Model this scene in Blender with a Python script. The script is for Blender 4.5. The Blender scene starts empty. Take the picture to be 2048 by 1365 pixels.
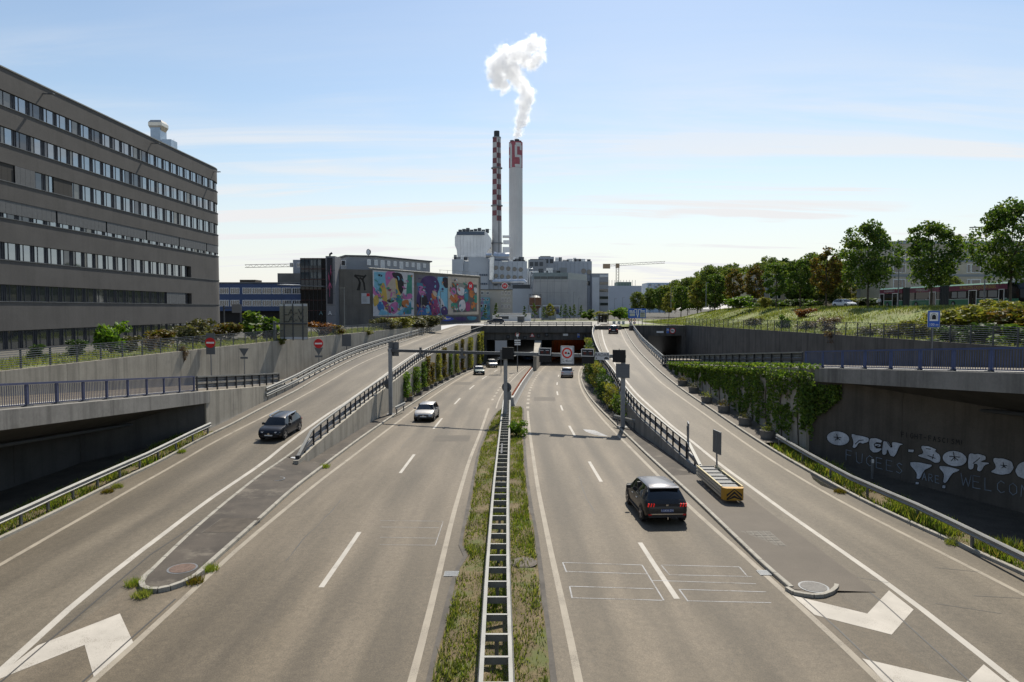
import bpy, math, random
from mathutils import Vector, Matrix
R = math.radians
V = Vector
scene = bpy.context.scene
COL = scene.collection
random.seed(7)

# ---------------------------------------------------------------- camera
PITCH = 2.71
cam = bpy.data.cameras.new('camera'); cam.lens = 24; cam.sensor_width = 36
cam.clip_start = .5; cam.clip_end = 8000
camo = bpy.data.objects.new('camera', cam); COL.objects.link(camo)
camo.location = (0, 0, 0); camo.rotation_euler = (R(90 - PITCH), 0, 0)
scene.camera = camo
# ---------------------------------------------------------------- sky and sun
SUN_EL, SUN_AZ = 50.0, 13.0
world = bpy.data.worlds.new('World'); scene.world = world; world.use_nodes = True
wt = world.node_tree; wt.nodes.clear()
def wn(t, **k):
    n = wt.nodes.new(t)
    for a, b in k.items(): setattr(n, a, b)
    return n
def wmath(op, a, b=None, c=None, clamp=False):
    n = wn('ShaderNodeMath', operation=op, use_clamp=clamp)
    for i, x in enumerate((a, b, c)):
        if x is None: continue
        if isinstance(x, (int, float)): n.inputs[i].default_value = x
        else: wt.links.new(x, n.inputs[i])
    return n.outputs[0]
skyt = wn('ShaderNodeTexSky', sky_type='NISHITA', sun_disc=False)
skyt.sun_elevation = R(SUN_EL); skyt.sun_rotation = R(SUN_AZ)
skyt.altitude = 260; skyt.air_density = 1.25; skyt.dust_density = .6; skyt.ozone_density = 1.0
tcs = wn('ShaderNodeTexCoord'); sep = wn('ShaderNodeSeparateXYZ'); wt.links.new(tcs.outputs['Generated'], sep.inputs[0])
zz = wmath('MAXIMUM', wmath('ADD', sep.outputs[2], .1), .02)
cmb = wn('ShaderNodeCombineXYZ')
wt.links.new(wmath('DIVIDE', sep.outputs[0], zz), cmb.inputs[0]); wt.links.new(wmath('DIVIDE', sep.outputs[1], zz), cmb.inputs[1])
def wnoise(scale, rot, stretch, detail, dist, off=0):
    mp = wn('ShaderNodeMapping'); mp.inputs['Rotation'].default_value = (0, 0, R(rot)); mp.inputs['Scale'].default_value = (stretch[0], stretch[1], 1)
    mp.inputs['Location'].default_value = (off, off * .7, 0)
    wt.links.new(cmb.outputs[0], mp.inputs[0])
    n = wn('ShaderNodeTexNoise'); n.inputs['Scale'].default_value = scale; n.inputs['Detail'].default_value = detail
    n.inputs['Roughness'].default_value = .6; n.inputs['Distortion'].default_value = dist
    wt.links.new(mp.outputs[0], n.inputs['Vector']); return n.outputs[0]
def wramp(x, a, b, lo=0, hi=1):
    n = wn('ShaderNodeMapRange', interpolation_type='SMOOTHSTEP')
    n.inputs[1].default_value = a; n.inputs[2].default_value = b; n.inputs[3].default_value = lo; n.inputs[4].default_value = hi
    wt.links.new(x, n.inputs[0]); return n.outputs[0]
veil = wmath('MULTIPLY', wramp(wnoise(.35, 14, (.3, 1), 5, .6, 2.2), .40, .66), wramp(wnoise(1.5, 8, (.2, 1), 8, .9), .3, .8, .35, 1))
wisp = wmath('MULTIPLY', wramp(wnoise(.8, -24, (.25, 1.3), 9, 1.6, 5.1), .5, .7), .75)
strk = wmath('MULTIPLY', wmath('MULTIPLY', wramp(wnoise(2.2, 12, (.16, 1), 9, .7, 8.3), .38, .66), wramp(wnoise(.45, 60, (1, 1), 4, .4, 1.7), .36, .56)), .95)
cloud = wmath('ADD', wmath('ADD', wmath('MULTIPLY', veil, .7), strk), wisp, clamp=True)
low = wramp(sep.outputs[2], .12, .38, 1, .08)
hz = wramp(sep.outputs[2], -.02, .27, .84, .0)
cloud = wmath('MAXIMUM', wmath('MULTIPLY', cloud, low), hz)
mixs = wn('ShaderNodeMix', data_type='RGBA')
wt.links.new(cloud, mixs.inputs['Factor']); wt.links.new(skyt.outputs[0], mixs.inputs['A'])
mixs.inputs['B'].default_value = (7.0, 7.05, 7.15, 1)
bg = wn('ShaderNodeBackground'); bg.inputs[1].default_value = .105
wt.links.new(mixs.outputs['Result'], bg.inputs[0])
wo = wn('ShaderNodeOutputWorld'); wt.links.new(bg.outputs[0], wo.inputs[0])
sl = bpy.data.lights.new('sun', 'SUN'); sl.energy = 5.0; sl.angle = R(.53); sl.color = (1, .93, .81)
so = bpy.data.objects.new('sun', sl); COL.objects.link(so); so.location = (60, 200, 240)
SUND = V((math.sin(R(SUN_AZ)) * math.cos(R(SUN_EL)), math.cos(R(SUN_AZ)) * math.cos(R(SUN_EL)), math.sin(R(SUN_EL))))
so.rotation_euler = (-SUND).to_track_quat('-Z', 'Y').to_euler()
vs = scene.view_settings; vs.view_transform = 'Standard'; vs.look = 'None'; vs.gamma = 1; vs.use_curve_mapping = False
vs.exposure = 0.24
cy = scene.cycles
cy.max_bounces = 14; cy.diffuse_bounces = 3; cy.glossy_bounces = 3; cy.transmission_bounces = 4; cy.transparent_max_bounces = 8
cy.volume_bounces = 14; cy.volume_step_rate = 1.0; cy.volume_max_steps = 256
cy.use_denoising = True; cy.sample_clamp_indirect = 6

# ---------------------------------------------------------------- projection and curve helpers
F = 1365.0
_p = R(PITCH)
def ray(px, py):
    a = (px - 1024) / F; b = -(py - 682.5) / F
    y = math.cos(_p) + b * math.sin(_p); z = -math.sin(_p) + b * math.cos(_p)
    return a / y, z / y
def A(px, py, Y):
    a, b = ray(px, py); return V((a * Y, Y, b * Y))
def pch(*pts):
    xs = [p[0] for p in pts]; ys = [p[1] for p in pts]; n = len(xs)
    d = [(ys[i + 1] - ys[i]) / (xs[i + 1] - xs[i]) for i in range(n - 1)]
    m = [d[0]] + [0 if d[i - 1] * d[i] <= 0 else 2 * d[i - 1] * d[i] / (d[i - 1] + d[i]) for i in range(1, n - 1)] + [d[-1]]
    def f(x):
        if x <= xs[0]: return ys[0] + m[0] * (x - xs[0])
        if x >= xs[-1]: return ys[-1] + m[-1] * (x - xs[-1])
        i = 0
        while xs[i + 1] < x: i += 1
        h = xs[i + 1] - xs[i]; t = (x - xs[i]) / h
        return (2*t**3-3*t*t+1)*ys[i] + (t**3-2*t*t+t)*h*m[i] + (-2*t**3+3*t*t)*ys[i+1] + (t**3-t*t)*h*m[i+1]
    return f
def hit(px, py, f, up=0):
    a, b = ray(px, py); y0, y = 4.0, 4.0
    while y < 420 and b * y > f(y) + up: y0 = y; y += .5
    for _ in range(18):
        m = (y0 + y) / 2
        if b * m > f(m) + up: y0 = m
        else: y = m
    return V((a * y, y, f(y) + up))
def frange(a, b, step):
    n = max(1, round((b - a) / step)); return [a + (b - a) * i / n for i in range(n + 1)]

# ---------------------------------------------------------------- mesh builder
class MB:
    def __init__(s): s.v = []; s.f = []; s.m = []; s.uv = {}
    def face(s, pts, mi=0):
        n = len(s.v); s.v += [V(p) for p in pts]; s.f.append(tuple(range(n, n + len(pts)))); s.m.append(mi)
    def add(s, vs, fs, mi=0):
        n = len(s.v); s.v += [V(p) for p in vs]
        for f in fs: s.f.append(tuple(i + n for i in f)); s.m.append(mi)
    def box(s, x0, x1, y0, y1, z0, z1, mi=0):
        s.add([(x0,y0,z0),(x1,y0,z0),(x1,y1,z0),(x0,y1,z0),(x0,y0,z1),(x1,y0,z1),(x1,y1,z1),(x0,y1,z1)],
              [(0,3,2,1),(4,5,6,7),(0,1,5,4),(1,2,6,5),(2,3,7,6),(3,0,4,7)], mi)
    def obox(s, c, a, b, d, mi=0):      # centre, half vectors
        c, a, b, d = V(c), V(a), V(b), V(d)
        s.add([c-a-b-d, c+a-b-d, c+a+b-d, c-a+b-d, c-a-b+d, c+a-b+d, c+a+b+d, c-a+b+d],
              [(0,3,2,1),(4,5,6,7),(0,1,5,4),(1,2,6,5),(2,3,7,6),(3,0,4,7)], mi)
    def bar(s, p, q, w, h, up=(0, 0, 1), mi=0):
        p, q = V(p), V(q); d = q - p
        if d.length < 1e-6: return
        u = V(up)
        if abs(d.normalized().dot(u)) > .98: u = V((0, 1, 0))
        r = d.cross(u).normalized(); u = r.cross(d).normalized()
        s.obox((p + q) / 2, d / 2, r * w / 2, u * h / 2, mi)
    def tube(s, path, r, n=8, r2=None, caps=True, mi=0):
        path = [V(p) for p in path]; k = len(path); rows = []
        for i, p in enumerate(path):
            d = (path[min(i+1, k-1)] - path[max(i-1, 0)]).normalized()
            u = V((0, 0, 1)) if abs(d.z) < .95 else V((0, 1, 0))
            a = d.cross(u).normalized(); b = a.cross(d)
            rr = r if r2 is None else r + (r2 - r) * i / (k - 1)
            rows.append([p + (a * math.cos(2*math.pi*j/n) + b * math.sin(2*math.pi*j/n)) * rr for j in range(n)])
        n0 = len(s.v)
        for row in rows: s.v += row
        for i in range(k - 1):
            for j in range(n):
                s.f.append((n0+i*n+j, n0+i*n+(j+1) % n, n0+(i+1)*n+(j+1) % n, n0+(i+1)*n+j)); s.m.append(mi)
        if caps:
            s.f.append(tuple(n0 + j for j in range(n))[::-1]); s.m.append(mi)
            s.f.append(tuple(n0 + (k-1)*n + j for j in range(n))); s.m.append(mi)
    def sweep(s, path, prof, closed=True, mi=0, flat=True):   # prof: (right, up)
        path = [V(p) for p in path]; k = len(path); n = len(prof); n0 = len(s.v)
        for i, p in enumerate(path):
            d = path[min(i+1, k-1)] - path[max(i-1, 0)]
            if flat: d = V((d.x, d.y, 0))
            d.normalize(); r = V((d.y, -d.x, 0))
            if r.length < 1e-6: r = V((1, 0, 0))
            r.normalize(); u = V((0, 0, 1))
            s.v += [p + r * a + u * b for a, b in prof]
        m = n if closed else n - 1
        for i in range(k - 1):
            for j in range(m):
                s.f.append((n0+i*n+j, n0+i*n+(j+1) % n, n0+(i+1)*n+(j+1) % n, n0+(i+1)*n+j)); s.m.append(mi)
        if closed:
            s.f.append(tuple(n0 + j for j in range(n))); s.m.append(mi)
            s.f.append(tuple(n0 + (k-1)*n + j for j in range(n))[::-1]); s.m.append(mi)
    def prism(s, poly, z0, z1, mi=0):
        n = len(poly); vs = [(x, y, z0) for x, y in poly] + [(x, y, z1) for x, y in poly]
        s.add(vs, [tuple(range(n))[::-1], tuple(range(n, 2*n))] + [(i, (i+1) % n, n+(i+1) % n, n+i) for i in range(n)], mi)
    def sheet(s, rows, mi=0, uv=None):
        n0 = len(s.v); w = len(rows[0])
        for i, r in enumerate(rows):
            for j, p in enumerate(r):
                if uv: s.uv[len(s.v)] = uv[i][j]
                s.v.append(V(p))
        for i in range(len(rows) - 1):
            for j in range(w - 1):
                s.f.append((n0+i*w+j, n0+i*w+j+1, n0+(i+1)*w+j+1, n0+(i+1)*w+j)); s.m.append(mi)
    def disc(s, c, u, v, r, n=24, mi=0, depth=0):
        c, u, v = V(c), V(u).normalized(), V(v).normalized()
        pts = [c + (u * math.cos(2*math.pi*i/n) + v * math.sin(2*math.pi*i/n)) * r for i in range(n)]
        if depth:
            d = u.cross(v) * depth; k = len(s.v); s.v += pts + [p - d for p in pts]
            s.f.append(tuple(range(k, k+n))); s.m.append(mi); s.f.append(tuple(range(k+n, k+2*n))[::-1]); s.m.append(mi)
            for i in range(n): s.f.append((k+i, k+n+i, k+n+(i+1) % n, k+(i+1) % n)); s.m.append(mi)
        else: s.face(pts, mi)
    def ring(s, c, u, v, r0, r1, n=28, mi=0):
        c, u, v = V(c), V(u).normalized(), V(v).normalized()
        for i in range(n):
            a, b = 2*math.pi*i/n, 2*math.pi*(i+1)/n
            e = lambda t, r: c + (u*math.cos(t) + v*math.sin(t)) * r
            s.face([e(a, r0), e(a, r1), e(b, r1), e(b, r0)], mi)
    def text(s, txt, o, u, v, size, mi=0, align='CENTER', sx=1.0):
        vs_, fs_ = textmesh(txt, align); o, u, v = V(o), V(u).normalized(), V(v).normalized()
        s.add([o + u * (x * size * sx) + v * (y * size) for x, y in vs_], fs_, mi)
    def stroke(s, pts, w, conv, mi=0):     # painted stroke: 2-D polyline widened, each corner put through conv
        pts = [V((p[0], p[1])) for p in pts]
        for i in range(len(pts) - 1):
            d = (pts[i+1] - pts[i])
            if d.length < 1e-6: continue
            d.normalize(); n = V((-d.y, d.x)) * w / 2; a, b = pts[i] - d * w * .3, pts[i+1] + d * w * .3
            s.face([conv(*(a - n)), conv(*(b - n)), conv(*(b + n)), conv(*(a + n))], mi)
    def build(s, name, mats, parent=None, smooth=False, local=False, bevel=0):
        me = bpy.data.meshes.new(name)
        if not isinstance(mats, (list, tuple)): mats = [mats]
        off = V((0, 0, 0))
        if parent is not None:
            if not local: off = WL.get(parent.name, V((0, 0, 0)))
        elif not local and s.v:
            xs = [p.x for p in s.v]; ys = [p.y for p in s.v]; zs = [p.z for p in s.v]
            off = V(((min(xs)+max(xs))/2, (min(ys)+max(ys))/2, min(zs)))
        me.from_pydata([tuple(p - off) for p in s.v], [], s.f)
        for m in mats: me.materials.append(m)
        if len(mats) > 1: me.polygons.foreach_set('material_index', s.m)
        if smooth: me.polygons.foreach_set('use_smooth', [True] * len(s.f))
        if s.uv:
            l = me.uv_layers.new(name='UVMap')
            for lp in me.loops:
                l.data[lp.index].uv = s.uv.get(lp.vertex_index, (0, 0))
        me.update()
        o = bpy.data.objects.new(name, me); COL.objects.link(o)
        if parent is not None: o.parent = parent; WL[o.name] = off
        else: o.location = off; WL[o.name] = off.copy()
        if bevel:
            b = o.modifiers.new('bevel', 'BEVEL'); b.width = bevel; b.segments = 2; b.limit_method = 'ANGLE'
        return o
WL = {}
def tag(o, label=None, cat=None, group=None, kind=None):
    for k, v in (('label', label), ('category', cat), ('group', group), ('kind', kind)):
        if v: o[k] = v
    return o
def thing(name, label, cat, loc=(0, 0, 0), group=None, rz=0):
    o = bpy.data.objects.new(name, None); COL.objects.link(o)
    o.location = loc; o.rotation_euler = (0, 0, rz); o.empty_display_size = .3
    WL[o.name] = V(loc); return tag(o, label, cat, group)
def struct(o): o['kind'] = 'structure'; return o
def link(o, name, parent, loc, rot=None, sc=None):          # a copy that shares mesh data
    c = bpy.data.objects.new(name, o.data); COL.objects.link(c); c.parent = parent
    c.location = V(loc) - (WL.get(parent.name, V((0, 0, 0))) if parent else V((0, 0, 0)))
    if rot: c.rotation_euler = rot
    if sc: c.scale = sc
    WL[c.name] = V(loc); return c
def share(mesh, name, parent, loc, rot=None, sc=None):
    c = bpy.data.objects.new(name, mesh); COL.objects.link(c); c.parent = parent
    c.location = V(loc) - (WL.get(parent.name, V((0, 0, 0))) if parent else V((0, 0, 0)))
    if rot: c.rotation_euler = rot
    if sc: c.scale = sc
    return c
def dup(root, loc, rz=None, label=None, sc=None):
    def rec(o, par):
        c = o.copy(); COL.objects.link(c); c.parent = par
        for ch in list(o.children): rec(ch, c)
        return c
    r = rec(root, root.parent); r.location = loc
    if rz is not None: r.rotation_euler = (0, 0, rz)
    if sc: r.scale = sc if isinstance(sc, tuple) else (sc, sc, sc)
    if label: r['label'] = label
    WL[r.name] = V(loc); return r
def mesh_of(mb, name, mats):
    o = mb.build(name, mats, None, local=True); m = o.data; bpy.data.objects.remove(o); return m
_tc = {}
def textmesh(txt, align='CENTER'):
    k = (txt, align)
    if k not in _tc:
        c = bpy.data.curves.new('t', 'FONT'); c.body = txt; c.align_x = align; c.align_y = 'CENTER'; c.resolution_u = 3
        o = bpy.data.objects.new('t', c); COL.objects.link(o)
        m = bpy.data.meshes.new_from_object(o.evaluated_get(bpy.context.evaluated_depsgraph_get()))
        _tc[k] = ([(v.co.x, v.co.y) for v in m.vertices], [tuple(p.vertices) for p in m.polygons])
        bpy.data.objects.remove(o); bpy.data.curves.remove(c); bpy.data.meshes.remove(m)
    return _tc[k]

# ---------------------------------------------------------------- materials
def mat_base(name):
    m = bpy.data.materials.new(name); m.use_nodes = True; t = m.node_tree
    b = t.nodes['Principled BSDF']; return m, t, b
def tn(t, typ, **k):
    n = t.nodes.new(typ)
    for a, b in k.items(): setattr(n, a, b)
    return n
def tmath(t, op, a, b=None, clamp=False):
    n = tn(t, 'ShaderNodeMath', operation=op, use_clamp=clamp)
    for i, x in enumerate((a, b)):
        if x is None: continue
        if isinstance(x, (int, float)): n.inputs[i].default_value = x
        else: t.links.new(x, n.inputs[i])
    return n.outputs[0]
def tnoise(t, scale, detail=5, rough=.6, sc=(1, 1, 1), dist=0):
    g = tn(t, 'ShaderNodeNewGeometry'); mp = tn(t, 'ShaderNodeMapping'); mp.inputs['Scale'].default_value = sc
    t.links.new(g.outputs['Position'], mp.inputs[0])
    n = tn(t, 'ShaderNodeTexNoise'); n.inputs['Scale'].default_value = scale; n.inputs['Detail'].default_value = detail
    n.inputs['Roughness'].default_value = rough; n.inputs['Distortion'].default_value = dist
    t.links.new(mp.outputs[0], n.inputs['Vector']); return n.outputs[0]
def tramp(t, x, a, b, lo=0., hi=1.):
    n = tn(t, 'ShaderNodeMapRange', interpolation_type='SMOOTHSTEP')
    for i, v in enumerate((a, b, lo, hi)): n.inputs[i + 1].default_value = v
    t.links.new(x, n.inputs[0]); return n.outputs[0]
def tmix(t, fac, a, b, mode='MIX'):
    n = tn(t, 'ShaderNodeMix', data_type='RGBA', blend_type=mode)
    for s, x in (('Factor', fac), ('A', a), ('B', b)):
        if isinstance(x, (int, float)): n.inputs[s].default_value = x
        elif isinstance(x, tuple): n.inputs[s].default_value = (*x[:3], 1)
        else: t.links.new(x, n.inputs[s])
    return n.outputs['Result']
def tscale(t, col, fac): # multiply colour by scalar
    n = tn(t, 'ShaderNodeVectorMath', operation='SCALE'); t.links.new(col, n.inputs[0]) if not isinstance(col, tuple) else setattr(n.inputs[0], 'default_value', col[:3])
    t.links.new(fac, n.inputs['Scale']); return n.outputs[0]
def M(name, col, rough=.7, metal=0, var=.15, scale=.6, fine=.1, fs=12, bump=0, bs=40, spec=.4, streak=0, coat=0, stain=None):
    m, t, b = mat_base(name)
    f = tramp(t, tnoise(t, scale), .25, .75, 1 - var, 1 + var)
    if fine: f = tmath(t, 'MULTIPLY', f, tramp(t, tnoise(t, fs, 3), .25, .75, 1 - fine, 1 + fine))
    if streak:
        f = tmath(t, 'MULTIPLY', f, tramp(t, tnoise(t, 1.6, 6, .65, (1, 1, .06)), .42, .72, 1, 1 - streak))
    c = tscale(t, tuple(col), f)
    if stain:
        c = tmix(t, tramp(t, tnoise(t, stain[1], 6, .65), stain[2], stain[2] + .14, 0, stain[3]), c, stain[0])
    t.links.new(c, b.inputs['Base Color'])
    b.inputs['Roughness'].default_value = rough; b.inputs['Metallic'].default_value = metal
    b.inputs['Specular IOR Level'].default_value = spec
    if coat: b.inputs['Coat Weight'].default_value = coat; b.inputs['Coat Roughness'].default_value = .04
    if bump:
        bn = tn(t, 'ShaderNodeBump'); bn.inputs['Strength'].default_value = bump; bn.inputs['Distance'].default_value = .02
        t.links.new(tnoise(t, bs, 4), bn.inputs['Height']); t.links.new(bn.outputs[0], b.inputs['Normal'])
    return m
def flat(name, col, rough=.6, metal=0, spec=.4, emit=0):
    m, t, b = mat_base(name); b.inputs['Base Color'].default_value = (*col, 1)
    b.inputs['Roughness'].default_value = rough; b.inputs['Metallic'].default_value = metal; b.inputs['Specular IOR Level'].default_value = spec
    if emit: b.inputs['Emission Color'].default_value = (*col, 1); b.inputs['Emission Strength'].default_value = emit
    return m
def leafmat(name, cols, trans=.45, rough=.55):
    m, t, b = mat_base(name)
    g = tn(t, 'ShaderNodeNewGeometry'); r = tn(t, 'ShaderNodeValToRGB'); e = r.color_ramp.elements
    e[0].position = 0; e[0].color = (*cols[0], 1); e[1].position = 1; e[1].color = (*cols[-1], 1)
    for i, c in enumerate(cols[1:-1]): x = e.new((i + 1) / (len(cols) - 1)); x.color = (*c, 1)
    t.links.new(g.outputs['Random Per Island'], r.inputs[0])
    big = tscale(t, r.outputs[0], tramp(t, tnoise(t, .5, 3), .3, .7, .8, 1.2))
    t.links.new(big, b.inputs['Base Color']); b.inputs['Roughness'].default_value = rough; b.inputs['Specular IOR Level'].default_value = .25
    tr = tn(t, 'ShaderNodeBsdfTranslucent'); t.links.new(tmix(t, 1, big, (1.25, 1.2, .55), 'MULTIPLY'), tr.inputs[0])
    mx = tn(t, 'ShaderNodeMixShader'); mx.inputs[0].default_value = trans
    t.links.new(b.outputs[0], mx.inputs[1]); t.links.new(tr.outputs[0], mx.inputs[2])
    t.links.new(mx.outputs[0], t.nodes['Material Output'].inputs[0]); return m
def road_mat(name, base, worn):
    m, t, b = mat_base(name)
    uv = tn(t, 'ShaderNodeUVMap'); sp = tn(t, 'ShaderNodeSeparateXYZ'); t.links.new(uv.outputs[0], sp.inputs[0])
    tr = tmath(t, 'COSINE', tmath(t, 'MULTIPLY', sp.outputs[0], 4 * math.pi))
    wob = tramp(t, tnoise(t, .25, 4, .6, (1, .12, 1)), .3, .7, .2, 1)
    track = tmath(t, 'MULTIPLY', tramp(t, tr, -1, 1, 0, 1), wob)
    c = tmix(t, tramp(t, tnoise(t, .3, 6, .65, (1, .25, 1)), .3, .7), base, worn)
    c = tmix(t, tmath(t, 'MULTIPLY', track, .85), c, tuple(x * .74 for x in base))
    sp2 = tramp(t, tnoise(t, 30, 3, .8), .3, .7, .68, 1.34)
    sp3 = tmath(t, 'MULTIPLY', tramp(t, tnoise(t, 6, 5, .75), .3, .72, .84, 1.16), tramp(t, tnoise(t, .8, 6, .6, (1, .05, 1)), .3, .7, .82, 1.16))
    c = tscale(t, c, tmath(t, 'MULTIPLY', sp2, sp3))
    c = tmix(t, tramp(t, tnoise(t, 1.1, 5, .7), .66, .78, 0, .35), c, (.09, .083, .075))
    c = tmix(t, tramp(t, tnoise(t, 130, 1, .5), .74, .8, 0, .6), c, (.42, .4, .36))
    t.links.new(c, b.inputs['Base Color']); b.inputs['Roughness'].default_value = .7; b.inputs['Specular IOR Level'].default_value = .35
    bn = tn(t, 'ShaderNodeBump'); bn.inputs['Strength'].default_value = .35; bn.inputs['Distance'].default_value = .01
    t.links.new(tnoise(t, 70, 3), bn.inputs['Height']); t.links.new(bn.outputs[0], b.inputs['Normal'])
    return m
def paint_mat(name, col, under, wear):
    m, t, b = mat_base(name)
    w = tmath(t, 'ADD', tmath(t, 'MULTIPLY', tnoise(t, 38, 3, .7), .6), tmath(t, 'MULTIPLY', tnoise(t, 1.2, 4, .6), .4))
    c = tmix(t, tramp(t, w, wear, wear + .16), col, under)
    c = tscale(t, c, tramp(t, tnoise(t, .8, 5), .3, .7, .88, 1.08))
    t.links.new(c, b.inputs['Base Color']); b.inputs['Roughness'].default_value = .7; b.inputs['Specular IOR Level'].default_value = .3
    return m
def glass_mat(name, tint, ior=1.9, rough=.03):
    m, t, b = mat_base(name); b.inputs['Base Color'].default_value = (*tint, 1); b.inputs['Roughness'].default_value = rough
    b.inputs['IOR'].default_value = ior; b.inputs['Specular IOR Level'].default_value = .6
    return m
ASPH = road_mat('asphalt_warm', (.1, .079, .051), (.152, .122, .084))
ASPH2 = road_mat('asphalt_grey', (.1, .081, .055), (.148, .123, .087))
DASPH = M('asphalt_island', (.06, .049, .038), .85, var=.35, scale=.7, fine=.2, fs=30, bump=.3, bs=60, stain=((.15, .128, .1), .5, .53, .8))
GASPH = M('asphalt_gore', (.108, .09, .069), .8, var=.12, scale=.5, fine=.2, fs=45, bump=.3, bs=60)
TAR = flat('tar', (.05, .047, .043), .6)
PAINT = paint_mat('road_paint', (.42, .39, .34), (.15, .13, .1), .53)
CHEV = paint_mat('chevron_paint', (.44, .405, .35), (.17, .145, .11), .52)
PAINTW = paint_mat('road_paint_edge', (.3, .262, .205), (.14, .12, .09), .5)
CHALK = paint_mat('chalk_line', (.34, .34, .34), (.13, .11, .085), .46)
KERB = M('kerb_stone', (.3, .28, .235), .8, var=.15, scale=1.2, fine=.15, fs=25, bump=.3, bs=30, stain=((.12, .11, .09), 1.3, .55, .6))
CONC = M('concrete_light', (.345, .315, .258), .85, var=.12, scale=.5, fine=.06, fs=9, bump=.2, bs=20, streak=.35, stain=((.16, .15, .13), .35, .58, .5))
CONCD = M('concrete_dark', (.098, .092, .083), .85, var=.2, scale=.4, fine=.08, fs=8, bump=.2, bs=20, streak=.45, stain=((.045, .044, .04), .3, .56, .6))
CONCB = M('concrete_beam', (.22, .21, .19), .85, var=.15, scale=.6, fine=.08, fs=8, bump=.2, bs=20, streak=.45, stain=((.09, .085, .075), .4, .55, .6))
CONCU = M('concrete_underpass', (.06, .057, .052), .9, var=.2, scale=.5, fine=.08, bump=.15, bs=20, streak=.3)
SOIL = M('soil', (.07, .06, .045), .95, var=.3, scale=.8, fine=.3, fs=14, bump=.6, bs=14)
TURF = M('turf_soil', (.13, .098, .052), .95, var=.35, scale=.9, fine=.3, fs=18, bump=.6, bs=22, stain=((.09, .11, .03), .7, .5, .8))
LAWN = M('dry_lawn', (.16, .185, .058), .95, var=.25, scale=.25, fine=.3, fs=10, bump=.6, bs=12, stain=((.17, .155, .07), .18, .5, .7))
STEEL = M('galvanised_steel', (.22, .22, .205), .6, metal=.3, var=.12, scale=1.5, fine=.06, fs=20)
STEELD = M('weathered_steel', (.16, .165, .17), .55, metal=.5, var=.15, scale=1.5, fine=.08)
BLACKM = flat('black_steel', (.028, .03, .035), .5, .2)
DARKM = flat('dark_grey_metal', (.075, .082, .09), .55, .3)
GREYM = flat('grey_metal', (.2, .21, .22), .5, .5)
BLUEP = M('blue_violet_paint', (.06, .068, .125), .5, var=.15, scale=2, fine=.1)
BLUEP2 = M('deep_blue_paint', (.045, .07, .165), .5, var=.15, scale=2, fine=.1)
WHITE = flat('white_enamel', (.75, .75, .74), .45)
RED = flat('sign_red', (.5, .02, .025), .45)
SBLUE = flat('sign_blue', (.02, .1, .46), .45)
SBLACK = flat('sign_black', (.012, .012, .013), .6)
YELL = flat('sign_yellow', (.42, .22, .02), .55)
ORANGE = M('orange_paint', (.62, .15, .03), .6, var=.2, scale=.4)
BARK = M('bark', (.07, .055, .042), .95, var=.25, scale=3, fine=.2, bump=.5, bs=20)
STEEL2 = STEEL
G1 = leafmat('leaf_maple', [(.03, .066, .014), (.055, .11, .02), (.09, .15, .028), (.14, .18, .04)], .5)
G2 = leafmat('leaf_dark', [(.022, .048, .016), (.04, .08, .024), (.06, .1, .028)], .42)
G3 = leafmat('leaf_autumn', [(.06, .08, .016), (.11, .11, .02), (.15, .1, .022), (.09, .05, .015)], .42)
G4 = leafmat('leaf_bright', [(.06, .13, .016), (.1, .19, .022), (.15, .23, .035)], .45)
G5 = leafmat('leaf_olive', [(.05, .06, .026), (.09, .1, .045), (.13, .13, .07), (.075, .06, .03)], .35)
G6 = leafmat('leaf_russet', [(.16, .05, .018), (.2, .09, .02), (.1, .04, .02)], .4)
G7 = leafmat('leaf_yellow_green', [(.12, .15, .025), (.2, .21, .045), (.24, .22, .06), (.09, .13, .03)], .45)
G8 = leafmat('leaf_dry', [(.12, .085, .065), (.17, .13, .1), (.08, .05, .04)], .3)
GG = leafmat('grass_blade', [(.075, .125, .018), (.12, .19, .028), (.18, .22, .042), (.23, .2, .07)], .45)
GD = leafmat('grass_dry', [(.15, .185, .048), (.19, .21, .06), (.12, .17, .04), (.21, .2, .08)], .45)
# ---------------------------------------------------------------- levels (metres below the eye) and plan lines
zM = pch((0,-8.75),(16,-8.9),(30,-9.1),(55,-9.65),(80,-10.3),(105,-11.0),(130,-11.7),(150,-12.1),(240,-13.2))
zL = pch((0,-8.75),(16,-8.9),(30,-9.05),(38,-8.95),(44,-8.55),(58,-7.8),(67,-7.45),(84,-6.7),(100,-6.2),(125,-5.6),(150,-5.0),(170,-4.2),(185,-3.92),(260,-3.92))
zR = pch((0,-8.75),(16,-8.9),(30,-9.1),(38,-9.0),(56,-8.2),(83,-7.1),(110,-6.1),(140,-4.95),(165,-4.1),(185,-3.92),(260,-3.92))
_zL, _zR = zL, zR
def _bl(f):
    def g(y):
        t = max(0, min(1, (y - 25) / 11)); t = t * t * (3 - 2 * t); return zM(y) * (1 - t) + f(y) * t
    return g
zL, zR = _bl(_zL), _bl(_zR)
zLO = pch((-40,-1.6),(20,-3.65),(28.5,-4.3),(46,-5.7),(60,-6.8),(90,-9.),(120,-10.6),(160,-12))
zRO = pch((-40,1.2),(20,-2.15),(27.6,-2.7),(44,-3.9),(83,-6.8),(110,-8.6),(145,-10.4),(200,-12.))
LDIV = pch((-60,-12.3),(20,-12.35),(39,-12.33),(43,-12.25),(50,-12.1),(58,-11.95),(67,-11.8),(84,-11.45),(99,-10.7),(120,-9.2),(139,-7.6),(150,-6.2),(170,-2),(240,17))
RDIV = pch((-60,10.4),(20,10.3),(35.7,10.2),(45,9.95),(53,9.65),(59,9.8),(72,10.5),(84,11.05),(98.6,12.1),(112,13.3),(125,14.6),(147.5,17.6),(170,21.8),(240,39))
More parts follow.
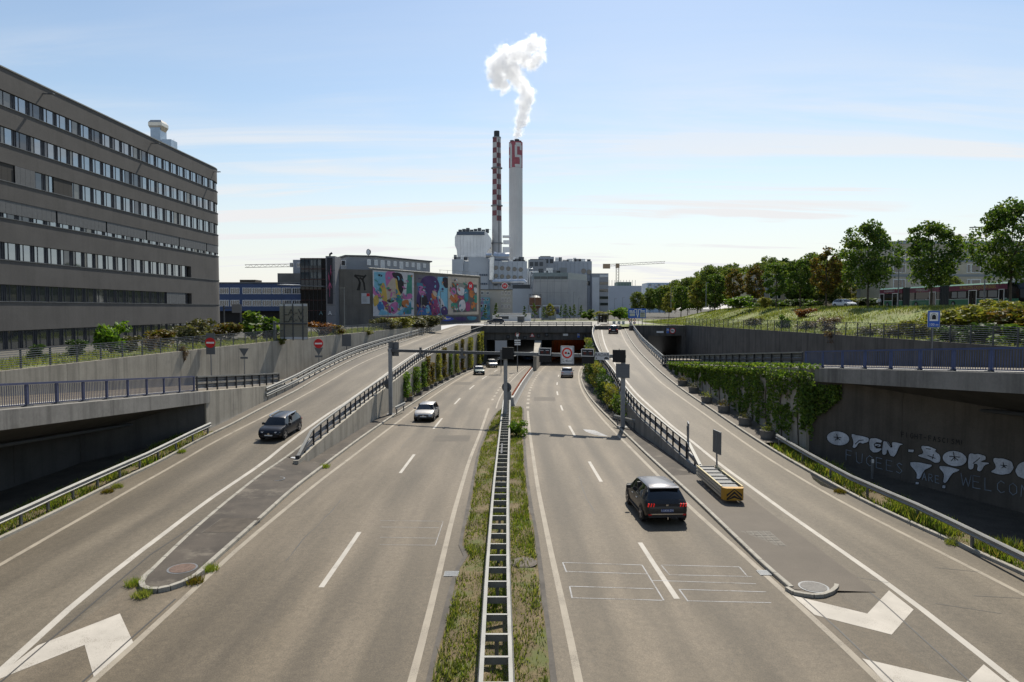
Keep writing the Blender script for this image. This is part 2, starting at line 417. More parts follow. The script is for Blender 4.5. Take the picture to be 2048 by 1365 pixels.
LL = pch((-60,-9.9),(16,-10.03),(27,-10.33),(35,-10.3),(42,-10.15),(55.5,-9.88),(70,-9.6),(81,-9.3),(100,-8.7),(118,-7.8),(132,-6.7),(150,-5.0),(240,17))
LM = pch((-60,-6.1),(21.6,-6.15),(38,-6.3),(54,-6.3),(72,-6.07),(89,-5.57),(106.5,-4.7),(125,-3.25),(131,-2.79),(150,-.6),(240,20.5))
LR = pch((-60,-2.3),(16,-2.4),(31,-2.6),(40,-2.63),(51.5,-2.47),(71,-2.3),(85.6,-1.85),(109,-.45),(132,1.5),(151,4.2),(240,24))
RL = pch((-60,1.9),(16,1.6),(26,1.43),(36,1.33),(51,1.37),(67,1.56),(82,2.05),(98,2.95),(114,4.2),(134,6.1),(145,7.6),(240,28))
RM = pch((-60,5.5),(16,5.2),(26,4.95),(41,4.72),(56,4.74),(68,5.0),(83,5.55),(98,6.5),(114,7.8),(131,9.5),(145,11.4),(240,31.5))
RR = pch((-60,9.3),(16,8.8),(23,8.55),(33,8.15),(45,8.05),(57,8.0),(71,8.3),(82,8.75),(93,9.4),(109,10.7),(124,12.2),(135,13.6),(145,14.9),(240,35))
RK = pch((20.9,8.95),(24,8.82),(31,8.8),(45,8.65),(60,8.65),(72,8.8),(84,9.25),(98,10.15),(111,11.3),(124,12.8),(135,14.2),(150,16.2))
LK = pch((20.8,-10.5),(22.2,-10.56),(24,-10.64),(28,-10.8),(35.5,-11.1),(46.5,-11.1),(59,-10.92),(72,-10.55),(92,-9.9),(115,-8.7),(136,-6.85),(150,-5.3))
LI = pch((21.1,-11.9),(22.5,-12.22),(25,-12.6),(28,-13.),(32,-13.35),(37,-13.5),(41,-13.3),(50,-12.75),(60,-12.45),(90,-11.9),(120,-9.8),(150,-6.9))
LRL = pch((-20,-14),(16,-17.1),(23.6,-18.),(28,-18.55),(33.5,-19.05),(40,-19.3),(45,-19.1),(54,-18.6),(62,-18.5),(79,-18.6),(97,-18.1),(120,-17.1),(147,-15.3),(170,-12.5))
LRR = pch((-20,-9),(10,-11.6),(16.5,-12.6),(21,-13.37),(26,-13.92),(33,-14.42),(41.5,-14.4),(51,-14.2),(58,-13.9),(72,-13.8),(95,-13.6),(110,-12.8),(125,-11.5),(145,-9.4),(170,-6))
LRK = pch((-20,-17),(16,-19.3),(26.4,-20.05),(35,-20.5),(43,-20.35),(49,-20.),(61,-19.9),(72,-20.3),(90,-20.4),(105,-19.8),(120,-18.8),(147,-17.),(170,-14))
RRL = pch((-20,9),(16,12.),(22.5,12.28),(32,12.25),(38,12.05),(44,11.92),(51,11.6),(61,11.57),(71,11.94),(86,13.05),(106,14.74),(133.5,17.7),(150.5,19.8),(175,23))
RRR = pch((-20,14.5),(10,16.4),(21,16.05),(28.7,15.7),(37.6,15.36),(45,15.25),(56,15.2),(68,15.31),(78,15.9),(94.6,17.25),(117,19.56),(149,23.6),(175,27))
RRK = pch((-20,18),(10,18.),(22.6,17.3),(28,16.85),(34,16.53),(40,16.37),(50,16.22),(63,16.33),(75,16.85),(92,18.1),(115,20.4),(150.5,24.9),(175,28.4))
LWALL = pch((-40,-36),(20,-32.5),(40,-31),(60,-29.5),(80,-27.6),(100,-25.2),(112,-23.6),(135,-20.2),(160,-16.6),(175,-14.5))
RWALL = lambda Y: 37.0
zLG, zRG = -3.92, pch((-40,-2.7),(54,-2.95),(76,-3.08),(145,-3.6),(200,-3.9))     # ground behind the walls
LDECK = pch((-40,-21.2),(28,-21.3),(46,-21.4),(54,-21.),(62,-20.8),(75,-21.1))
RDECK = pch((-40,28),(10,22.6),(27.6,20.7),(44,18.85),(60,18.3),(70,18.2),(83,18.45),(96,19.6))
CUTS = (-40, 6)

def ribbon(mb, fl, fr, zf, y0, y1, step, us=None, mids=0, dz=0):
    rows, uvs = [], []
    for y in frange(y0, y1, step):
        a, b = fl(y), fr(y); k = mids + 1
        rows.append([(a + (b - a) * i / k, y, (zf(y) if callable(zf) else zf) + dz) for i in range(k + 1)])
        uvs.append([((us[0] + (us[1] - us[0]) * i / k) if us else i, y) for i in range(k + 1)])
    mb.sheet(rows, uv=uvs)
def multi(mb, fs, us, zf, y0, y1, step):
    rows, uvs = [], []
    for y in frange(y0, y1, step):
        rows.append([(f(y), y, zf(y)) for f in fs]); uvs.append([(u, y) for u in us])
    mb.sheet(rows, uv=uvs)
# motorway and ramps
mb = MB(); multi(mb, [LDIV, LL, LM, LR, RL, RM, RR, RDIV], [-.35, .25, 1.25, 2.25, 3.25, 4.25, 5.25, 5.85], zM, -40, 235, 2.5)
struct(mb.build('motorway_road', ASPH))
LRB = lambda y: LI(y) + .05 if 29 < y < 40.6 else LDIV(y)
RRB = lambda y: RRL(y) - .76 if 29 < y < 36.9 else RDIV(y)
mb = MB(); multi(mb, [LRK, LRL, LRR, LRB], [-.05, .25, 1.25, 1.75], zL, -20, 172, 2.5)
struct(mb.build('exit_ramp_road', ASPH2))
mb = MB(); multi(mb, [RRB, RRL, RRR, RRK], [-.2, .25, 1.25, 1.6], zR, -20, 175, 2.5)
struct(mb.build('entry_ramp_road', ASPH2))
mb = MB(); ribbon(mb, LWALL, LDECK, zLO, -40, 75, 3, (0, 2)); ribbon(mb, LWALL, lambda y: LRK(y) - .9, zLO, 75, 140, 3, (0, 2), dz=-.002)
struct(mb.build('left_side_road', ASPH2))
mb = MB(); ribbon(mb, RDECK, RWALL, zRO, -40, 84, 3, (0, 4)); ribbon(mb, lambda y: RRK(y) + .9, RWALL, zRO, 84, 165, 3, (0, 4), dz=-.002)
struct(mb.build('right_side_road', ASPH2))
# deep ground beneath the cantilevered side roads
mb = MB(); ribbon(mb, lambda y: -36, lambda y: LRK(y) + .3, lambda y: zL(y) - .12, -20, 47, 3, mids=3); ribbon(mb, lambda y: RRK(y) - .3, lambda y: 36, lambda y: zR(y) - .12, -20, 46, 3, mids=3)
struct(mb.build('underpass_ground', SOIL))
# upper ground sheets: far ground to the horizon, left plateau
mb = MB(); mb.face([(-3000, 176, -4.0), (3000, 176, -4.0), (3000, 6000, -4.0), (-3000, 6000, -4.0)])
ribbon(mb, lambda y: -3000, lambda y: LWALL(y) - .3, -4.0, -40, 176, 6); 
struct(mb.build('city_ground', M('city_ground', (.13, .125, .112), 1, var=.15, scale=.05, fine=.15, fs=4, spec=.05)))
mb = MB(); ribbon(mb, lambda y: LWALL(y) - 9, lambda y: LWALL(y) - .35, -3.96, -10, 150, 4, mids=1)
struct(mb.build('left_lawn', LAWN))
# right embankment: rises from the wall to the street on its crest
CREST = .15
def emb(x, y):
    g = zRG(y); t = max(0, min(1, (x - 39.5) / (17.5))); t = t * t * (3 - 2 * t)
    k = max(0, min(1, (250 - y) / 90)); k = k * k * (3 - 2 * k)
    n = .25 * math.sin(x * .31 + y * .17) * math.sin(y * .23 - x * .12) * (t * (1 - t) * 4)
    return g + (CREST - g) * t * k + n
mb = MB()
mb.sheet([[(x, y, emb(x, y)) for x in [37.3, 38, 39.5] + [41 + 1.6 * i for i in range(11)] + [60, 64]] for y in frange(-40, 262, 4)])
EMB = struct(mb.build('embankment', LAWN, smooth=True))
mb = MB(); mb.sheet([[(x, y, emb(min(x, 64), y) + (.02 if x < 80 else -.1)) for x in (59.5, 66, 72)] for y in frange(-40, 262, 6)])
struct(mb.build('crest_street', M('street_asphalt', (.09, .086, .078), 1, var=.15, scale=.2, spec=.05)))
mb = MB(); mb.sheet([[(x, y, emb(64, y) + (.012 if x < 100 else -.1)) for x in (71.9, 90, 140, 3000)] for y in frange(-40, 262, 6)])
struct(mb.build('park_lawn', M('park_grass', (.05, .075, .02), .95, var=.3, scale=.2, fine=.3, fs=4, bump=.6, bs=6)))
mb = MB(); mb.sheet([[(x, y, -3.9 + max(0, (x - 27) * .0)) for x in (27.3, 37.3)] for y in (146.5, 176)]); 
mb.sheet([[(24.2, 151, -3.95), (38, 151, -3.95)], [(27.6, 176, -3.95), (60, 176, -3.95)]])
struct(mb.build('roundabout_lawn', LAWN))
mb = MB(); mb.sheet([[(LDIV(y) if y < 172 else -6, y, -3.86), (RDIV(y), y, -3.86)] for y in frange(150.6, 176, 4)])
mb.sheet([[(x, y, -3.9) for x in (-40, 70)] for y in (176, 215)])
struct(mb.build('cover_street', M('pale_street', (.3, .285, .25), .9, var=.15, scale=.12, fine=.15, fs=6)))
for k, (y, x0, x1) in enumerate(((205, -70, 60), (232, 0, 95))):
    mb = MB(); mb.sheet([[(x0, y, -3.93), (x1, y + 10, -3.93)], [(x0, y + 9, -3.93), (x1, y + 22, -3.93)]]); struct(mb.build('verge_lawn', LAWN))

# ---------------------------------------------------------------- road markings
def line(name, f, zf, y0, y1, w, m, step=2.5, dz=.004):
    mb = MB(); ribbon(mb, lambda y: f(y) - w / 2, lambda y: f(y) + w / 2, zf, y0, y1, step, dz=dz); return struct(mb.build(name, m))
line('edge_line', LL, zM, -5, 200, .2, PAINTW); line('edge_line', RR, zM, -5, 200, .2, PAINTW)
line('edge_line', LR, zM, -5, 68, .2, PAINTW); line('edge_line', RL, zM, -5, 66, .2, PAINTW)
line('edge_line', LRL, zL, -5, 165, .2, PAINTW); line('edge_line', LRR, zL, -5, 165, .24, PAINT)
line('edge_line', RRL, zR, -5, 172, .22, PAINT); line('edge_line', RRR, zR, -5, 172, .18, PAINTW)
for a, b in ((4.5, 10.4), (21.6, 27.3), (38.1, 43.6), (54.4, 60.6), (71.7, 77.8), (89, 95.4), (106.5, 113.3), (125, 131), (142, 148)):
    line('lane_dash', LM, zM, a, b, .18, PAINT)
for a, b in ((5.2, 10.6), (20.7, 26.), (36, 41.3), (51, 56.1), (66.3, 70.8), (81.4, 86), (96, 100.6), (112.4, 117), (129, 133.5)):
    line('lane_dash', RM, zM, a, b, .18, PAINT)
for i in range(22):
    y = 68 + i * 3.8
    line('block_dash', RL, zM, y, y + 1.6, .3, PAINTW, 2)
    if y > 72: line('block_dash', LR, zM, y, y + 1.6, .25, PAINTW, 2)
line('edge_line', lambda y: LR(y) + .75, zM, 68, 150, .15, PAINTW)
def onroad(name, pts, zf, m, dz=.006):
    mb = MB(); mb.face([hit(x, y, zf, dz) for x, y in pts][::-1]); return struct(mb.build(name, m))
c3 = lambda x, y: (x / 2.333, 780 + y / 2.333)
c2 = lambda x, y: (1000 + x / 1.954, 900 + y / 1.954)
c1 = lambda x, y: (760 + x / 2.333, 780 + y / 2.333)
onroad('gore_chevron', [c3(*p) for p in [(-60,1370),(175,1193),(560,1043),(622,1178),(438,1340),(395,1190),(-60,1372)]], zL, CHEV)
onroad('gore_chevron', [c2(*p) for p in [(1140,568),(1435,640),(1520,549),(1616,624),(1530,722),(1230,645)]], zR, CHEV)
onroad('gore_chevron', [c2(*p) for p in [(1415,815),(1820,909),(1890,838),(1995,922),(1900,1010),(1500,905)]], zR, CHEV)
onroad('lane_arrow', [c1(*p) for p in [(945,183),(1000,188),(1065,217),(1020,214),(990,207),(962,196)]], zM, CHALK)
def strokes(name, segs, conv, zf, w, m, dz=.0045):
    for p, q in segs:
        a, b = hit(*conv(*p), zf, dz), hit(*conv(*q), zf, dz)
        d = (b - a); n = V((-d.y, d.x, 0)).normalized() * w / 2; mb = MB()
        k = max(1, int(d.length / 2)); pts = [a + d * i / k for i in range(k + 1)]
        mb.sheet([[(p_ + n).to_tuple()[:2] + (zf((p_ + n).y) + dz,), (p_ - n).to_tuple()[:2] + (zf((p_ - n).y) + dz,)] for p_ in pts])
        struct(mb.build(name, m))
strokes('chalk_mark', [((245,440),(555,450)),((255,475),(575,485)),((245,440),(260,478)),((555,450),(640,588)),((275,533),(600,543)),((280,578),(635,588)),((272,533),(282,580)),
    ((630,450),(935,457)),((660,488),(985,495)),((630,450),(662,488)),((935,457),(965,492)),((590,510),(1000,523)),((700,545),(1040,555)),((730,590),(1060,597)),((700,545),(735,592))], c2, zM, .045, CHALK)
strokes('chalk_mark', [((0,610),(295,613)),((0,640),(275,643)),((0,688),(265,692)),((295,613),(258,725)),((0,722),(258,725))], c1, zM, .03, CHALK)
strokes('tar_seam', [((1180,575),(1320,700)),((1320,700),(1550,920))], c2, zM, .05, TAR, .0075)
strokes('tar_seam', [((960,190),(1100,300)),((1100,300),(1300,440)),((1300,440),(1500,600)),((1500,600),(1840,909))], c2, zR, .05, TAR, .0075)
strokes('tar_seam', [((1000,570),(700,770)),((700,770),(300,1110)),((300,1110),(-40,1400))], c3, zL, .05, TAR, .0075)
strokes('tar_seam', [((820,975),(600,1170)),((600,1170),(360,1385))], c3, zM, .05, TAR, .0075)
strokes('skid_mark', [((1290,480),(1520,520)),((1700,460),(1880,478)),((1700,600),(1960,640)),((1850,570),(2040,580))], c2, zR, .03, TAR)
mb = MB(); pts = [hit(1320 + x / 2.73, 660 + y / 2.73, zR, .006) for x, y in [(820,785),(860,790),(930,830),(1010,870),(1100,905),(1190,950),(1230,985),(1150,950),(1040,900),(960,880),(880,850),(835,815)]]
mb.face(pts[::-1]); wet = flat('wet_asphalt', (.035, .033, .03), .12); tag(mb.build('puddle', wet), 'thin wet puddle along the kerb of the right ramp', 'puddle')


# ---------------------------------------------------------------- kerbs, islands, median
def kerb(name, f, zf, y0, y1, w=.16, h=.13, stone=1.0, side=0, m=None):
    par = thing(name, None, None, (f(y0), y0, zf(y0))); struct(par)
    for y in frange(y0, y1, stone)[:-1]:
        ye = y + stone * .985; mb = MB()
        mb.sweep([(f(y), y, zf(y) - .05), (f(ye), ye, zf(ye) - .05)], [(-w/2, 0), (w/2, 0), (w/2, h + .03), (w/2 - .02, h + .05), (-w/2 + .02, h + .05), (-w/2, h + .03)])
        mb.build('kerb_stone', m or KERB, par)
    return par
kerb('kerb', LK, zM, 22.6, 60, .17, .14, 1.2); kerb('kerb', LK, zM, 60, 150, .17, .14, 3)
kerb('kerb', RK, zM, 21.4, 60, .17, .12, 1.2); kerb('kerb', RK, zM, 60, 150, .17, .14, 3)
kerb('kerb', LI, zL, 22.9, 45, .16, .12, 1.2); kerb('kerb', LI, zL, 45, 120, .14, .12, 3)
kerb('kerb', LRK, zL, 8, 62, .17, .13, 1.3); kerb('kerb', LRK, zL, 62, 150, .17, .13, 3)
kerb('kerb', RRK, zR, 8, 66, .17, .13, 1.3); kerb('kerb', RRK, zR, 66, 168, .17, .13, 3)
kerb('kerb', lambda y: RRL(y) - .85, zR, 60, 168, .13, .12, 3)
def arc_kerb(name, pts, zf, w=.17, h=.14):
    par = thing(name, None, None, pts[0]); struct(par)
    for i in range(0, len(pts) - 1):
        mb = MB(); a, b = V(pts[i]), V(pts[i + 1]); mb.bar(a + V((0, 0, h / 2 - .02)), b + V((0, 0, h / 2 - .02)), w, h + .06); mb.build('kerb_stone', KERB, par)
cx, cy_, rr_ = -11.36, 22.75, .86
tip = [(cx + rr_ * math.cos(R(t)), cy_ + 1.9 * rr_ * math.sin(R(t)) * .95, zM(22)) for t in range(180, 361, 20)]
arc_kerb('kerb', tip, zM)
tip2 = [hit(*c2(x, y), zM) for x, y in [(1120,548),(1148,565),(1185,572),(1225,577),(1262,575),(1296,562),(1313,547),(1315,536)]]
arc_kerb('kerb', tip2, zM, .13, .1)
mb = MB(); rows = []
for y in frange(22.6, 40, .8): rows.append([(LI(y) + (LK(y) - LI(y)) * i / 3, y, max(zL(y), zM(y)) * (1 - i / 3) + zM(y) * i / 3 + .105) for i in range(4)])
mb.sheet(rows); n0 = [tuple(V(p) + V((0, 0, .105))) for p in tip]; mb.face(n0)
struct(mb.build('traffic_island', DASPH))
mb = MB(); rows = []
for y in frange(40, 150, 2.5): rows.append([(LDIV(y) + .02, y, zM(y) + .11), (LK(y), y, zM(y) + .11)])
mb.sheet(rows); struct(mb.build('left_pavement', DASPH))
mb = MB(); rows = []
for y in frange(40, 150, 2.5): rows.append([(LI(y), y, zL(y) + .1), (LDIV(y), y, zL(y) + .1)])
mb.sheet(rows); struct(mb.build('ramp_pavement', DASPH))
mb = MB(); rows = []
SEAM = lambda y: RRL(y) - .75
for y in frange(21.2, 37, .8): rows.append([(RK(y) + (SEAM(y) - RK(y)) * i / 3, y, zM(y) + .1 + (max(zR(y), zM(y)) + .012 - zM(y) - .1) * i / 3) for i in range(4)])
mb.sheet(rows); ipts = [tuple(p + V((0, 0, .085))) for p in tip2]
mb.face(ipts); struct(mb.build('gore_island', GASPH))
mb = MB(); rows = []
for y in frange(37, 150, 2.5): rows.append([(RK(y), y, zM(y) + .1), (RDIV(y) - .02, y, zM(y) + .1)])
mb.sheet(rows); struct(mb.build('right_pavement', DASPH))
for nm, f, s, zf, y0, y1, w in (('ramp_verge', LRK, -1, zL, 46, 150, .75), ('ramp_verge', RRK, 1, zR, 44, 168, 1.9)):
    mb = MB(); ribbon(mb, (lambda y, f=f, s=s, w=w: f(y) + (s * w if s < 0 else 0)), (lambda y, f=f, s=s, w=w: f(y) + (s * w if s > 0 else 0)), zf, y0, y1, 2.5, dz=.11)
    struct(mb.build(nm, GASPH))
MEDL = pch((-20,-1.85),(15.9,-1.92),(23,-1.85),(24.2,-1.6),(25.6,-1.9),(33.7,-1.99),(44.5,-2.12),(50.5,-2.),(60,-1.7),(66,-1.2),(69,-.6))
MEDR = pch((-20,1.05),(16,.94),(26,.92),(31,.82),(37.5,.76),(49.5,.82),(60,.95),(67.5,1.05),(69,.9))
mb = MB(); ribbon(mb, MEDL, MEDR, zM, 4, 69, 1.2, mids=6, dz=.07)
for i, p in enumerate(mb.v): p.z += .05 * math.sin(p.x * 5 + p.y * 1.7) * math.sin(p.y * 2.3) - (.06 if i % 8 in (0, 7) else 0)
struct(mb.build('median_soil', TURF))
for f in (MEDL, MEDR):
    line('median_kerb', lambda y, f=f: f(y) + (-.06 if f is MEDL else .06), zM, 4, 69, .16, M('median_edge', (.09, .08, .068), .9, var=.3, scale=1), 1.2, .02)
for nm, f0, f1, zf, y0, y1 in (('verge_soil', lambda y: LRK(y) - 2.2, lambda y: LRK(y) - .05, zL, 6, 47), ('verge_soil', lambda y: RRK(y) + .05, lambda y: RRK(y) + 1.9, zR, 6, 43)):
    mb = MB(); ribbon(mb, f0, f1, zf, y0, y1, 1.5, mids=3, dz=.09); struct(mb.build(nm, TURF))
# covers and grates lying in the surfaces
def grate(px, py, zf, w, l, label, cat='grate', bars=6, mat=None, dz=.112, rim=None):
    c = hit(px, py, zf, dz); t = thing('drain_grate', label, cat, c)
    mb = MB(); mb.box(c.x - w/2, c.x + w/2, c.y - l/2, c.y + l/2, c.z - .02, c.z + .006); mb.build('frame', mat or STEELD, t)
    for i in range(bars):
        y = c.y - l/2 + l * (i + .5) / bars; mb = MB(); mb.box(c.x - w/2 + .03, c.x + w/2 - .03, y - l/bars*.28, y + l/bars*.28, c.z, c.z + .014); mb.build('bar', GREYM, t)
def manhole(px, py, zf, r, label, m, dz=.115):
    c = hit(px, py, zf, dz); t = thing('manhole_cover', label, 'manhole cover', c)
    mb = MB(); mb.disc(c + V((0, 0, .004)), (1, 0, 0), (0, 1, 0), r * 1.16, 28, depth=.03); mb.build('ring', m if 'median' in label else STEELD, t)
    mb = MB(); mb.disc(c + V((0, 0, .012)), (1, 0, 0), (0, 1, 0), r, 28, depth=.02); mb.build('lid', m, t)
RUST = M('rusty_iron', (.13, .085, .065), .85, var=.3, scale=6, fine=.3, fs=40, bump=.4, bs=60)
GREYC = M('grey_cover', (.17, .16, .145), .8, var=.15, scale=6, fine=.2, fs=40)
manhole(365, 1137, zM, .42, 'rusty round manhole cover on the dark left traffic island near its tip', RUST, .12)
manhole(551, 958, lambda y: (zL(y) + zM(y)) / 2, .42, 'flat manhole cover by the end of the left dividing wall', DASPH, .112)
manhole(1627, 1174, zM, .4, 'pale round manhole cover inside the curled kerb end', GREYC, .1)
manhole(1047, 1125, zM, .42, 'round cover set in the grass median', M('median_cover', (.14, .12, .1), .9, var=.3), .09)
grate(903, 1148, zM, .5, .45, 'slotted drain grate beside the grass median edge', dz=.012)
grate(1531, 1146, zM, .5, .45, 'slotted drain grate against the right gore kerb', dz=.012)
def slabs(px, py, zf, w, l, n, k, label, m, dz):
    c = hit(px, py, zf, dz); t = thing('access_cover', label, 'cover', c)
    mb = MB(); mb.box(c.x-w/2, c.x+w/2, c.y-l/2, c.y+l/2, c.z - .03, c.z + .004); mb.build('frame', M('cover_frame', (.2, .19, .165), .8), t)
    for i in range(n):
        for j in range(k):
            a, b = w / n, l / k; mb = MB(); mb.box(c.x-w/2+a*i+.02, c.x-w/2+a*(i+1)-.02, c.y-l/2+b*j+.02, c.y-l/2+b*(j+1)-.02, c.z, c.z + .012); mb.build('tile', m, t)
slabs(1523, 1077, lambda y: zM(y) * .45 + zR(y) * .55 + .05, 1.25, 1.75, 5, 6, 'tiled rectangular access cover in the right gore', M('cover_tile', (.15, .135, .112), .85, var=.15, scale=3), .012)
slabs(465, 1051, zM, 1.7, 1.9, 1, 1, 'dark rectangular hatch in the left traffic island', M('hatch', (.07, .057, .043), .9, var=.3, scale=2), .118)
# sealed cracks and patched trenches in the carriageways
rc = random.Random(4)
for f, y0, n in ((LM, 24, 8), (RM, 30, 7), (LM, 46, 6), (RM, 58, 6), (LM, 78, 6)):
    x = f(y0) + rc.choice((-1.9, 1.7, -1.2)); mb = MB(); rows = []
    for k in range(n * 2): y = y0 + k * .55; x += rc.uniform(-.05, .05); w = rc.uniform(.008, .022); rows.append([(x - w, y, zM(y) + .0035), (x + w, y, zM(y) + .0035)])
    mb.sheet(rows); struct(mb.build('tar_seam', TAR))
PATCH = M('asphalt_patch', (.088, .073, .054), .8, var=.1, scale=1, fine=.25, fs=30, bump=.3, bs=60)
for f, o, y0, y1, w in ((LM, 1.9, 48.5, 51.2, 2.6), (RM, -1.6, 75, 79, 2.4), (LM, -2, 96, 101, 2.6)):
    mb = MB(); ribbon(mb, lambda y: f(y) + o - w / 2, lambda y: f(y) + o + w / 2, zM, y0, y1, 2.5, dz=.003); struct(mb.build('asphalt_patch', PATCH))
# ---------------------------------------------------------------- retaining walls
def pwall(name, label, f, y0, y1, step, zb, zt, thick, m, sub=2.0, coping=None, cm=None, gap=.03):
    """wall along Y: face at f(y), body to f(y)+thick; one panel per step, joints left open"""
    par = thing(name, label, 'wall', (f(y0), y0, zb(y0)))
    mb = MB(); rows = []
    for y in frange(y0, y1, sub):
        a = f(y) + thick * .12; b = f(y) + thick * .9; rows.append([(a, y, zb(y) - .3), (a, y, zt(y) - .04), (b, y, zt(y) - .04), (b, y, zb(y) - .3)])
    mb.sheet(rows); mb.face(rows[0]); mb.face(rows[-1][::-1]); mb.build('core', m, par)
    for y in frange(y0, y1, step)[:-1]:
        st = (y1 - y0) / max(1, round((y1 - y0) / step)); ya, yb = y + gap / 2, y + st - gap / 2; mb = MB(); rows = []
        for yy in frange(ya, yb, sub):
            a, b = f(yy), f(yy) + thick; rows.append([(a, yy, zb(yy) - .3), (a, yy, zt(yy)), (b, yy, zt(yy)), (b, yy, zb(yy) - .3), (a, yy, zb(yy) - .3)])
        mb.sheet(rows); mb.face(rows[0][:4]); mb.face(rows[-1][:4][::-1]); mb.build('panel', m, par)
    if coping:
        mb = MB(); w, h, o = coping
        mb.sweep([(f(y) + thick / 2 + o, y, zt(y) + .003) for y in frange(y0, y1, sub)], [(-w/2, 0), (w/2, 0), (w/2, h), (-w/2, h)]); mb.build('coping', cm or m, par)
    return par
zLt = lambda y: max(zL(y), zM(y) + .25) + .16
zRt = lambda y: max(zR(y), zM(y) + .25) + .16
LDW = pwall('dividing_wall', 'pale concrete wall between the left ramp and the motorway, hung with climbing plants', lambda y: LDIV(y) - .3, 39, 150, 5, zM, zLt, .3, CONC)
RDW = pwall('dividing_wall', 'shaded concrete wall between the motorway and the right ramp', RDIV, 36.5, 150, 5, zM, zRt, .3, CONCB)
LOX = pch((46.5,-20.95),(54,-20.7),(62,-20.65),(72,-21.05),(90,-21.3),(105,-20.7),(120,-19.7),(150,-17.6))
ROX = pch((42,18.25),(60,17.9),(70,18.0),(83,18.75),(92,19.6),(115,22.0),(150,26.5))
pwall('ramp_wall', 'pale concrete wall rising beside the left ramp under the black railing', lambda y: LOX(y) - .5, 46.5, 126, 4.2, lambda y: min(zL(y), zLO(y)) - .3, lambda y: max(zL(y), zLO(y)) + .1, .5, CONC)
pwall('ramp_wall', 'concrete wall covered with ivy beside the right ramp', ROX, 42, 150, 4.2, lambda y: min(zR(y), zRO(y)) - .3, lambda y: max(zR(y), zRO(y)) + .1, .4, CONC)
pwall('retaining_wall', 'long sunlit concrete retaining wall below the fence and lawn of the office building', lambda y: LWALL(y) - .45, -10, 160, 5.2, lambda y: zLO(y) - .2, lambda y: zLG + .12 + max(0, .02), .45, CONC)
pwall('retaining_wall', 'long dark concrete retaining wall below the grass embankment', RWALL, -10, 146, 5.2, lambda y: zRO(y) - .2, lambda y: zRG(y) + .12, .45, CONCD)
# walls under the cantilevered decks
def polywall(name, label, pts, zt, zb, m, thick=.4):
    par = thing(name, label, 'wall', (*pts[0], zb(pts[0][1])))
    for i in range(len(pts) - 1):
        (xa, ya), (xb, yb) = pts[i], pts[i + 1]; k = max(1, round(math.hypot(xb - xa, yb - ya) / 6)); s = 1 if xa > 0 else -1
        for j in range(k):
            p = V((xa + (xb - xa) * j / k, ya + (yb - ya) * j / k)); q = V((xa + (xb - xa) * (j + 1) / k, ya + (yb - ya) * (j + 1) / k)); d = (q - p).normalized(); p = p + d * .012; q = q - d * .012
            mb = MB(); mb.add([(p.x, p.y, zb(p.y)), (q.x, q.y, zb(q.y)), (q.x + s * thick, q.y, zb(q.y)), (p.x + s * thick, p.y, zb(p.y)), (p.x, p.y, zt(p.y)), (q.x, q.y, zt(q.y)), (q.x + s * thick, q.y, zt(q.y)), (p.x + s * thick, p.y, zt(p.y))],
                [(0,1,2,3),(4,5,6,7),(0,1,5,4),(1,2,6,5),(2,3,7,6),(3,0,4,7)]); mb.build('panel', m, par)
    return par
GW0, GW1 = V((18.3, 42.3)), V((23.3, 30.0))
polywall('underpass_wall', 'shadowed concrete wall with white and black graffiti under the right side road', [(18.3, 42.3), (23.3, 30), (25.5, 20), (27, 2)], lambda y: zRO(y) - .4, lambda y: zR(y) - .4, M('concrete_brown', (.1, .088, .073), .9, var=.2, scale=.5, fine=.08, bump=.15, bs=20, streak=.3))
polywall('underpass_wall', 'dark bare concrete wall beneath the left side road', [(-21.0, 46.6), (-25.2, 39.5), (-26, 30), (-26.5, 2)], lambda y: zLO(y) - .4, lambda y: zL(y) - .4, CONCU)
# decks
def deck(name, label, f, zf, s, y0, y1):
    par = thing(name, label, 'deck', (f(y0), y0, zf(y0) - 1))
    mb = MB(); mb.sweep([(f(y), y, zf(y)) for y in frange(y0, y1, 2)], [(-s * .25 - .25, -.72), (-s * .25 + .25, -.72), (-s * .25 + .25, .1), (-s * .25 - .25, .1)]); mb.build('edge_beam', CONCB, par)
    mb = MB(); rows = []
    for y in frange(y0, y1, 2):
        x = f(y); rows.append([(x + s * .02, y, zf(y) - .66), (x + s * 2.7, y, zf(y) - 1.75), (x + s * 17, y, zf(y) - 1.85), (x + s * 17, y, zf(y) - .2), (x + s * .02, y, zf(y) - .03)])
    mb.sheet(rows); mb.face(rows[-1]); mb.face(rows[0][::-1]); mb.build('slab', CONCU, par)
    mb = MB(); mb.tube([(f(y) + s * 2.3, y, zf(y) - 1.8) for y in frange(y0, y1, 4)], .09, 8); mb.build('drain_pipe', DARKM, par)
    mb = MB(); mb.sweep([(f(y) + s * 1.1, y, zf(y)) for y in frange(y0, y1, 2)], [(-.5, .0), (.5, .0), (.5, .13), (-.5, .13)]); mb.build('footway', M('footway', (.34, .33, .3), .85, var=.15, scale=1), par)
deck('road_deck', 'cantilevered concrete deck edge of the left side road under the blue-violet railing', LDECK, zLO, -1, -30, 47)
deck('road_deck', 'cantilevered concrete deck edge of the right side road under the deep blue railing', RDECK, zRO, 1, -30, 44)
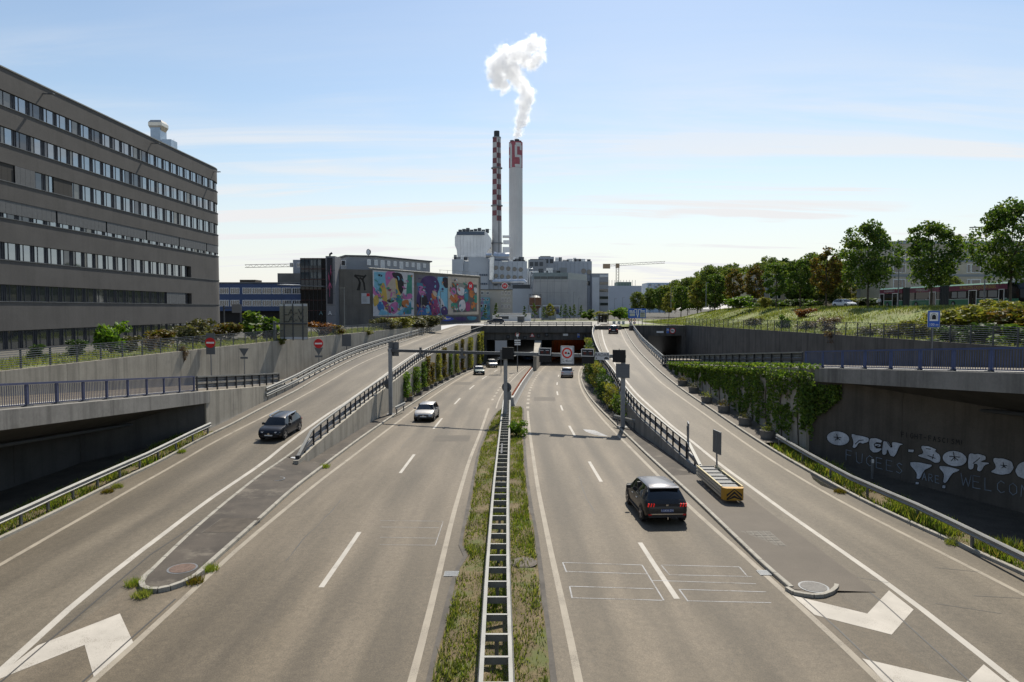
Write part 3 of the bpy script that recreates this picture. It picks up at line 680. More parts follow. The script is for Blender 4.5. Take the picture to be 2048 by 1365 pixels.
# ---------------------------------------------------------------- railings
def blue_rail(label, f, zf, y0, y1, m, name='footbridge_railing'):
    t = thing(name, label, 'railing', (f(y0), y0, zf(y0)))
    post = MB(); post.box(-.045, .045, -.06, .06, 0, 1.0); post = mesh_of(post, 'post', m)
    plate = MB(); plate.box(-.14, .14, -.2, .2, 0, .035); plate.box(-.07, .07, -.11, .11, .035, .09); plate = mesh_of(plate, 'base_plate', DARKM)
    bal = MB(); bal.box(-.009, .009, -.014, .014, .1, .95); bal = mesh_of(bal, 'baluster', m)
    ys = frange(y0, y1, 2.0)
    for y in ys: p = share(post, 'post', t, (f(y), y, zf(y) + .1)); q = bpy.data.objects.new('base_plate', plate); COL.objects.link(q); q.parent = p
    for z, w, h, n in ((1.12, .13, .09, 'top_rail'), (.19, .05, .05, 'bottom_rail')):
        mb = MB(); mb.sweep([(f(y), y, zf(y) + z) for y in frange(y0, y1, 2)], [(-w/2, -h/2), (w/2, -h/2), (w/2, h/2), (-w/2, h/2)]); mb.build(n, m, t)
    for i in range(len(ys) - 1):
        for k in range(1, 15):
            y = ys[i] + (ys[i+1] - ys[i]) * k / 15; share(bal, 'baluster', t, (f(y), y, zf(y) + .1))
blue_rail('blue-violet barred railing along the left side road deck', lambda y: LDECK(y) - .12, zLO, 24, 46, BLUEP)
blue_rail('deep blue barred railing along the right side road deck', lambda y: RDECK(y) + .12, zRO, 23, 44, BLUEP2)
WPROF = [(0, 0), (.035, .03), (.075, .07), (.03, .11), (.03, .2), (.075, .24), (.035, .28), (0, .31), (-.02, .31), (.01, .275), (.05, .24), (.005, .2), (.005, .11), (.05, .07), (.01, .035), (-.02, 0)]
def wprof(s): return [(a * s, b) for a, b in WPROF]
def wbeam(par, f, zf, y0, y1, h, s, name='beam', m=None, step=2.5):
    mb = MB(); mb.sweep([(f(y), y, zf(y) + h) for y in frange(y0, y1, step)], wprof(s)); return mb.build(name, m or STEEL, par)
def posts(par, f, zf, ys, w, d, h, m, name='post', z0=0):
    pm = MB(); pm.box(-w/2, w/2, -d/2, d/2, z0, h); pm = mesh_of(pm, name, m)
    for y in ys: share(pm, name, par, (f(y), y, zf(y)))
def black_rail(label, f, zf, y0, y1, s, sp=1.5, h=1.0, slope=None, name='crash_railing', mid=(.42,)):
    t = thing(name, label, 'railing', (f(y0), y0, zf(y0)))
    posts(t, f, zf, frange(y0 + (3.0 if slope == 1 else 0), y1, sp), .09, .1, h, BLACKM)
    ya = y0 + (2.6 if slope == 1 else 0)
    mb = MB(); mb.sweep([(f(y), y, zf(y) + h) for y in frange(ya, y1, 2.2)], [(-.06, -.05), (.06, -.05), (.06, .04), (-.06, .04)]); mb.build('top_rail', STEEL, t)
    for hm in mid: wbeam(t, lambda y: f(y) + s * .05, zf, ya, y1, hm - .12, s, 'beam', STEELD)
    if slope == 1:
        mb = MB(); mb.bar((f(ya), ya, zf(ya) + h), (f(y0), y0, zf(y0) + .12), .18, .09); mb.build('end_rail', STEEL, t)
        mb = MB(); mb.bar((f(ya), ya, zf(ya) + hm), (f(y0) , y0 + .3, zf(y0) + .2), .1, .2); mb.build('end_beam', STEELD, t)
        posts(t, f, zf, [y0 + 1.3], .09, .1, .55, BLACKM, 'short_post'); mb = MB(); mb.box(f(y0) - .12, f(y0) + .12, y0 - .1, y0 + .25, zf(y0), zf(y0) + .2); mb.build('foot', BLACKM, t)
    return t
black_rail('black post railing on the wall between left ramp and motorway', lambda y: LDIV(y) - .15, zLt, 39.4, 152, -1, 1.5, 1.0, 1)
black_rail('black post railing on the wall between motorway and right ramp', lambda y: RDIV(y) + .15, zRt, 36.8, 152, 1, 1.5, 1.0, 1)
black_rail('short black railing continuing the blue-violet railing to the left ramp', lambda y: LDECK(y) - .1, lambda y: zLO(y) + .1, 46.4, 61, -1, 1.5, 1.0, mid=(.3, .75))
black_rail('black railing above the ivy wall at the right side road', lambda y: RDECK(y) + .1, lambda y: zRO(y) + .1, 44.4, 84, 1, 1.6, 1.0, mid=(.3, .75))
def guard(label, f, zf, ys0, ys1, sp, hs, s, pm=STEELD, name='guardrail', off=0):
    t = thing(name, label, 'guardrail', (f(ys0), ys0, zf(ys0)))
    posts(t, lambda y: f(y) - s * .08, zf, frange(ys0 + .4, ys1 - .2, sp), .08, .12, hs[-1] + .26, pm)
    for h in hs: wbeam(t, f, zf, ys0, ys1, h, s)
    return t
def pathfn(pts): pts = sorted((p.y, p.x) for p in pts); return pch(*pts)
GLf = pathfn([hit(x, y, zL, .8) for x, y in ((0, 1037), (171, 960), (300, 904), (422, 846))])
GRf = pathfn([hit(x, y, zR, .8) for x, y in ((1573, 881.6), (1686, 944), (1833, 1008), (2048, 1110.5))])
guard('single beam guardrail on the grass verge of the left ramp', GLf, lambda y: zL(y) + .05, 14, 45.5, 1.9, (.5,), 1)
guard('single beam guardrail on the grass verge of the right ramp', GRf, lambda y: zR(y) + .05, 14, 43.2, 3.8, (.5,), -1)
guard('double beam guardrail along the outer edge of the left ramp', lambda y: LOX(y) + .05, lambda y: zL(y) + .1, 57, 152, 2.2, (.35, .85), 1, BLACKM)
guard('double beam guardrail along the outer edge of the right ramp', lambda y: ROX(y) + .0, lambda y: zR(y) + .1, 80, 164, 2.2, (.35, .8), -1, BLACKM)
# ladder shaped central barrier
CBf = pathfn([hit(x, y, zM, .75) for x, y in ((992, 1365), (996, 1114), (1003, 950), (1012, 822))])
t = thing('central_barrier', 'ladder shaped steel barrier standing in the grass median', 'barrier', (CBf(8), 8, zM(8)))
for s in (-1, 1):
    mb = MB(); mb.sweep([(CBf(y) + s * .33, y, zM(y) + .48) for y in frange(6, 69, 2)], [(-.05, .28), (.05, .28), (.05, .3), (s * .05, .3), (s * .05, .22), (s * .085, .16), (s * .04, .12), (s * .085, .06), (s * .05, 0), (s * .03, 0), (s * .02, .24), (-s*.05, .27)]); mb.build('side_rail', STEEL, t)
plm = MB(); plm.box(-.30, .30, -.05, .03, .26, .27); plm.box(-.3, .3, .01, .022, .06, .26); plm = mesh_of(plm, 'crosspiece', STEEL)
pom = MB(); pom.box(-.05, .05, -.06, .06, 0, .56); pom = mesh_of(pom, 'post', STEELD)
for i, y in enumerate(frange(6.5, 68, 1.14)):
    share(plm, 'crosspiece', t, (CBf(y), y, zM(y) + .5))
    if i % 3 == 0: share(pom, 'post', t, (CBf(y), y + .06, zM(y)))
mb = MB(); c = hit(1003, 905, zM, .75); mb.box(c.x - .05, c.x + .05, c.y - .4, c.y + 2.6, c.z, c.z + .03); mb.build('strip', BLACKM, t)
# movable barrier with orange reflectors beyond the ladder barrier
MVf = pathfn([hit(x, y, zM, .9) for x, y in ((1024, 796), (1045, 762), (1066, 734))])
t = thing('movable_barrier', 'white concrete barrier with orange reflectors leading to the tunnel divider', 'barrier', (MVf(70), 70, zM(70)))
PROFB = [(-.3, 0), (.3, 0), (.2, .25), (.12, .9), (-.12, .9), (-.2, .25)]
for y in frange(70, 122, 4)[:-1]:
    mb = MB(); mb.sweep([(MVf(y + .02), y + .02, zM(y)), (MVf(y + 3.98), y + 3.98, zM(y + 4))], PROFB); mb.build('segment', M('white_concrete', (.38, .37, .345), .8, var=.1), t) if y == 70 else mb.build('segment', bpy.data.materials['white_concrete'], t)
om = MB(); om.box(-.09, .09, -.05, .05, 0, .2); om = mesh_of(om, 'reflector', flat('reflector_orange', (.55, .12, .03), .5))
for y in frange(72, 121, 1.25): share(om, 'reflector', t, (MVf(y) - .1, y, zM(y) + .9))
mb = MB(); c = V((MVf(70.5) - .35, 70.5, zM(70))); mb.box(c.x-.2, c.x+.2, c.y-.2, c.y+.2, c.z, c.z+1.5); mb.build('end_post', GREYM, t)

# ---------------------------------------------------------------- tunnel portals
YP = 150.0
t = thing('tunnel_portal', 'wide dark concrete motorway tunnel portal with two tubes below the street', 'portal', (5, YP, zM(YP)))
XL0, XL1, XR0, XR1 = -5.6, 4.9, 6.6, 17.4
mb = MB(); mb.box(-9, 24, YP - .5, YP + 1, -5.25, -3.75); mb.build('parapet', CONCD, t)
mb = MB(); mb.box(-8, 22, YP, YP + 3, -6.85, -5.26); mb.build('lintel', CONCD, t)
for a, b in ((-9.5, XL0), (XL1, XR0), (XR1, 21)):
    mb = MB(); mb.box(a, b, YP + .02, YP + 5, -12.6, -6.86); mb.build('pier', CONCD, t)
mb = MB(); mb.add([(5.0, 128, zM(128)), (5.6, 128, zM(128)), (6.5, YP, zM(YP)), (5.0, YP, zM(YP)), (5.0, 128, -8.9), (5.6, 128, -8.9), (6.5, YP, -7.0), (5.0, YP, -7.0)], [(0,1,5,4),(1,2,6,5),(2,3,7,6),(3,0,4,7),(4,5,6,7)]); 
for v_ in mb.v: v_.x += (v_.y - 150) * .045
mb.build('divider_wall', CONC, t)
TUN = flat('tunnel_lining', (.05, .05, .05), .9)
mb = MB()
for f0, f1 in ((lambda y: LL(y) - 1.2, lambda y: LR(y) + .6), (lambda y: RL(y) - .6, lambda y: RR(y) + 1.6)):
    rows = [[(f0(y), y, zM(y) - .1), (f0(y), y, -6.9 - (y - YP) * .012), (f1(y), y, -6.9 - (y - YP) * .012), (f1(y), y, zM(y) - .1)] for y in frange(YP + 4, 234, 6)]
    mb.sheet(rows); mb.face(rows[-1])
mb.build('tube_lining', TUN, t)
mb = MB(); mb.sheet([[(RL(y) - .45, y, zM(y) + .3), (RL(y) - .45, y, -7.3 - (y - YP) * .012)] for y in frange(YP + 6, 233, 4)]); mb.build('orange_lining', ORANGE, t)
lm = MB(); lm.box(-.25, .25, -.1, .1, -.06, .06); lm = mesh_of(lm, 'ceiling_lamp', flat('tunnel_lamp', (1, .6, .3), emit=7))
for i in range(9):
    share(lm, 'ceiling_lamp', t, (RM(162 + 7 * i) - 1.2, 162 + 7 * i, -7.12 - .084 * i))
# right side portal
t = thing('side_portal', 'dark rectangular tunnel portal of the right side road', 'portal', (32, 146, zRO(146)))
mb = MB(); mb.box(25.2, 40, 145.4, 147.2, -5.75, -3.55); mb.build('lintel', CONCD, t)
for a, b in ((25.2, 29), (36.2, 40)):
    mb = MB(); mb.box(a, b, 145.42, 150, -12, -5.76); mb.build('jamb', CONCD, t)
mb = MB(); mb.sheet([[(28.9, y, zRO(y) - .2), (28.9, y, -5.7), (36.3, y, -5.7), (36.3, y, zRO(y) - .2)] for y in (147, 200)]); mb.face([(28.9, 190, -12), (36.3, 190, -12), (36.3, 190, -5), (28.9, 190, -5)]); mb.build('tube_lining', TUN, t)
# parapet barrier along the cover street
t = thing('street_railing', 'dark low railing on the parapet above the motorway tunnel', 'railing', (0, YP, -3.75))
posts(t, lambda x: 0, lambda x: 0, [], .1, .1, 1, BLACKM)
pm = MB(); pm.box(-.06, .06, -.06, .06, 0, .75); pm = mesh_of(pm, 'post', BLACKM)
for x in frange(-5.5, 17.4, 1.9): share(pm, 'post', t, (x, YP, -3.75))
mb = MB(); mb.box(-6.2, 17.6, YP - .1, YP + .1, -3.06, -2.9); mb.build('top_rail', STEELD, t)
mb = MB(); mb.box(-6.2, 17.6, YP - .12, YP - .05, -3.5, -3.25); mb.build('beam', STEELD, t)

# ---------------------------------------------------------------- gantry with its boxes
GA, GB = V((-11.15, 62.4, -3.82)), V((8.9, 54.5, -3.82))
gdir = (GB - GA).normalized(); gn = V((gdir.y, -gdir.x, 0))       # towards the camera
GP = lambda px, z=-3.82: (lambda s: V((GA.x + s * (GB.x - GA.x), GA.y + s * (GB.y - GA.y), z)))((lambda a: (a * GA.y - GA.x) / ((GB.x - GA.x) - a * (GB.y - GA.y)))((px - 1024) / F * 1.0024))
t = thing('sign_gantry', 'grey steel gantry spanning both carriageways on three posts', 'gantry', (GA.x, GA.y, zM(GA.y)))
GAN = M('gantry_steel', (.26, .27, .28), .5, metal=.35, var=.1, scale=2)
mb = MB(); mb.bar(GA - gdir * .2, GP(1011), .24, .25); mb.build('beam', M('gantry_dark', (.11, .115, .12), .5, metal=.3), t)
mb = MB(); mb.bar(GP(1011), GB + gdir * .2, .24, .28); mb.build('beam', M('gantry_mid', (.17, .18, .185), .5, metal=.3), t)
for p in (GA, GP(1011), GB):
    mb = MB(); zb = zM(p.y) + .1; mb.box(p.x - .16, p.x + .16, p.y - .16, p.y + .16, zb, -3.6); mb.build('post', GAN, t)
    mb = MB(); mb.box(p.x - .35, p.x + .35, p.y - .35, p.y + .35, zb, zb + .06); mb.build('foot_plate', STEELD, t)
for px in (843, 926, 1004):
    p = GP(px); mb = MB(); mb.obox(p + gn * .16, gdir * .1, V((0, 0, .36)), gn * .05); mb.obox(p + gn * .16 - V((0, 0, .42)), gdir * .28, V((0, 0, .1)), gn * .12); mb.build('bracket', STEELD, t)
def plate(mb, c, u, v, w, h, mi=0, d=.0): # rectangle facing u x v
    c, u, v = V(c), V(u).normalized(), V(v).normalized(); n = u.cross(v) * d
    mb.face([c - u*w/2 - v*h/2 + n, c + u*w/2 - v*h/2 + n, c + u*w/2 + v*h/2 + n, c - u*w/2 + v*h/2 + n], mi)
UP = V((0, 0, 1))
def gsignal(px, label):
    p = GP(px) + gn * .32; t = thing('lane_signal', label, 'traffic signal', p - UP * .62, 'lane signals on the gantry')
    mb = MB(); mb.obox(p + UP * .27, gdir * .5, UP * .3, gn * .12); mb.build('housing', BLACKM, t)
    mb = MB(); q = p + UP * .27 + gn * .125
    for a, b, w, h in ((0, .28, 1.06, .05), (0, -.28, 1.06, .05)): plate(mb, q + UP * b, gdir, UP, w, h, d=.003)
    for a in (-.505, .505): plate(mb, q + gdir * a, gdir, UP, .05, .6, d=.003)
    mb.build('white_frame', WHITE, t)
    for a in (-.24, .24):
        mb = MB(); mb.disc(q + gdir * a - UP * .04, gdir, UP, .12, 18, depth=.02); r = mb.build('lamp', flat('lamp_red_off', (.09, .012, .01), .3), t)
        mb = MB(); mb.obox(q + gdir * a + UP * .1 + gn * .06, gdir * .13, gn * .07, UP * .012); mb.build('visor', WHITE, r)
    mb = MB(); mb.obox(p - UP * .34, gdir * .5, UP * .28, gn * .1); mb.build('lower_panel', SBLACK, t)
gsignal(1093, 'black two-lamp lane signal next to the wider no-overtaking sign, on its median side')
gsignal(1178, 'black two-lamp lane signal between the no-overtaking sign and the radar sign')
p = GP(1137) + gn * .34; t = thing('no_overtaking_sign', 'red ringed no-overtaking sign for lorries reading 2,4km on the gantry', 'road sign', p - UP * .7)
mb = MB(); mb.obox(p + UP * .03, gdir * .56, UP * .74, gn * .06); mb.build('board', flat('board_grey', (.42, .43, .44), .5), t)
q = p + gn * .066 + UP * .2
mb = MB(); mb.ring(q + gn * .004, gdir, UP, .31, .44); mb.build('red_ring', flat('bright_red', (.72, .03, .015), .45), t)
mb = MB(); plate(mb, q + UP*0, gdir, UP, .92, .92, d=.002); plate(mb, q - UP * .66, gdir, UP, .92, .34, d=.002); mb.build('white_face', WHITE, t)
mb = MB(); plate(mb, q - gdir * .11, gdir, UP, .2, .19, d=.005); mb.build('red_lorry', bpy.data.materials['bright_red'], t)
mb = MB(); plate(mb, q + gdir * .13 - UP * .05, gdir, UP, .18, .09, d=.005); plate(mb, q + gdir * .12 + UP * .02, gdir, UP, .1, .06, d=.005); mb.build('black_car', SBLACK, t)
mb = MB(); mb.text('2,4km', q - UP * .66 + gn * .006, gdir, UP, .3); 
for a in (-.41, .41): plate(mb, q - UP * .66 + gdir * a, gdir, UP, .025, .24, d=.006); mb.face([q - UP*.66 + gdir*(a-.05) + UP*.07 + gn*.006, q - UP*.66 + gdir*(a+.05) + UP*.07 + gn*.006, q - UP*.66 + gdir*a + UP*.14 + gn*.006])
mb.build('lettering', SBLACK, t)
p = GP(1205.5) + gn * .25; t = thing('radar_sign', 'white sign reading RADAR above a car symbol on the gantry', 'road sign', p - UP * .3)
mb = MB(); mb.obox(p, gdir * .6, UP * .31, gn * .02); mb.build('board', flat('sign_white_grey', (.55, .56, .57), .5), t)
mb = MB(); q = p + gn * .024; mb.text('RADAR', q + UP * .1, gdir, UP, .37, sx=.95); mb.disc(q - gdir * .46 - UP * .17, gdir, UP, .05, 12)
plate(mb, q + gdir * .36 - UP * .17, gdir, UP, .36, .09); plate(mb, q + gdir * .36 - UP * .1, gdir, UP, .22, .07); mb.build('lettering', SBLACK, t)
for px, lb in ((1019, 'black square signal box seen on the middle gantry post'), (1240, 'black square signal box at the right end of the gantry')):
    p = GP(px) + gn * .34; t = thing('signal_box', lb, 'signal box', p - UP * .5)
    mb = MB(); mb.obox(p + UP * .05, gdir * .51, UP * .5, gn * .1); mb.build('panel', SBLACK, t)
    mb = MB(); mb.tube([p + UP * .55, p + UP * .64], .03, 6); mb.build('knob', BLACKM, t)
    mb = MB(); mb.obox(p - gn * .2, gdir * .08, UP * .3, gn * .1); mb.build('bracket', GREYM, t)
p = GP(1247, -4.95) + gn * .28; t = thing('louvre_panel', 'square grey slatted panel on the right gantry post', 'panel', p - UP * .55)
mb = MB(); mb.obox(p, gdir * .55, UP * .56, gn * .04); mb.build('back', flat('louvre_back', (.1, .11, .12), .6), t)
for i in range(9): mb = MB(); mb.obox(p + UP * (-.48 + .12 * i) + gn * .055, gdir * .53, UP * .045, gn * .015); mb.build('slat', flat('louvre_slat', (.16, .17, .18), .6) if i == 0 else bpy.data.materials['louvre_slat'], t)
for px, z, r, lb in ((1011, -6.75, .44, 'round grey back of a road sign on the middle gantry post'), (773, -6.95, .44, 'round grey back of a road sign on the left gantry post')):
    p = GP(px, z) - gn * .24; t = thing('reversed_sign', lb, 'road sign', p - UP * r); mb = MB(); mb.disc(p, gdir, UP, r, 28, depth=.03); mb.build('disc', flat('sign_back_grey', (.13, .14, .15), .5, .3) if px == 1011 else bpy.data.materials['sign_back_grey'], t)
    mb = MB(); mb.obox(p + gn * .08, gdir * .3, UP * .04, gn * .06); mb.build('clamp', STEELD, t)
SB = bpy.data.materials['sign_back_grey']
p = GP(784, -3.7) - gn * .3; t = thing('reversed_sign', 'square grey sign back at the left end of the gantry', 'road sign', p - UP * .65); mb = MB(); mb.obox(p, gdir * .55, UP * .65, gn * .02); mb.build('board', GREYM, t)
mb = MB(); mb.obox(p + gn * .1, gdir * .06, UP * .62, gn * .08); mb.build('rail', STEELD, t)
p = A(1002, 693, 120); t = thing('reversed_sign', 'pale rectangular sign back in front of the left tunnel tube', 'road sign', (p.x, p.y, zM(120))); mb = MB(); mb.box(p.x - 1.05, p.x + 1.05, p.y - .04, p.y + .04, p.z - 1, p.z + 1.); mb.build('board', flat('pale_board', (.33, .35, .38), .5), t)
mb = MB(); mb.box(p.x - .06, p.x + .06, p.y + .05, p.y + .18, zM(120), p.z + 1); mb.build('pole', STEELD, t)
p = A(1035, 684, 125); t = thing('camera_mast', 'mast with white camera and small white plates before the left tunnel tube', 'mast', (p.x, p.y, zM(125)))
mb = MB(); mb.tube([(p.x, p.y, zM(125)), (p.x, p.y, p.z + 1)], .09, 8); mb.build('pole', GREYM, t)
for dz in (.25, -.15, -.5): mb = MB(); mb.box(p.x - .55, p.x + .55, p.y - .1, p.y - .05, p.z + dz - .12, p.z + dz + .12); mb.build('plate', WHITE, t)
mb = MB(); mb.obox((p.x, p.y - .15, p.z + 1.1), (.2, 0, .08), (0, .3, 0), (-.05, 0, .15)); mb.build('camera', WHITE, t)
# signs on the portal front
def proundel(px, py, Y, r, label, inner=None):
    p = A(px, py, Y); t = thing('round_sign', label, 'road sign', p - UP * r); mb = MB(); mb.disc(p, (1, 0, 0), UP, r, 26, depth=.04); mb.build('white_face', WHITE, t)
    mb = MB(); mb.ring(p - V((0, .01, 0)), (1, 0, 0), UP, r * .72, r, 26); mb.build('red_ring', RED, t)
    mb = MB(); 
    if inner == 'lorry': plate(mb, p - V((.12, .012, 0)), (1, 0, 0), UP, .3, .3); plate(mb, p + V((.22, -.012, -.05)), (1, 0, 0), UP, .25, .16)
    else: mb.text(inner or '80', p - V((0, .012, 0)), (1, 0, 0), UP, r * .95)
    mb.build('symbol', SBLACK, t)
proundel(1035, 668.5, YP - .1, .5, 'red ringed speed limit sign on the left tunnel tube lintel', '80')
proundel(1345, 662, 145.2, .62, 'red ringed no-overtaking sign on the side portal', 'lorry')
p = A(1064.5, 671.5, YP - .1); t = thing('warning_sign', 'red bordered warning triangle on the tunnel lintel', 'road sign', p - UP * .4)
tri = lambda s, y: [p + V((-s, y, -s * .58)), p + V((s, y, -s * .58)), p + V((0, y, s * 1.15))]
mb = MB(); mb.face(tri(.55, 0)); mb.build('red_border', RED, t); mb = MB(); mb.face(tri(.34, -.01)); mb.build('white_face', WHITE, t); mb = MB(); plate(mb, p - V((0, .02, .02)), (1, 0, 0), UP, .1, .3); mb.build('symbol', SBLACK, t)
def tunnelsign(p, w, h, label, txt=None, pole=None):
    t = thing('tunnel_sign', label, 'road sign', (p.x, p.y, pole if pole is not None else p.z - h / 2)); X = V((1, 0, 0))
    mb = MB(); mb.box(p.x - w/2, p.x + w/2, p.y, p.y + .04, p.z - h/2, p.z + h/2); mb.build('border', flat('sign_edge', (.45, .5, .55), .5) if 'sign_edge' not in bpy.data.materials else bpy.data.materials['sign_edge'], t)
    mb = MB(); plate(mb, p - V((0, .003, 0)), X, UP, w * .94, h * .96); mb.build('blue_face', SBLUE, t)
    q = p + UP * h * .14; mb = MB(); plate(mb, q - V((0, .006, 0)), X, UP, w * .7, w * .7); mb.build('white_field', WHITE, t)
    def arch(r, y, m, n):
        mb = MB(); pts = [q + V((-r, y, -w * .22)), q + V((r, y, -w * .22))] + [q + V((r * math.cos(R(a)), y, r * math.sin(R(a)))) for a in range(0, 181, 15)]
        mb.face(pts); mb.build(n, m, t)
    if txt: arch(w * .27, -.009, SBLACK, 'arch_outline'); arch(w * .235, -.012, WHITE, 'arch_band')
    arch(w * .17, -.015, SBLACK, 'arch')
    if txt: mb = MB(); mb.text(txt, p - V((0, .006, h * .34)), X, UP, w * .3); mb.build('lettering', WHITE, t)
    if pole is not None: mb = MB(); mb.tube([(p.x, p.y + .1, pole), (p.x, p.y + .1, p.z + h / 2 - .1)], .055, 8); mb.build('pole', GREYM, t)
tunnelsign(A(1157, 671.5, YP - .1), .5, .95, 'small blue tunnel sign on the motorway portal lintel')
tunnelsign(A(1335.5, 662, 145.2), .55, 1.05, 'small blue tunnel sign beside the red ringed sign on the side portal')
tunnelsign(A(1867.5, 638.5, 58), 1.05, 1.42, 'blue tunnel sign reading 100 m on a pole above the deep blue railing', '100 m', zRO(58))
for px, py, w, h, Y, lb in ((1131, 670, 1.1, .45, YP - .1, 'small white notice on the right tube lintel'), (1320, 664.5, 1.5, .4, 145.2, 'small white notice on the side portal lintel')):
    p = A(px, py, Y); mb = MB(); mb.box(p.x - w/2, p.x + w/2, p.y, p.y + .04, p.z - h/2, p.z + h/2); tag(mb.build('notice_board', WHITE), lb, 'notice')
for px, py, lb in ((1016, 674, 'over the left lane'), (1050, 676, 'near the warning triangle'), (1077, 672, 'left of the tube divider'), (1093, 670, 'over the tube divider'), (1169, 673, 'beside the small blue tunnel sign')):
    p = A(px, py, YP - .15); t = thing('portal_signal', 'dark signal box on the tunnel lintel ' + lb, 'signal box', p - UP * .3); mb = MB(); mb.box(p.x - .38, p.x + .38, p.y - .2, p.y + .1, p.z - .38, p.z + .38); mb.build('housing', SBLACK, t); mb = MB(); mb.disc(p - V((0, .21, 0)), (1, 0, 0), UP, .24, 16); mb.build('lens', DARKM, t)
# ---------------------------------------------------------------- office building on the left
PLAS = M('brown_grey_plaster', (.086, .082, .079), .9, var=.12, scale=.35, fine=.08, fs=6, bump=.25, bs=10, streak=.12)
WGL = flat('office_glass', (.27, .305, .34), .03, .8)
WGLP = flat('blind_glass', (.16, .16, .155), .12, .4)
WGLD = flat('open_glass', (.1, .11, .125), .03, .6)
WGL2 = flat('dark_reflection_glass', (.14, .15, .155), .04, .7)  # lower rows: the dark reflection of trees is put into the glass colour
WFR = flat('window_frame_dark', (.016, .02, .03), .45, .2)
BLIND = M('grey_blind', (.1, .105, .11), .7, var=.1, scale=3, fine=.1, fs=8)
BLINDD = M('dark_screen', (.035, .033, .03), .8, var=.1)
FX, FYC, FR = -48.0, 111.0, 6.0
def fpos(s):                                   # s metres along the facade from y=0; rounded far corner
    if s <= FYC: return V((FX, s, 0)), V((0, 1, 0))
    a = (s - FYC) / FR
    if a <= math.pi / 2: return V((FX - FR + FR * math.cos(a), FYC + FR * math.sin(a), 0)), V((-math.sin(a), math.cos(a), 0))
    e = s - FYC - FR * math.pi / 2; return V((FX - FR - e, FYC + FR, 0)), V((-1, 0, 0))
SEND = FYC + FR * math.pi / 2 + 30
bld = thing('office_building', 'large brown-grey office building with ribbon windows and a rounded corner', 'building', (-66, 70, -4))
def band(z0, z1, s0=10, s1=SEND, out=0, name='facade_band', m=PLAS, th=.5):
    ss = frange(s0, FYC, 8)[:-1] + frange(FYC, FYC + FR * math.pi / 2, .8)[:-1] + [FYC + FR * math.pi / 2, SEND] if s1 > FYC else frange(s0, s1, 8)
    mb = MB(); rows = []
    for s in ss:
        p, d = fpos(s); n = V((d.y, -d.x, 0)); a, b = p + n * out, p - n * th
        rows.append([(a.x, a.y, z0), (a.x, a.y, z1), (b.x, b.y, z1), (b.x, b.y, z0), (a.x, a.y, z0)])
    mb.sheet(rows); mb.face(rows[0][:4]); mb.face(rows[-1][:4][::-1]); return mb.build(name, m, bld)
ROWS = [(19.15, 20.6), (15.6, 17.2), (12.1, 13.8), (8.6, 10.3), (4.65, 6.3), (.7, 2.3), (-3.9, -2.1)]
tops = [22.7] + [r[0] for r in ROWS]
for i in range(7): band(ROWS[i][1], tops[i])
band(-4.2, -3.9); band(22.7, 22.82, out=.08, name='roof_edge', m=STEEL, th=.6)
for i in range(6): band(tops[i + 1] - .05, tops[i + 1] + .004, out=.07, name='window_sill', m=STEELD, th=.3)
mb = MB(); mb.prism([(FX - .6, 10), (FX - .6, FYC), (FX - FR - .6, FYC + FR - .6), (-90, FYC + FR - .6), (-90, 10)], 22.3, 22.5); mb.build('roof', GREYM, bld)
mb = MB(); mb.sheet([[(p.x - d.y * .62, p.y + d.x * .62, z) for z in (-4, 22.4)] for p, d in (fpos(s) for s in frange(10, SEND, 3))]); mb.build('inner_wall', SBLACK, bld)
MODW = 2.02
def winmesh(h, WGL=WGL):
    fr = MB()
    for a, b in ((0, .05), (.45, .54), (1.46, 1.55), (1.72, 1.78), (1.97, 2.02)): fr.box(a, b, .14, .26, 0, h)
    fr.box(1.55, 1.97, .18, .26, .0, h); fr.box(0, 1.55, .15, .24, 0, .05); fr.box(0, 1.55, .15, .24, h - .05, h)
    pa = MB(); pa.face([(.05, .17, .05), (.45, .17, .05), (.45, .17, h - .05), (.05, .17, h - .05)])
    pb = MB(); pb.face([(.54, .17, .05), (1.46, .17, .05), (1.46, .17, h - .05), (.54, .17, h - .05)])
    return mesh_of(fr, 'window', WFR), mesh_of(pa, 'pane', WGL), mesh_of(pb, 'pane', WGL)
nmod = int((FYC + FR * math.pi / 2 + 4 - 55) / MODW)
for ri, (z0, z1) in enumerate(ROWS):
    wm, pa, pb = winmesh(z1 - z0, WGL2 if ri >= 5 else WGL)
    for k in range(nmod):
        s = 55 + k * MODW
        if ri >= 4 and s > 101: continue
        p, _d = fpos(s); p2, _d = fpos(s + MODW); d = (p2 - p).normalized(); rz = math.atan2(d.y, d.x)
        w = share(wm, 'window', bld, (p.x, p.y, z0 + .002), (0, 0, rz))
        for q in (pa, pb):
            c = bpy.data.objects.new('pane', q); COL.objects.link(c); c.parent = w; rv = random.random()
            if rv < .24 and ri < 5: c.material_slots[0].link = 'OBJECT'; c.material_slots[0].material = WGLP if rv < .1 else WGLD
    if ri >= 4: band(z0, z1, 102.5, SEND, out=-.003)
def blindpiece(s0, s1, z0, z1, m, out=-.04, name='blind'):
    mb = MB(); n = max(1, round((s1 - s0) / .7))
    for i in range(n):
        a, d = fpos(s0 + (s1 - s0) * i / n + .01); b, _ = fpos(s0 + (s1 - s0) * (i + 1) / n - .01); nn = V((d.y, -d.x, 0)) * out
        a, b = a + nn, b + nn; mb.add([(a.x, a.y, z0), (b.x, b.y, z0), (b.x, b.y, z1), (a.x, a.y, z1)], [(0, 1, 2, 3)])
    mb.build(name, m, bld)
z0, z1 = ROWS[3]
k = 55
while k < FYC + 8: e = min(k + 8.6, FYC + 8.4); blindpiece(k, e, z0 + .45, z1 - .02, BLIND); k += 8.85
z0, z1 = ROWS[2]
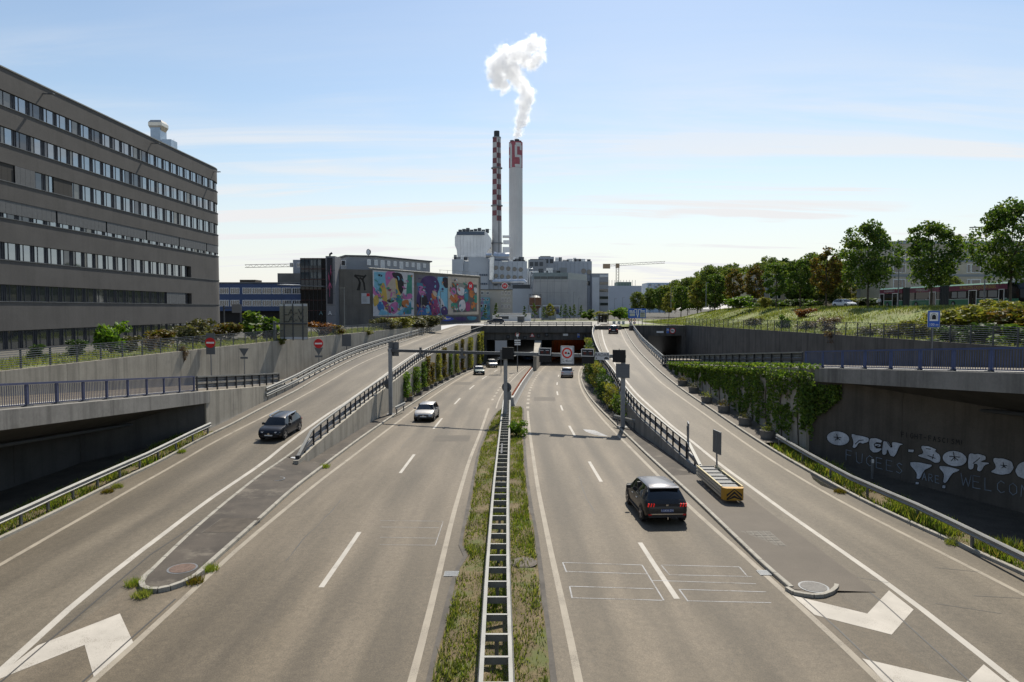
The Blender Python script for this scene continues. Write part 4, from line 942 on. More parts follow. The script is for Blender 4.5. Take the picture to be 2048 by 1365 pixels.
blindpiece(55, 63.2, z0 + .03, z1 - .02, BLINDD, -.07); blindpiece(63.4, 66.5, z0 + .02, z1 - .02, BLINDD, -.07); blindpiece(66.6, 69.4, z0 - .12, z1 - .02, BLIND, .02); blindpiece(72.3, 75.4, z0 + .03, z1 - .02, BLINDD, -.07)
blindpiece(95.2, 100.6, ROWS[5][0] + .03, ROWS[5][1] - .02, BLIND, -.05)
for s in (71, 92, 111):
    p, d = fpos(s); n = V((d.y, -d.x, 0)); p.z = 22.0
    mb = MB(); mb.bar(p, p + n * .8 - V((0, 0, .05)), .12, .1); mb.obox(p + n * .85, n * .25, d * .15, V((0, 0, .05))); mb.build('wall_lamp', STEELD, bld)
p = A(322, 250, 108); t = thing('roof_flue', 'shiny metal ventilation flue on the office building roof', 'flue', (p.x, p.y, 22.5)); p.z = 29
p.x -= .4; mb = MB(); mb.box(p.x - .75, p.x + .75, p.y - 1, p.y + 1, 22.5, 28); mb.build('shaft', M('flue_metal', (.3, .36, .42), .35, metal=.7), t)
mb = MB(); mb.add([(p.x+a*q, p.y+b*q, z) for z, q in ((27.6, .75), (28.3, 1.05), (28.8, 1.05), (29.2, .8)) for a, b in ((-1,-1),(1,-1),(1,1),(-1,1))], [(i*4+j, i*4+(j+1)%4, i*4+4+(j+1)%4, i*4+4+j) for i in range(3) for j in range(4)] + [(12,13,14,15)]); mb.build('cowl', M('cowl_metal', (.55, .5, .42), .3, metal=.8), t)
mb = MB(); mb.box(p.x + .96, p.x + 2.4, p.y - 1, p.y + 1, 22.5, 26.2); mb.build('duct', bpy.data.materials['flue_metal'], t)
for px, y in ((372, 112), (22, 66)):
    p = A(px, 250, y); mb = MB(); mb.tube([(p.x - 2, p.y, 22.4), (p.x - 2, p.y, 27.5)], .04, 5, .015); tag(mb.build('lightning_rod', GREYM), 'thin lightning rod on the office roof ' + ('near the rounded corner' if px == 372 else 'near the picture edge'), 'rod', 'lightning rods')
# ---------------------------------------------------------------- generic blocks
def wall_box(t, x0, x1, y0, y1, z0, z1, m, name='wall'):
    mb = MB(); mb.box(x0, x1, y0, y1, z0, z1); return mb.build(name, m, t)
def blk(name, label, px0, px1, pyt, Y, depth, m, zb=-4.0, cat='building'):
    a, b = A(px0, pyt, Y), A(px1, pyt, Y); t = thing(name, label, cat, ((a.x + b.x) / 2, Y + depth / 2, zb)); wall_box(t, a.x, b.x, Y, Y + depth, zb, a.z, m); return t
def winrow(t, pxs, py0, py1, Y, wpx, fm, gm, mull=1, fw=.12, name='window'):
    a, b = A(0, py0, Y), A(0, py1, Y); h = a.z - b.z; w = wpx / F * Y
    fr = MB(); fr.box(-w/2, w/2, -.06, .05, 0, h); fr = mesh_of(fr, name, fm)
    pn = MB(); k = mull; 
    pw = (w - fw * (k + 1)) / k
    pn.box(0, pw, -.085, -.06, 0, h - 2 * fw); pn = mesh_of(pn, 'pane', gm)
    for px in pxs:
        p = A(px, py1, Y); o = share(fr, name, t, (p.x, Y, p.z))
        for i in range(k): c = bpy.data.objects.new('pane', pn); COL.objects.link(c); c.parent = o; c.location = (-w/2 + fw + i * (pw + fw), 0, fw)
BGL = glass_mat('building_glass', (.03, .035, .04), 1.7, .05)
NAVY = M('navy_cladding', (.045, .075, .165), .6, var=.08, scale=.3)
GREYC1 = M('grey_cladding', (.26, .275, .295), .6, var=.06, scale=.2, fine=.03)
GREYC2 = M('light_grey_cladding', (.46, .49, .52), .55, var=.06, scale=.15, fine=.03)
GREYC3 = M('mid_grey_cladding', (.34, .37, .41), .6, var=.06, scale=.15, fine=.03)
GCONC = M('industrial_concrete', (.36, .36, .355), .85, var=.12, scale=.12, fine=.06, streak=.15)
BEIGE = M('beige_render', (.42, .39, .34), .85, var=.08, scale=.3)
# blue two storey block
Y = 185; t = blk('blue_office_block', 'low navy blue office block with two rows of white framed windows', 380, 668, 567.5, Y, 14, NAVY, 0.0 - .6)
wall_box(t, A(380, 0, Y).x, A(668, 0, Y).x, Y + 2.5, Y + 13, -4, -.62, SBLACK, 'ground_floor')
wall_box(t, A(380, 0, Y).x - .1, A(668, 0, Y).x + .1, Y - .25, Y + 14, A(0, 567, Y).z, A(0, 565, Y).z, STEELD, 'roof_edge')
for py0, py1 in ((576, 588.5), (600.5, 613)): winrow(t, [393, 419, 449, 470, 494.5, 514, 534, 554, 574, 594, 620, 640], py0, py1, Y, 18.5, WHITE, BGL, 4, .13)
for px in (400, 481, 560, 640): p = A(px, 0, Y); wall_box(t, p.x - .25, p.x + .25, Y + .5, Y + 1, -4, -.61, WHITE, 'column')
wall_box(t, A(460, 0, Y).x, A(492, 0, Y).x, Y + 3, Y + 8, A(0, 566, Y).z, A(0, 559, Y).z, BARK, 'roof_box')
# graffiti and mural hall
P1, P2, P3 = V((A(672, 0, 158).x, 158)), V((A(745, 0, 160).x, 160)), V((A(960, 0, 192).x, 192))
HT = 9.1
STONE = M('dark_rendered_wall', (.155, .145, .13), .9, var=.12, scale=.4, fine=.08, streak=.2)
hall = thing('mural_hall', 'long dark hall with painted murals and a recessed grey upper storey', 'building', (-30, 180, -4))
mb = MB(); mb.prism([P1, P2, P3, (-14, 228), (-47, 228), (-47, 168), (P1.x, 168)], -4, HT); mb.build('wall', STONE, hall)
dm = (P3 - P2).normalized(); nm_ = V((dm.y, -dm.x))             # outward
U1, U2 = V((P1.x + 1, 161)), P2 + dm * 2 - nm_ * 2.2
U3 = V((A(857, 0, 181).x, 181))
mb = MB(); mb.prism([U1, U2, U3, (U3.x - 8, 205), (-46, 205), (-46, 175)], HT, 12.3); mb.build('upper_storey', GREYC1, hall)
mb = MB(); mb.prism([U1 + V((-.3, -.3)), U2 + V((.2, -.4)), U3 + V((.6, .2)), (U3.x - 8, 205.4), (-46.3, 205.4), (-46.3, 174.8)], 12.31, 12.6); mb.build('roof_edge', DARKM, hall)
def wallpt(P, d, px, py, off=0):                                  # pixel -> point on the vertical wall plane through P along d
    a, b = ray(px, py); n = V((d.y, -d.x)); Q = P + n * off
    y = (Q.x * d.y - Q.y * d.x) / (a * d.y - d.x); return V((a * y, y, b * y))
du = (U3 - U2).normalized()
PALE = flat('pale_pane', (.5, .53, .55), .3)
for i, px in enumerate((738, 752, 765, 777.5, 790, 802.5, 814, 826, 837, 849)):
    h0, h1 = 519.5 + i * .95, (530.5 if i % 3 != 2 else 535) + i * .55
    a, b = wallpt(U2, du, px - 3.2, h1, .06), wallpt(U2, du, px + 3.2, h0, .06); mb = MB()
    mb.obox((a + b) / 2, V((du.x, du.y, 0)) * (b - a).length * .32, V((0, 0, (b.z - a.z) / 2)), V((du.y, -du.x, 0)) * .05); o = mb.build('window', WHITE, hall)
    mb = MB(); mb.obox((a + b) / 2 + V((du.y, -du.x, 0)) * .06, V((du.x, du.y, 0)) * (b - a).length * .26, V((0, 0, (b.z - a.z) / 2 - .12)), V((du.y, -du.x, 0)) * .01); mb.build('pane', PALE, o)
for px0, px1, py0, py1 in ((683, 692, 521, 532), ):
    a, b = A(px0, py1, 160.8), A(px1, py0, 160.8); mb = MB(); mb.box(a.x, b.x, 160.6, 160.9, a.z, b.z); o = mb.build('window', WHITE, hall); mb = MB(); mb.box(a.x + .15, b.x - .15, 160.5, 160.59, a.z + .15, b.z - .15); mb.build('pane', BGL, o)
# roof edge pipe of the hall
mb = MB(); mb.tube([wallpt(P2, dm, px, py, .15) for px, py in ((738, 537), (800, 541.5), (870, 547), (960, 553.5))], .16, 8); mb.build('roof_pipe', STEEL, hall)
for px in (880, 895, 910, 925, 940, 955):
    p = wallpt(P2, dm, px, 548, -.3); mb = MB(); mb.tube([(p.x, p.y, HT), (p.x, p.y, HT + 1.0)], .04, 5); mb.build('rail_post', STEEL, hall)
mb = MB(); a, b = wallpt(P2, dm, 878, 548, -.3), wallpt(P2, dm, 957, 548, -.3); mb.bar((a.x, a.y, HT + 1), (b.x, b.y, HT + 1), .06, .06); mb.build('roof_rail', STEEL, hall)
# round rooftop sign
p = A(736.5, 504.5, 166); t = thing('round_rooftop_sign', 'white round sign on the roof edge of the mural hall', 'sign', (p.x, p.y, 12.6)); 
mb = MB(); mb.disc(p, V((.8, -.6, 0)), UP, .75, 22, depth=.2); mb.build('rim', DARKM, t); mb = MB(); mb.disc(p + V((-.006, -.008, 0)), V((.8, -.6, 0)), UP, .64, 22); mb.build('face', WHITE, t)
mb = MB(); mb.tube([(p.x, p.y + .2, 12.6), (p.x, p.y + .2, p.z)], .06, 6); mb.build('post', DARKM, t)
# glass stair tower, pilaster and stone annex
Y = 155; GT = thing('glass_stair_tower', 'dark framed glass stair tower beside the mural hall', 'tower', (A(628, 0, Y).x, Y, -4))
a, b = A(601, 516.5, Y), A(656, 516.5, Y); TG = glass_mat('tower_glass', (.05, .065, .075), 2.0, .03); DG = glass_mat('dark_tower_glass', (.012, .013, .015), 1.35, .1)
wall_box(GT, a.x, b.x, Y + .1, Y + 6, -4, a.z, DG, 'core')
for i in range(5):
    for j in range(3):
        w = (A(636, 0, Y).x - a.x) / 5; mb = MB(); z1_ = a.z - .2 - j * 2.35; mb.box(a.x + i * w + .07, a.x + (i + 1) * w - .07, Y - .02, Y + .04, z1_ - 2.2, z1_); mb.build('pane', TG, GT)
for i in range(6): x = a.x + i * (A(636, 0, Y).x - a.x) / 5; wall_box(GT, x - .06, x + .06, Y - .1, Y + .08, -3, a.z, BLACKM, 'mullion')
for i in range(2): x = a.x + (A(646 + 10 * i, 0, Y).x - a.x); wall_box(GT, x - .06, x + .06, Y - .1, Y + .08, -4, a.z, BLACKM, 'mullion')
for j in range(6): z = a.z - .1 - j * 2.35; wall_box(GT, a.x, b.x, Y - .08, Y + .06, z - .07, z + .07, flat('dark_red_metal', (.06, .02, .022), .5) if j == 0 else bpy.data.materials['dark_red_metal'], 'transom')
mb = MB(); p = A(560, 570, Y); q = A(652, 573, Y); mb.add([(p.x, Y - 2, p.z), (q.x, Y - 2, q.z), (q.x, Y + 4, q.z + .3), (p.x, Y + 4, p.z + .3), (p.x, Y - 2, p.z - .25), (q.x, Y - 2, q.z - .25), (q.x, Y + 4, q.z), (p.x, Y + 4, p.z)], [(0,1,2,3),(4,7,6,5),(0,4,5,1),(1,5,6,2),(2,6,7,3),(3,7,4,0)]); mb.build('canopy', STEELD, GT)
a, b = A(654.5, 513.5, 156), A(673, 513.5, 156); PIL = thing('banner_pilaster', 'tall grey pilaster with a dark banner showing a pink burst', 'pilaster', (a.x, 156, -4)); wall_box(PIL, a.x, b.x, 154.6, 160, -4, a.z, M('pilaster_grey', (.2, .2, .215), .7, var=.06), 'shaft')
for z in (8.6, 6, 3.4, .8, -1.6): wall_box(PIL, a.x - .01, b.x + .01, 154.57, 154.6, z, z + .06, DARKM, 'joint_strip')
p, q = A(655, 608, 154.4), A(664.5, 516, 154.4); wall_box(PIL, p.x, q.x, 154.4, 154.5, p.z, q.z, flat('banner_dark', (.03, .03, .038), .7), 'banner')
mb = MB(); cxb, czb = (p.x + q.x) / 2, A(0, 565, 154.4).z; rnd = random.Random(3)
for i in range(70):
    ang = rnd.uniform(0, 2 * math.pi); r0 = rnd.uniform(.1, 1); L = rnd.uniform(.5, 3.4) * abs(math.sin(ang)) + .1; d = V((math.cos(ang), 0, math.sin(ang))); e = V((-d.z, 0, d.x)) * .07
    s0, s1 = V((cxb, 154.39, czb)) + d * r0 * .3, V((cxb, 154.39, czb)) + d * (r0 + L)
    if abs(s1.x - cxb) < .55 and abs(s1.z - czb) < 4: mb.face([s0 - e, s1 - e * .4, s1 + e * .4, s0 + e])
mb.build('pink_burst', M('banner_pink', (.5, .09, .2), .7, var=.4, scale=1.5), PIL)
mb = MB(); mb.text('A', A(660, 627, 154.5), (1, 0, 0), UP, 1.3); mb.build('letter', WHITE, PIL)
mb = MB(); mb.text('A', A(642, 627, 154.8), (1, 0, 0), UP, 1.3); mb.build('letter', flat('letter_teal', (.12, .2, .22), .6), GT)
mb = MB(); p = A(660, 509, 157); mb.tube([(p.x, 157, A(0, 514, 157).z), (p.x, 157, p.z), (p.x + .5, 157, p.z + .3)], .25, 8); mb.build('roof_vent', BLACKM, PIL)
t = blk('stone_annex', 'plain stone annex rising behind the navy blue office block', 555, 640, 547, 203, 10, STONE); wall_box(t, A(578, 0, 204).x, A(640, 0, 204).x, 204, 214, A(0, 547, 204).z, A(0, 520, 204).z, GREYC1, 'upper_box')
winrow(t, [584, 598], 526, 535, 203.95, 8, WHITE, BGL, 2, .12)
# things on the front wall of the hall
c4 = lambda x, y: (430 + x / 6.206, 490 + y / 6.206)
WP = lambda px, py, off=.03: wallpt(P1, (P2 - P1).normalized(), px, py, off)
mb = MB()
for st in ([(1735,385),(1780,420),(1800,470),(1770,560)], [(1870,380),(1830,430),(1850,480),(1860,560)], [(1800,470),(1790,560)], [(1740,380),(1860,395)], [(1800,410),(1840,440)]):
    mb.stroke([c4(*p) for p in st], 3.4, WP)
tag(mb.build('wall_figure', flat('figure_black', (.03, .028, .026), .8)), 'black K-like figure on the front wall of the mural hall', 'graffiti')  # black strokes laid flat on the wall as a K-like figure
t = thing('wall_notice', 'white notice board with a red corner on the mural hall', 'notice', WP(732, 608, .08)); a, b = WP(723, 608, .08), WP(740.5, 587, .08)
mb = MB(); mb.box(a.x, b.x, a.y - .05, a.y + .04, a.z, b.z); mb.build('board', flat('notice_white', (.45, .47, .5), .6), t); mb = MB(); mb.box(b.x - .75, b.x - .02, a.y - .06, a.y - .052, b.z - .75, b.z - .04); mb.build('red_corner', RED, t)
for i in range(5): mb = MB(); mb.box(a.x + .25, a.x + 1.3 - .1 * (i % 2), a.y - .06, a.y - .052, b.z - .9 - i * .28, b.z - .82 - i * .28); mb.build('text_line', GREYM, t)
# murals: flat painted panels on the receding wall
ML = {}
def cm(c):
    if c not in ML: ML[c] = M('mural_%02x%02x%02x' % tuple(int(x * 255) for x in c), c, .8, var=.12, scale=.8, fine=.05)
    return ML[c]
def mural(label, px0, px1, yt0, yt1, yb0, yb1, base, shapes, name='mural'):
    t = thing(name, label, 'mural', wallpt(P2, dm, px0, yb0, .05)); lay = [0]
    a, b = wallpt(P2, dm, px0, yb0, 0), wallpt(P2, dm, px1, yb1, 0); zt, zb = wallpt(P2, dm, px0, yt0, 0).z, a.z
    def pt(u, v): p = a + (b - a) * u; off = .05 + .012 * lay[0]; return V((p.x + nm_.x * off, p.y + nm_.y * off, zb + (zt - zb) * v))
    def sm(pts, k=4):
        out = []; n = len(pts)
        for i in range(n):
            p0, p1, p2, p3 = (pts[(i + j - 1) % n] for j in range(4))
            for s in range(k):
                q = s / k; out.append(tuple(.5 * (2*p1[c] + (p2[c]-p0[c])*q + (2*p0[c]-5*p1[c]+4*p2[c]-p3[c])*q*q + (-p0[c]+3*p1[c]-3*p2[c]+p3[c])*q**3) for c in (0, 1)))
        return out
    mb = MB(); mb.face([pt(0, 0), pt(1, 0), pt(1, 1), pt(0, 1)]); mb.build('ground_coat', cm(base), t)
    for c, rounded, pts in shapes:
        lay[0] += 1 / 3; mb = MB(); mb.face([pt(min(1, max(0, u)), min(1, max(0, v))) for u, v in (sm(pts) if rounded else pts)]); mb.build('painted_shape', cm(c), t)
    if name == 'mural': mural_detail(t, pt, lay, [s_[0] for s_ in shapes], 60, int(px0))
def mural_detail(t, pt, lay, cols, n, seed):
    r = random.Random(seed)
    for k in range(n):
        lay[0] += .12; mb = MB(); u, v = r.uniform(.06, .92), r.uniform(.06, .92); a = r.uniform(0, 6.28); c = cm(r.choice(cols)); q = []; l = r.uniform(.04, .13); w = r.uniform(.006, .03)
        for s in range(6): q.append((u, v)); u += math.cos(a) * l / 5; v += math.sin(a) * l / 5 * 1.1; a += r.uniform(-.2, .7)
        for s in range(5):
            (x0, y0), (x1, y1) = q[s], q[s + 1]; d = math.hypot(x1 - x0, y1 - y0) + 1e-6; nx, ny = -(y1 - y0) / d, (x1 - x0) / d; w0, w1 = w * math.sin(math.pi * (s + .12) / 5.3), w * math.sin(math.pi * (s + 1.12) / 5.3)
            cl = lambda x: min(.985, max(.015, x)); mb.face([pt(cl(x0 + nx * w0), cl(y0 + ny * w0)), pt(cl(x0 - nx * w0), cl(y0 - ny * w0)), pt(cl(x1 - nx * w1), cl(y1 - ny * w1)), pt(cl(x1 + nx * w1), cl(y1 + ny * w1))])
        mb.build('brush_stroke', c, t)
PK, LB, YE, BK, GN, OR, TL, SK, WH, VI, MG, NB = (.42, .14, .3), (.17, .38, .5), (.48, .33, .08), (.03, .025, .03), (.05, .22, .16), (.42, .15, .05), (.06, .2, .27), (.42, .35, .28), (.48, .48, .5), (.07, .04, .12), (.25, .05, .13), (.05, .15, .34)
mural('colourful mural in pink, blue and yellow, the nearest panel on the hall', 746, 828, 541, 548.5, 633, 630, WH, [
    (LB, 0, [(.03,.97),(.34,.97),(.3,.6),(.03,.62)]), (PK, 1, [(.3,.96),(.55,.97),(.5,.7),(.35,.55)]), (PK, 0, [(.0,.66),(.22,.42),(.1,.4),(0,.5)]), (GN, 0, [(.84,.94),(.95,.94),(.95,.35),(.8,.5)]), (LB, 0, [(.55,.04),(.93,.35),(.93,.04)]), (TL, 1, [(.72,.12),(.9,.3),(.92,.06),(.75,.05)]),
    (SK, 1, [(.3,.62),(.48,.86),(.58,.7),(.6,.45),(.5,.33),(.33,.36),(.26,.5)]), (YE, 1, [(.15,.6),(.24,.74),(.3,.6),(.33,.38),(.3,.28),(.2,.4)]), (YE, 1, [(.53,.85),(.62,.7),(.66,.5),(.56,.4),(.55,.6)]), (BK, 1, [(.47,.97),(.68,.95),(.74,.7),(.68,.5),(.6,.62),(.57,.82),(.48,.88)]),
    (GN, 1, [(.57,.45),(.7,.42),(.68,.24),(.55,.16)]), (MG, 1, [(.2,.33),(.33,.3),(.42,.12),(.38,.06)]), (PK, 1, [(.4,.25),(.55,.32),(.62,.2),(.5,.05),(.4,.12)]), (OR, 1, [(.7,.34),(.85,.36),(.84,.2),(.7,.22)]), (NB, 1, [(.1,.3),(.22,.3),(.25,.12),(.12,.14)]), (YE, 1, [(.01,.4),(.1,.46),(.13,.3),(.03,.22)]), (LB, 0, [(.12,.03),(.45,.03),(.18,.17)]), (PK, 1, [(.66,.42),(.9,.52),(.95,.42),(.8,.38)]), (BK, 1, [(.32,.34),(.42,.4),(.5,.34),(.4,.3)])])
mural('dark violet and red mural, the middle panel on the hall', 832, 895, 550, 553, 632, 630, (.14, .13, .15), [
    (LB, 0, [(.68,.98),(1,.98),(1,.02),(.6,.02),(.62,.6)]), (VI, 1, [(.05,.55),(.18,.9),(.4,.99),(.62,.95),(.74,.75),(.66,.5),(.72,.2),(.6,.02),(.12,.02),(.02,.3)]), (NB, 0, [(.02,.02),(.5,.02),(.42,.18),(.1,.2)]), (TL, 1, [(.02,.78),(.18,.8),(.3,.7),(.12,.66)]), (PK, 1, [(.06,.7),(.2,.72),(.3,.55),(.14,.5)]), (MG, 1, [(.48,.55),(.62,.45),(.74,.2),(.7,.04),(.5,.06)]), (OR, 1, [(.48,.56),(.62,.5),(.6,.4),(.5,.44)]), (SK, 1, [(.5,.62),(.62,.6),(.66,.48),(.56,.5)]), (WH, 1, [(.7,.5),(.82,.4),(.9,.2),(.75,.22)]), (VI, 1, [(.8,.2),(.95,.22),(1,.04),(.8,.03)]), (BK, 1, [(.12,.45),(.3,.5),(.36,.3),(.16,.25)]), (LB, 1, [(.3,.22),(.38,.26),(.42,.1),(.32,.06)]), (BK, 1, [(.84,.95),(1,.95),(1,.72),(.88,.74)])])
mural('cream framed flower mural with a red round emblem, the farthest panel on the hall', 896, 957, 553.5, 556.5, 630, 628.5, (.42, .37, .31), [
    ((.1, .1, .1), 0, [(.12,.86),(.94,.82),(.94,.08),(.16,.06)]), ((.22, .23, .21), 0, [(.14,.85),(.6,.84),(.5,.7),(.3,.74)]), (OR, 1, [(.06,.48),(.2,.56),(.34,.46),(.24,.32),(.1,.36)]), (WH, 1, [(.28,.66),(.4,.74),(.54,.66),(.48,.52),(.34,.54)]), (PK, 1, [(.05,.62),(.18,.72),(.26,.6),(.16,.52)]), (WH, 1, [(.36,.34),(.5,.4),(.56,.2),(.44,.08),(.34,.16)]), (TL, 1, [(.52,.66),(.62,.68),(.64,.4),(.54,.36)]), (MG, 1, [(.3,.5),(.5,.5),(.46,.4),(.34,.42)]), (OR, 1, [(.7,.66),(.84,.62),(.8,.46),(.7,.5)]), (OR, 1, [(.74,.3),(.86,.34),(.88,.18),(.76,.16)]), (GN, 1, [(.84,.56),(.94,.5),(.92,.3),(.84,.36)]), (WH, 1, [(.84,.74),(.94,.72),(.92,.6),(.85,.62)]), (GN, 1, [(.1,.3),(.3,.28),(.28,.16),(.12,.16)]), (MG, 1, [(.56,.3),(.68,.34),(.7,.12),(.58,.1)]), ((.5, .02, .03), 1, [(.64,.84),(.72,.9),(.8,.84),(.8,.72),(.72,.66),(.64,.72)]), (WH, 0, [(.68,.82),(.7,.82),(.72,.79),(.74,.82),(.76,.82),(.76,.73),(.74,.73),(.72,.77),(.7,.73),(.68,.73)])])
mural('strip of blue, red and violet graffiti below the murals', 772, 957, 634.5, 632, 648, 645, (.07, .07, .09), [
    ((.35, .04, .04), 0, [(.0,.95),(.24,.95),(.22,.1),(0,.1)]), (NB, 1, [(.26,.8),(.36,.7),(.34,.2),(.28,.3)]), ((.06, .09, .4), 1, [(.56,.9),(.64,.95),(.7,.5),(.62,.2),(.55,.4)]), (WH, 1, [(.57,.5),(.66,.7),(.64,.45)]), (VI, 1, [(.72,.8),(.84,.7),(.82,.2),(.74,.3)]), (GN, 1, [(.46,.98),(.56,.98),(.55,.75),(.46,.75)]), (TL, 1, [(.86,.9),(.97,.8),(.95,.3),(.88,.3)])], 'graffiti_strip')
# ---------------------------------------------------------------- power station
c5 = lambda x, y: (880 + x / 3.102, 220 + y / 3.102)
def blk5(name, label, x0, x1, yt, Y, depth, m): a = c5(x0, yt); b = c5(x1, yt); return blk(name, label, a[0], b[0], a[1], Y, depth, m)
SILV = M('silver_cladding', (.6, .61, .62), .38, metal=.6, var=.12, scale=.12, fine=.05, streak=.15)
t = thing('boiler_house', 'silver round-edged boiler house on the power station roof', 'building', (A(945, 0, 368).x, 368, 24)); 
pr = [c5(*p) for p in ((92,790),(104,765),(130,758),(270,752),(290,760),(318,800),(318,850),(290,880),(272,915),(108,915),(104,870),(92,840))]
mb = MB(); f0 = [A(px, py, 365) for px, py in pr]; mb.add(f0 + [p + V((0, 30, 0)) for p in f0], [tuple(range(12)), tuple(range(12, 24))[::-1]] + [(i, (i + 1) % 12, 12 + (i + 1) % 12, 12 + i) for i in range(12)]); mb.build('shell', SILV, t)
for i in range(9):
    a, b = A(*c5(108 + 20.5 * i, 912), 364.9), A(*c5(108 + 20.5 * (i + 1) - 1.5, 778), 364.9); mb = MB(); mb.box(a.x, b.x, 364.6, 365, a.z, b.z); mb.build('panel', SILV, t)
a, b = A(*c5(104, 776), 364), A(*c5(275, 756), 364); wall_box(t, a.x, b.x, 364, 380, a.z, b.z, flat('slate_blue', (.09, .12, .16), .6), 'roof_band')
for i in range(8): p = A(*c5(125 + i * 24, 752), 368); wall_box(t, p.x - .9, p.x + .9, 367, 370, p.z - 1, p.z + (.5 + .5 * (i % 3)), DARKM, 'roof_unit')
mb = MB(); 
for i in range(9): p = A(*c5(118 + i * 22, 742), 366); mb.tube([p, p - V((0, 0, 3))], .08, 4)
mb.bar(A(*c5(118, 744), 366), A(*c5(316, 744), 366), .12, .12); mb.build('roof_railing', GREYM, t)
hallm = blk5('power_station_hall', 'pale grey power station hall with rows of round windows', 75, 540, 940, 345, 60, GREYC2)
for x0, x1, y in ((75, 145, 928), (146, 176, 950), (177, 300, 915)): a, b = A(*c5(x0, y), 343.5), A(*c5(x1, y), 343.5); wall_box(hallm, a.x, b.x, 343 + (x0 == 146) * 1.2, 360, -4, a.z, GREYC2, 'bay')
def porthole(par, px, py, Y, r):
    p = A(px, py, Y); mb = MB(); mb.disc(p, (1, 0, 0), UP, r, 18, depth=.15); o = mb.build('porthole', STEEL, par); mb = MB(); mb.disc(p - V((0, .02, 0)), (1, 0, 0), UP, r * .8, 18); mb.build('pane', BGL, o)
for j, yy in enumerate((980, 1031, 1085)):
    for i, xx in enumerate((346, 385, 424, 463, 501)):
        if j < 2 or i < 3: porthole(hallm, *c5(xx, yy + i * 3 - (6 if j == 2 else 0)), 344.9, 1.15)
for yy in (1025, 1080):
    for i in range(4): a, b = A(*c5(244 + i * 13, yy + 6), 342.9), A(*c5(255 + i * 13, yy - 6), 342.9); mb = MB(); mb.box(a.x, b.x, 342.8, 343.2, a.z, b.z); mb.build('window', flat('strip_glass', (.07, .1, .15), .2) if (yy, i) == (1025, 0) else bpy.data.materials['strip_glass'], hallm)
mb = MB(); mb.tube([A(*c5(*p), 340) for p in ((285,905),(318,905),(322,915),(320,1055),(326,1068),(520,1064),(530,1075))], 1.3, 10); tag(mb.build('steam_pipe', M('silver_pipe', (.6, .61, .62), .3, metal=.8)), 'silver insulated steam pipe running down the power station hall', 'pipe')
mb = MB(); mb.tube([A(*c5(*p), 350) for p in ((330,905),(350,912),(430,912))], 2.2, 10); tag(mb.build('flue_duct', bpy.data.materials['silver_pipe']), 'thick silver duct on the roof between the chimneys', 'duct')
mb = MB()
for x0, x1, y0, y1 in ((388, 430, 770, 800), (392, 428, 800, 840), (388, 430, 842, 900)):
    a, b = A(*c5(x0, y1), 372), A(*c5(x1, y0), 372); mb.obox((a + b) / 2 + V((0, 2, 0)), V(((b.x - a.x) / 2, 0, 0)), V((0, 2, 0)), V((0, 0, (b.z - a.z) / 2 - .8)))
tag(mb.build('filter_tower', SILV), 'stacked silver filter unit squeezed between the two chimneys', 'filter')
# chimneys
Y = 370; p = A(993.2, 0, Y).x; t = thing('checkered_chimney', 'slender chimney painted in red and white checks with a dark cap', 'chimney', (p, Y, -4))
REDC, WHC = M('chimney_red', (.19, .07, .078), .8, var=.25, scale=.35), M('chimney_white', (.48, .47, .46), .8, var=.12, scale=.2, streak=.15)
zt, zc, z0 = A(0, 276, Y).z, A(0, 443, Y).z, -4.
rad = lambda z: 2.75 - (2.75 - 2.15) * (z - 25) / (zt - 25)
def cylseg(mb, x, y, za, zb, ra, rb, a0, a1, n=6, mi=0):
    mb.sheet([[(x + r * math.sin(R(a0 + (a1 - a0) * i / n)), y - r * math.cos(R(a0 + (a1 - a0) * i / n)), z) for i in range(n + 1)] for z, r in ((za, ra), (zb, rb))], mi)
mb = MB(); cylseg(mb, p, Y, z0, zc, rad(z0), rad(zc), 0, 360, 28); mb.build('shaft', WHC, t, smooth=True)
for j in range(16):
    za, zb = zc + (zt - zc) * j / 16, zc + (zt - zc) * (j + 1) / 16
    for k in range(4): mb = MB(); cylseg(mb, p, Y, za, zb, rad(za) + .01, rad(zb) + .01, -90 + 90 * k, 90 * k, 7); mb.build('check', REDC if (j + k) % 2 == 1 else WHC, t, smooth=True)
mb = MB(); mb.tube([(p, Y, zt), (p, Y, A(0, 263, Y).z)], 1.5, 20); mb.build('cap', flat('chimney_cap', (.035, .04, .045), .7), t, smooth=False)
mb = MB(); mb.tube([(p, Y, zt - .3), (p, Y, zt + .25)], 2.3, 20); mb.build('collar', GREYM, t)
Y2 = 390; q = A(1031.7, 0, Y2).x; R2 = 3.85; t = thing('tall_chimney', 'broad pale chimney with white letters on a red band and three dark flues', 'chimney', (q, Y2, -4))
zt2, zr0 = A(0, 286, Y2).z, A(0, 337.5, Y2).z
mb = MB(); cylseg(mb, q, Y2, -4, zr0, R2, R2, 0, 360, 36); mb.build('shaft', M('chimney_pale', (.55, .55, .54), .75, var=.05, scale=.1, fine=.03, streak=.08), t, smooth=True)
mb = MB(); cylseg(mb, q, Y2, zr0, zt2, R2, R2, 0, 360, 36); mb.face([(q + R2 * math.sin(R(a)), Y2 - R2 * math.cos(R(a)), zt2) for a in range(0, 360, 10)]); mb.build('red_band', M('band_red', (.32, .09, .11), .7, var=.15), t)
def cyl_letter(cells, a0, wa, name):
    mb = MB(); H = zt2 - zr0 - .8
    for (u0, u1, v0, v1) in cells: cylseg(mb, q, Y2, zr0 + .1 + H * v0, zr0 + .1 + H * v1, R2 + .05, R2 + .05, a0 + wa * u0, a0 + wa * u1, 5)
    mb.build(name, bpy.data.materials['chimney_pale'], t)
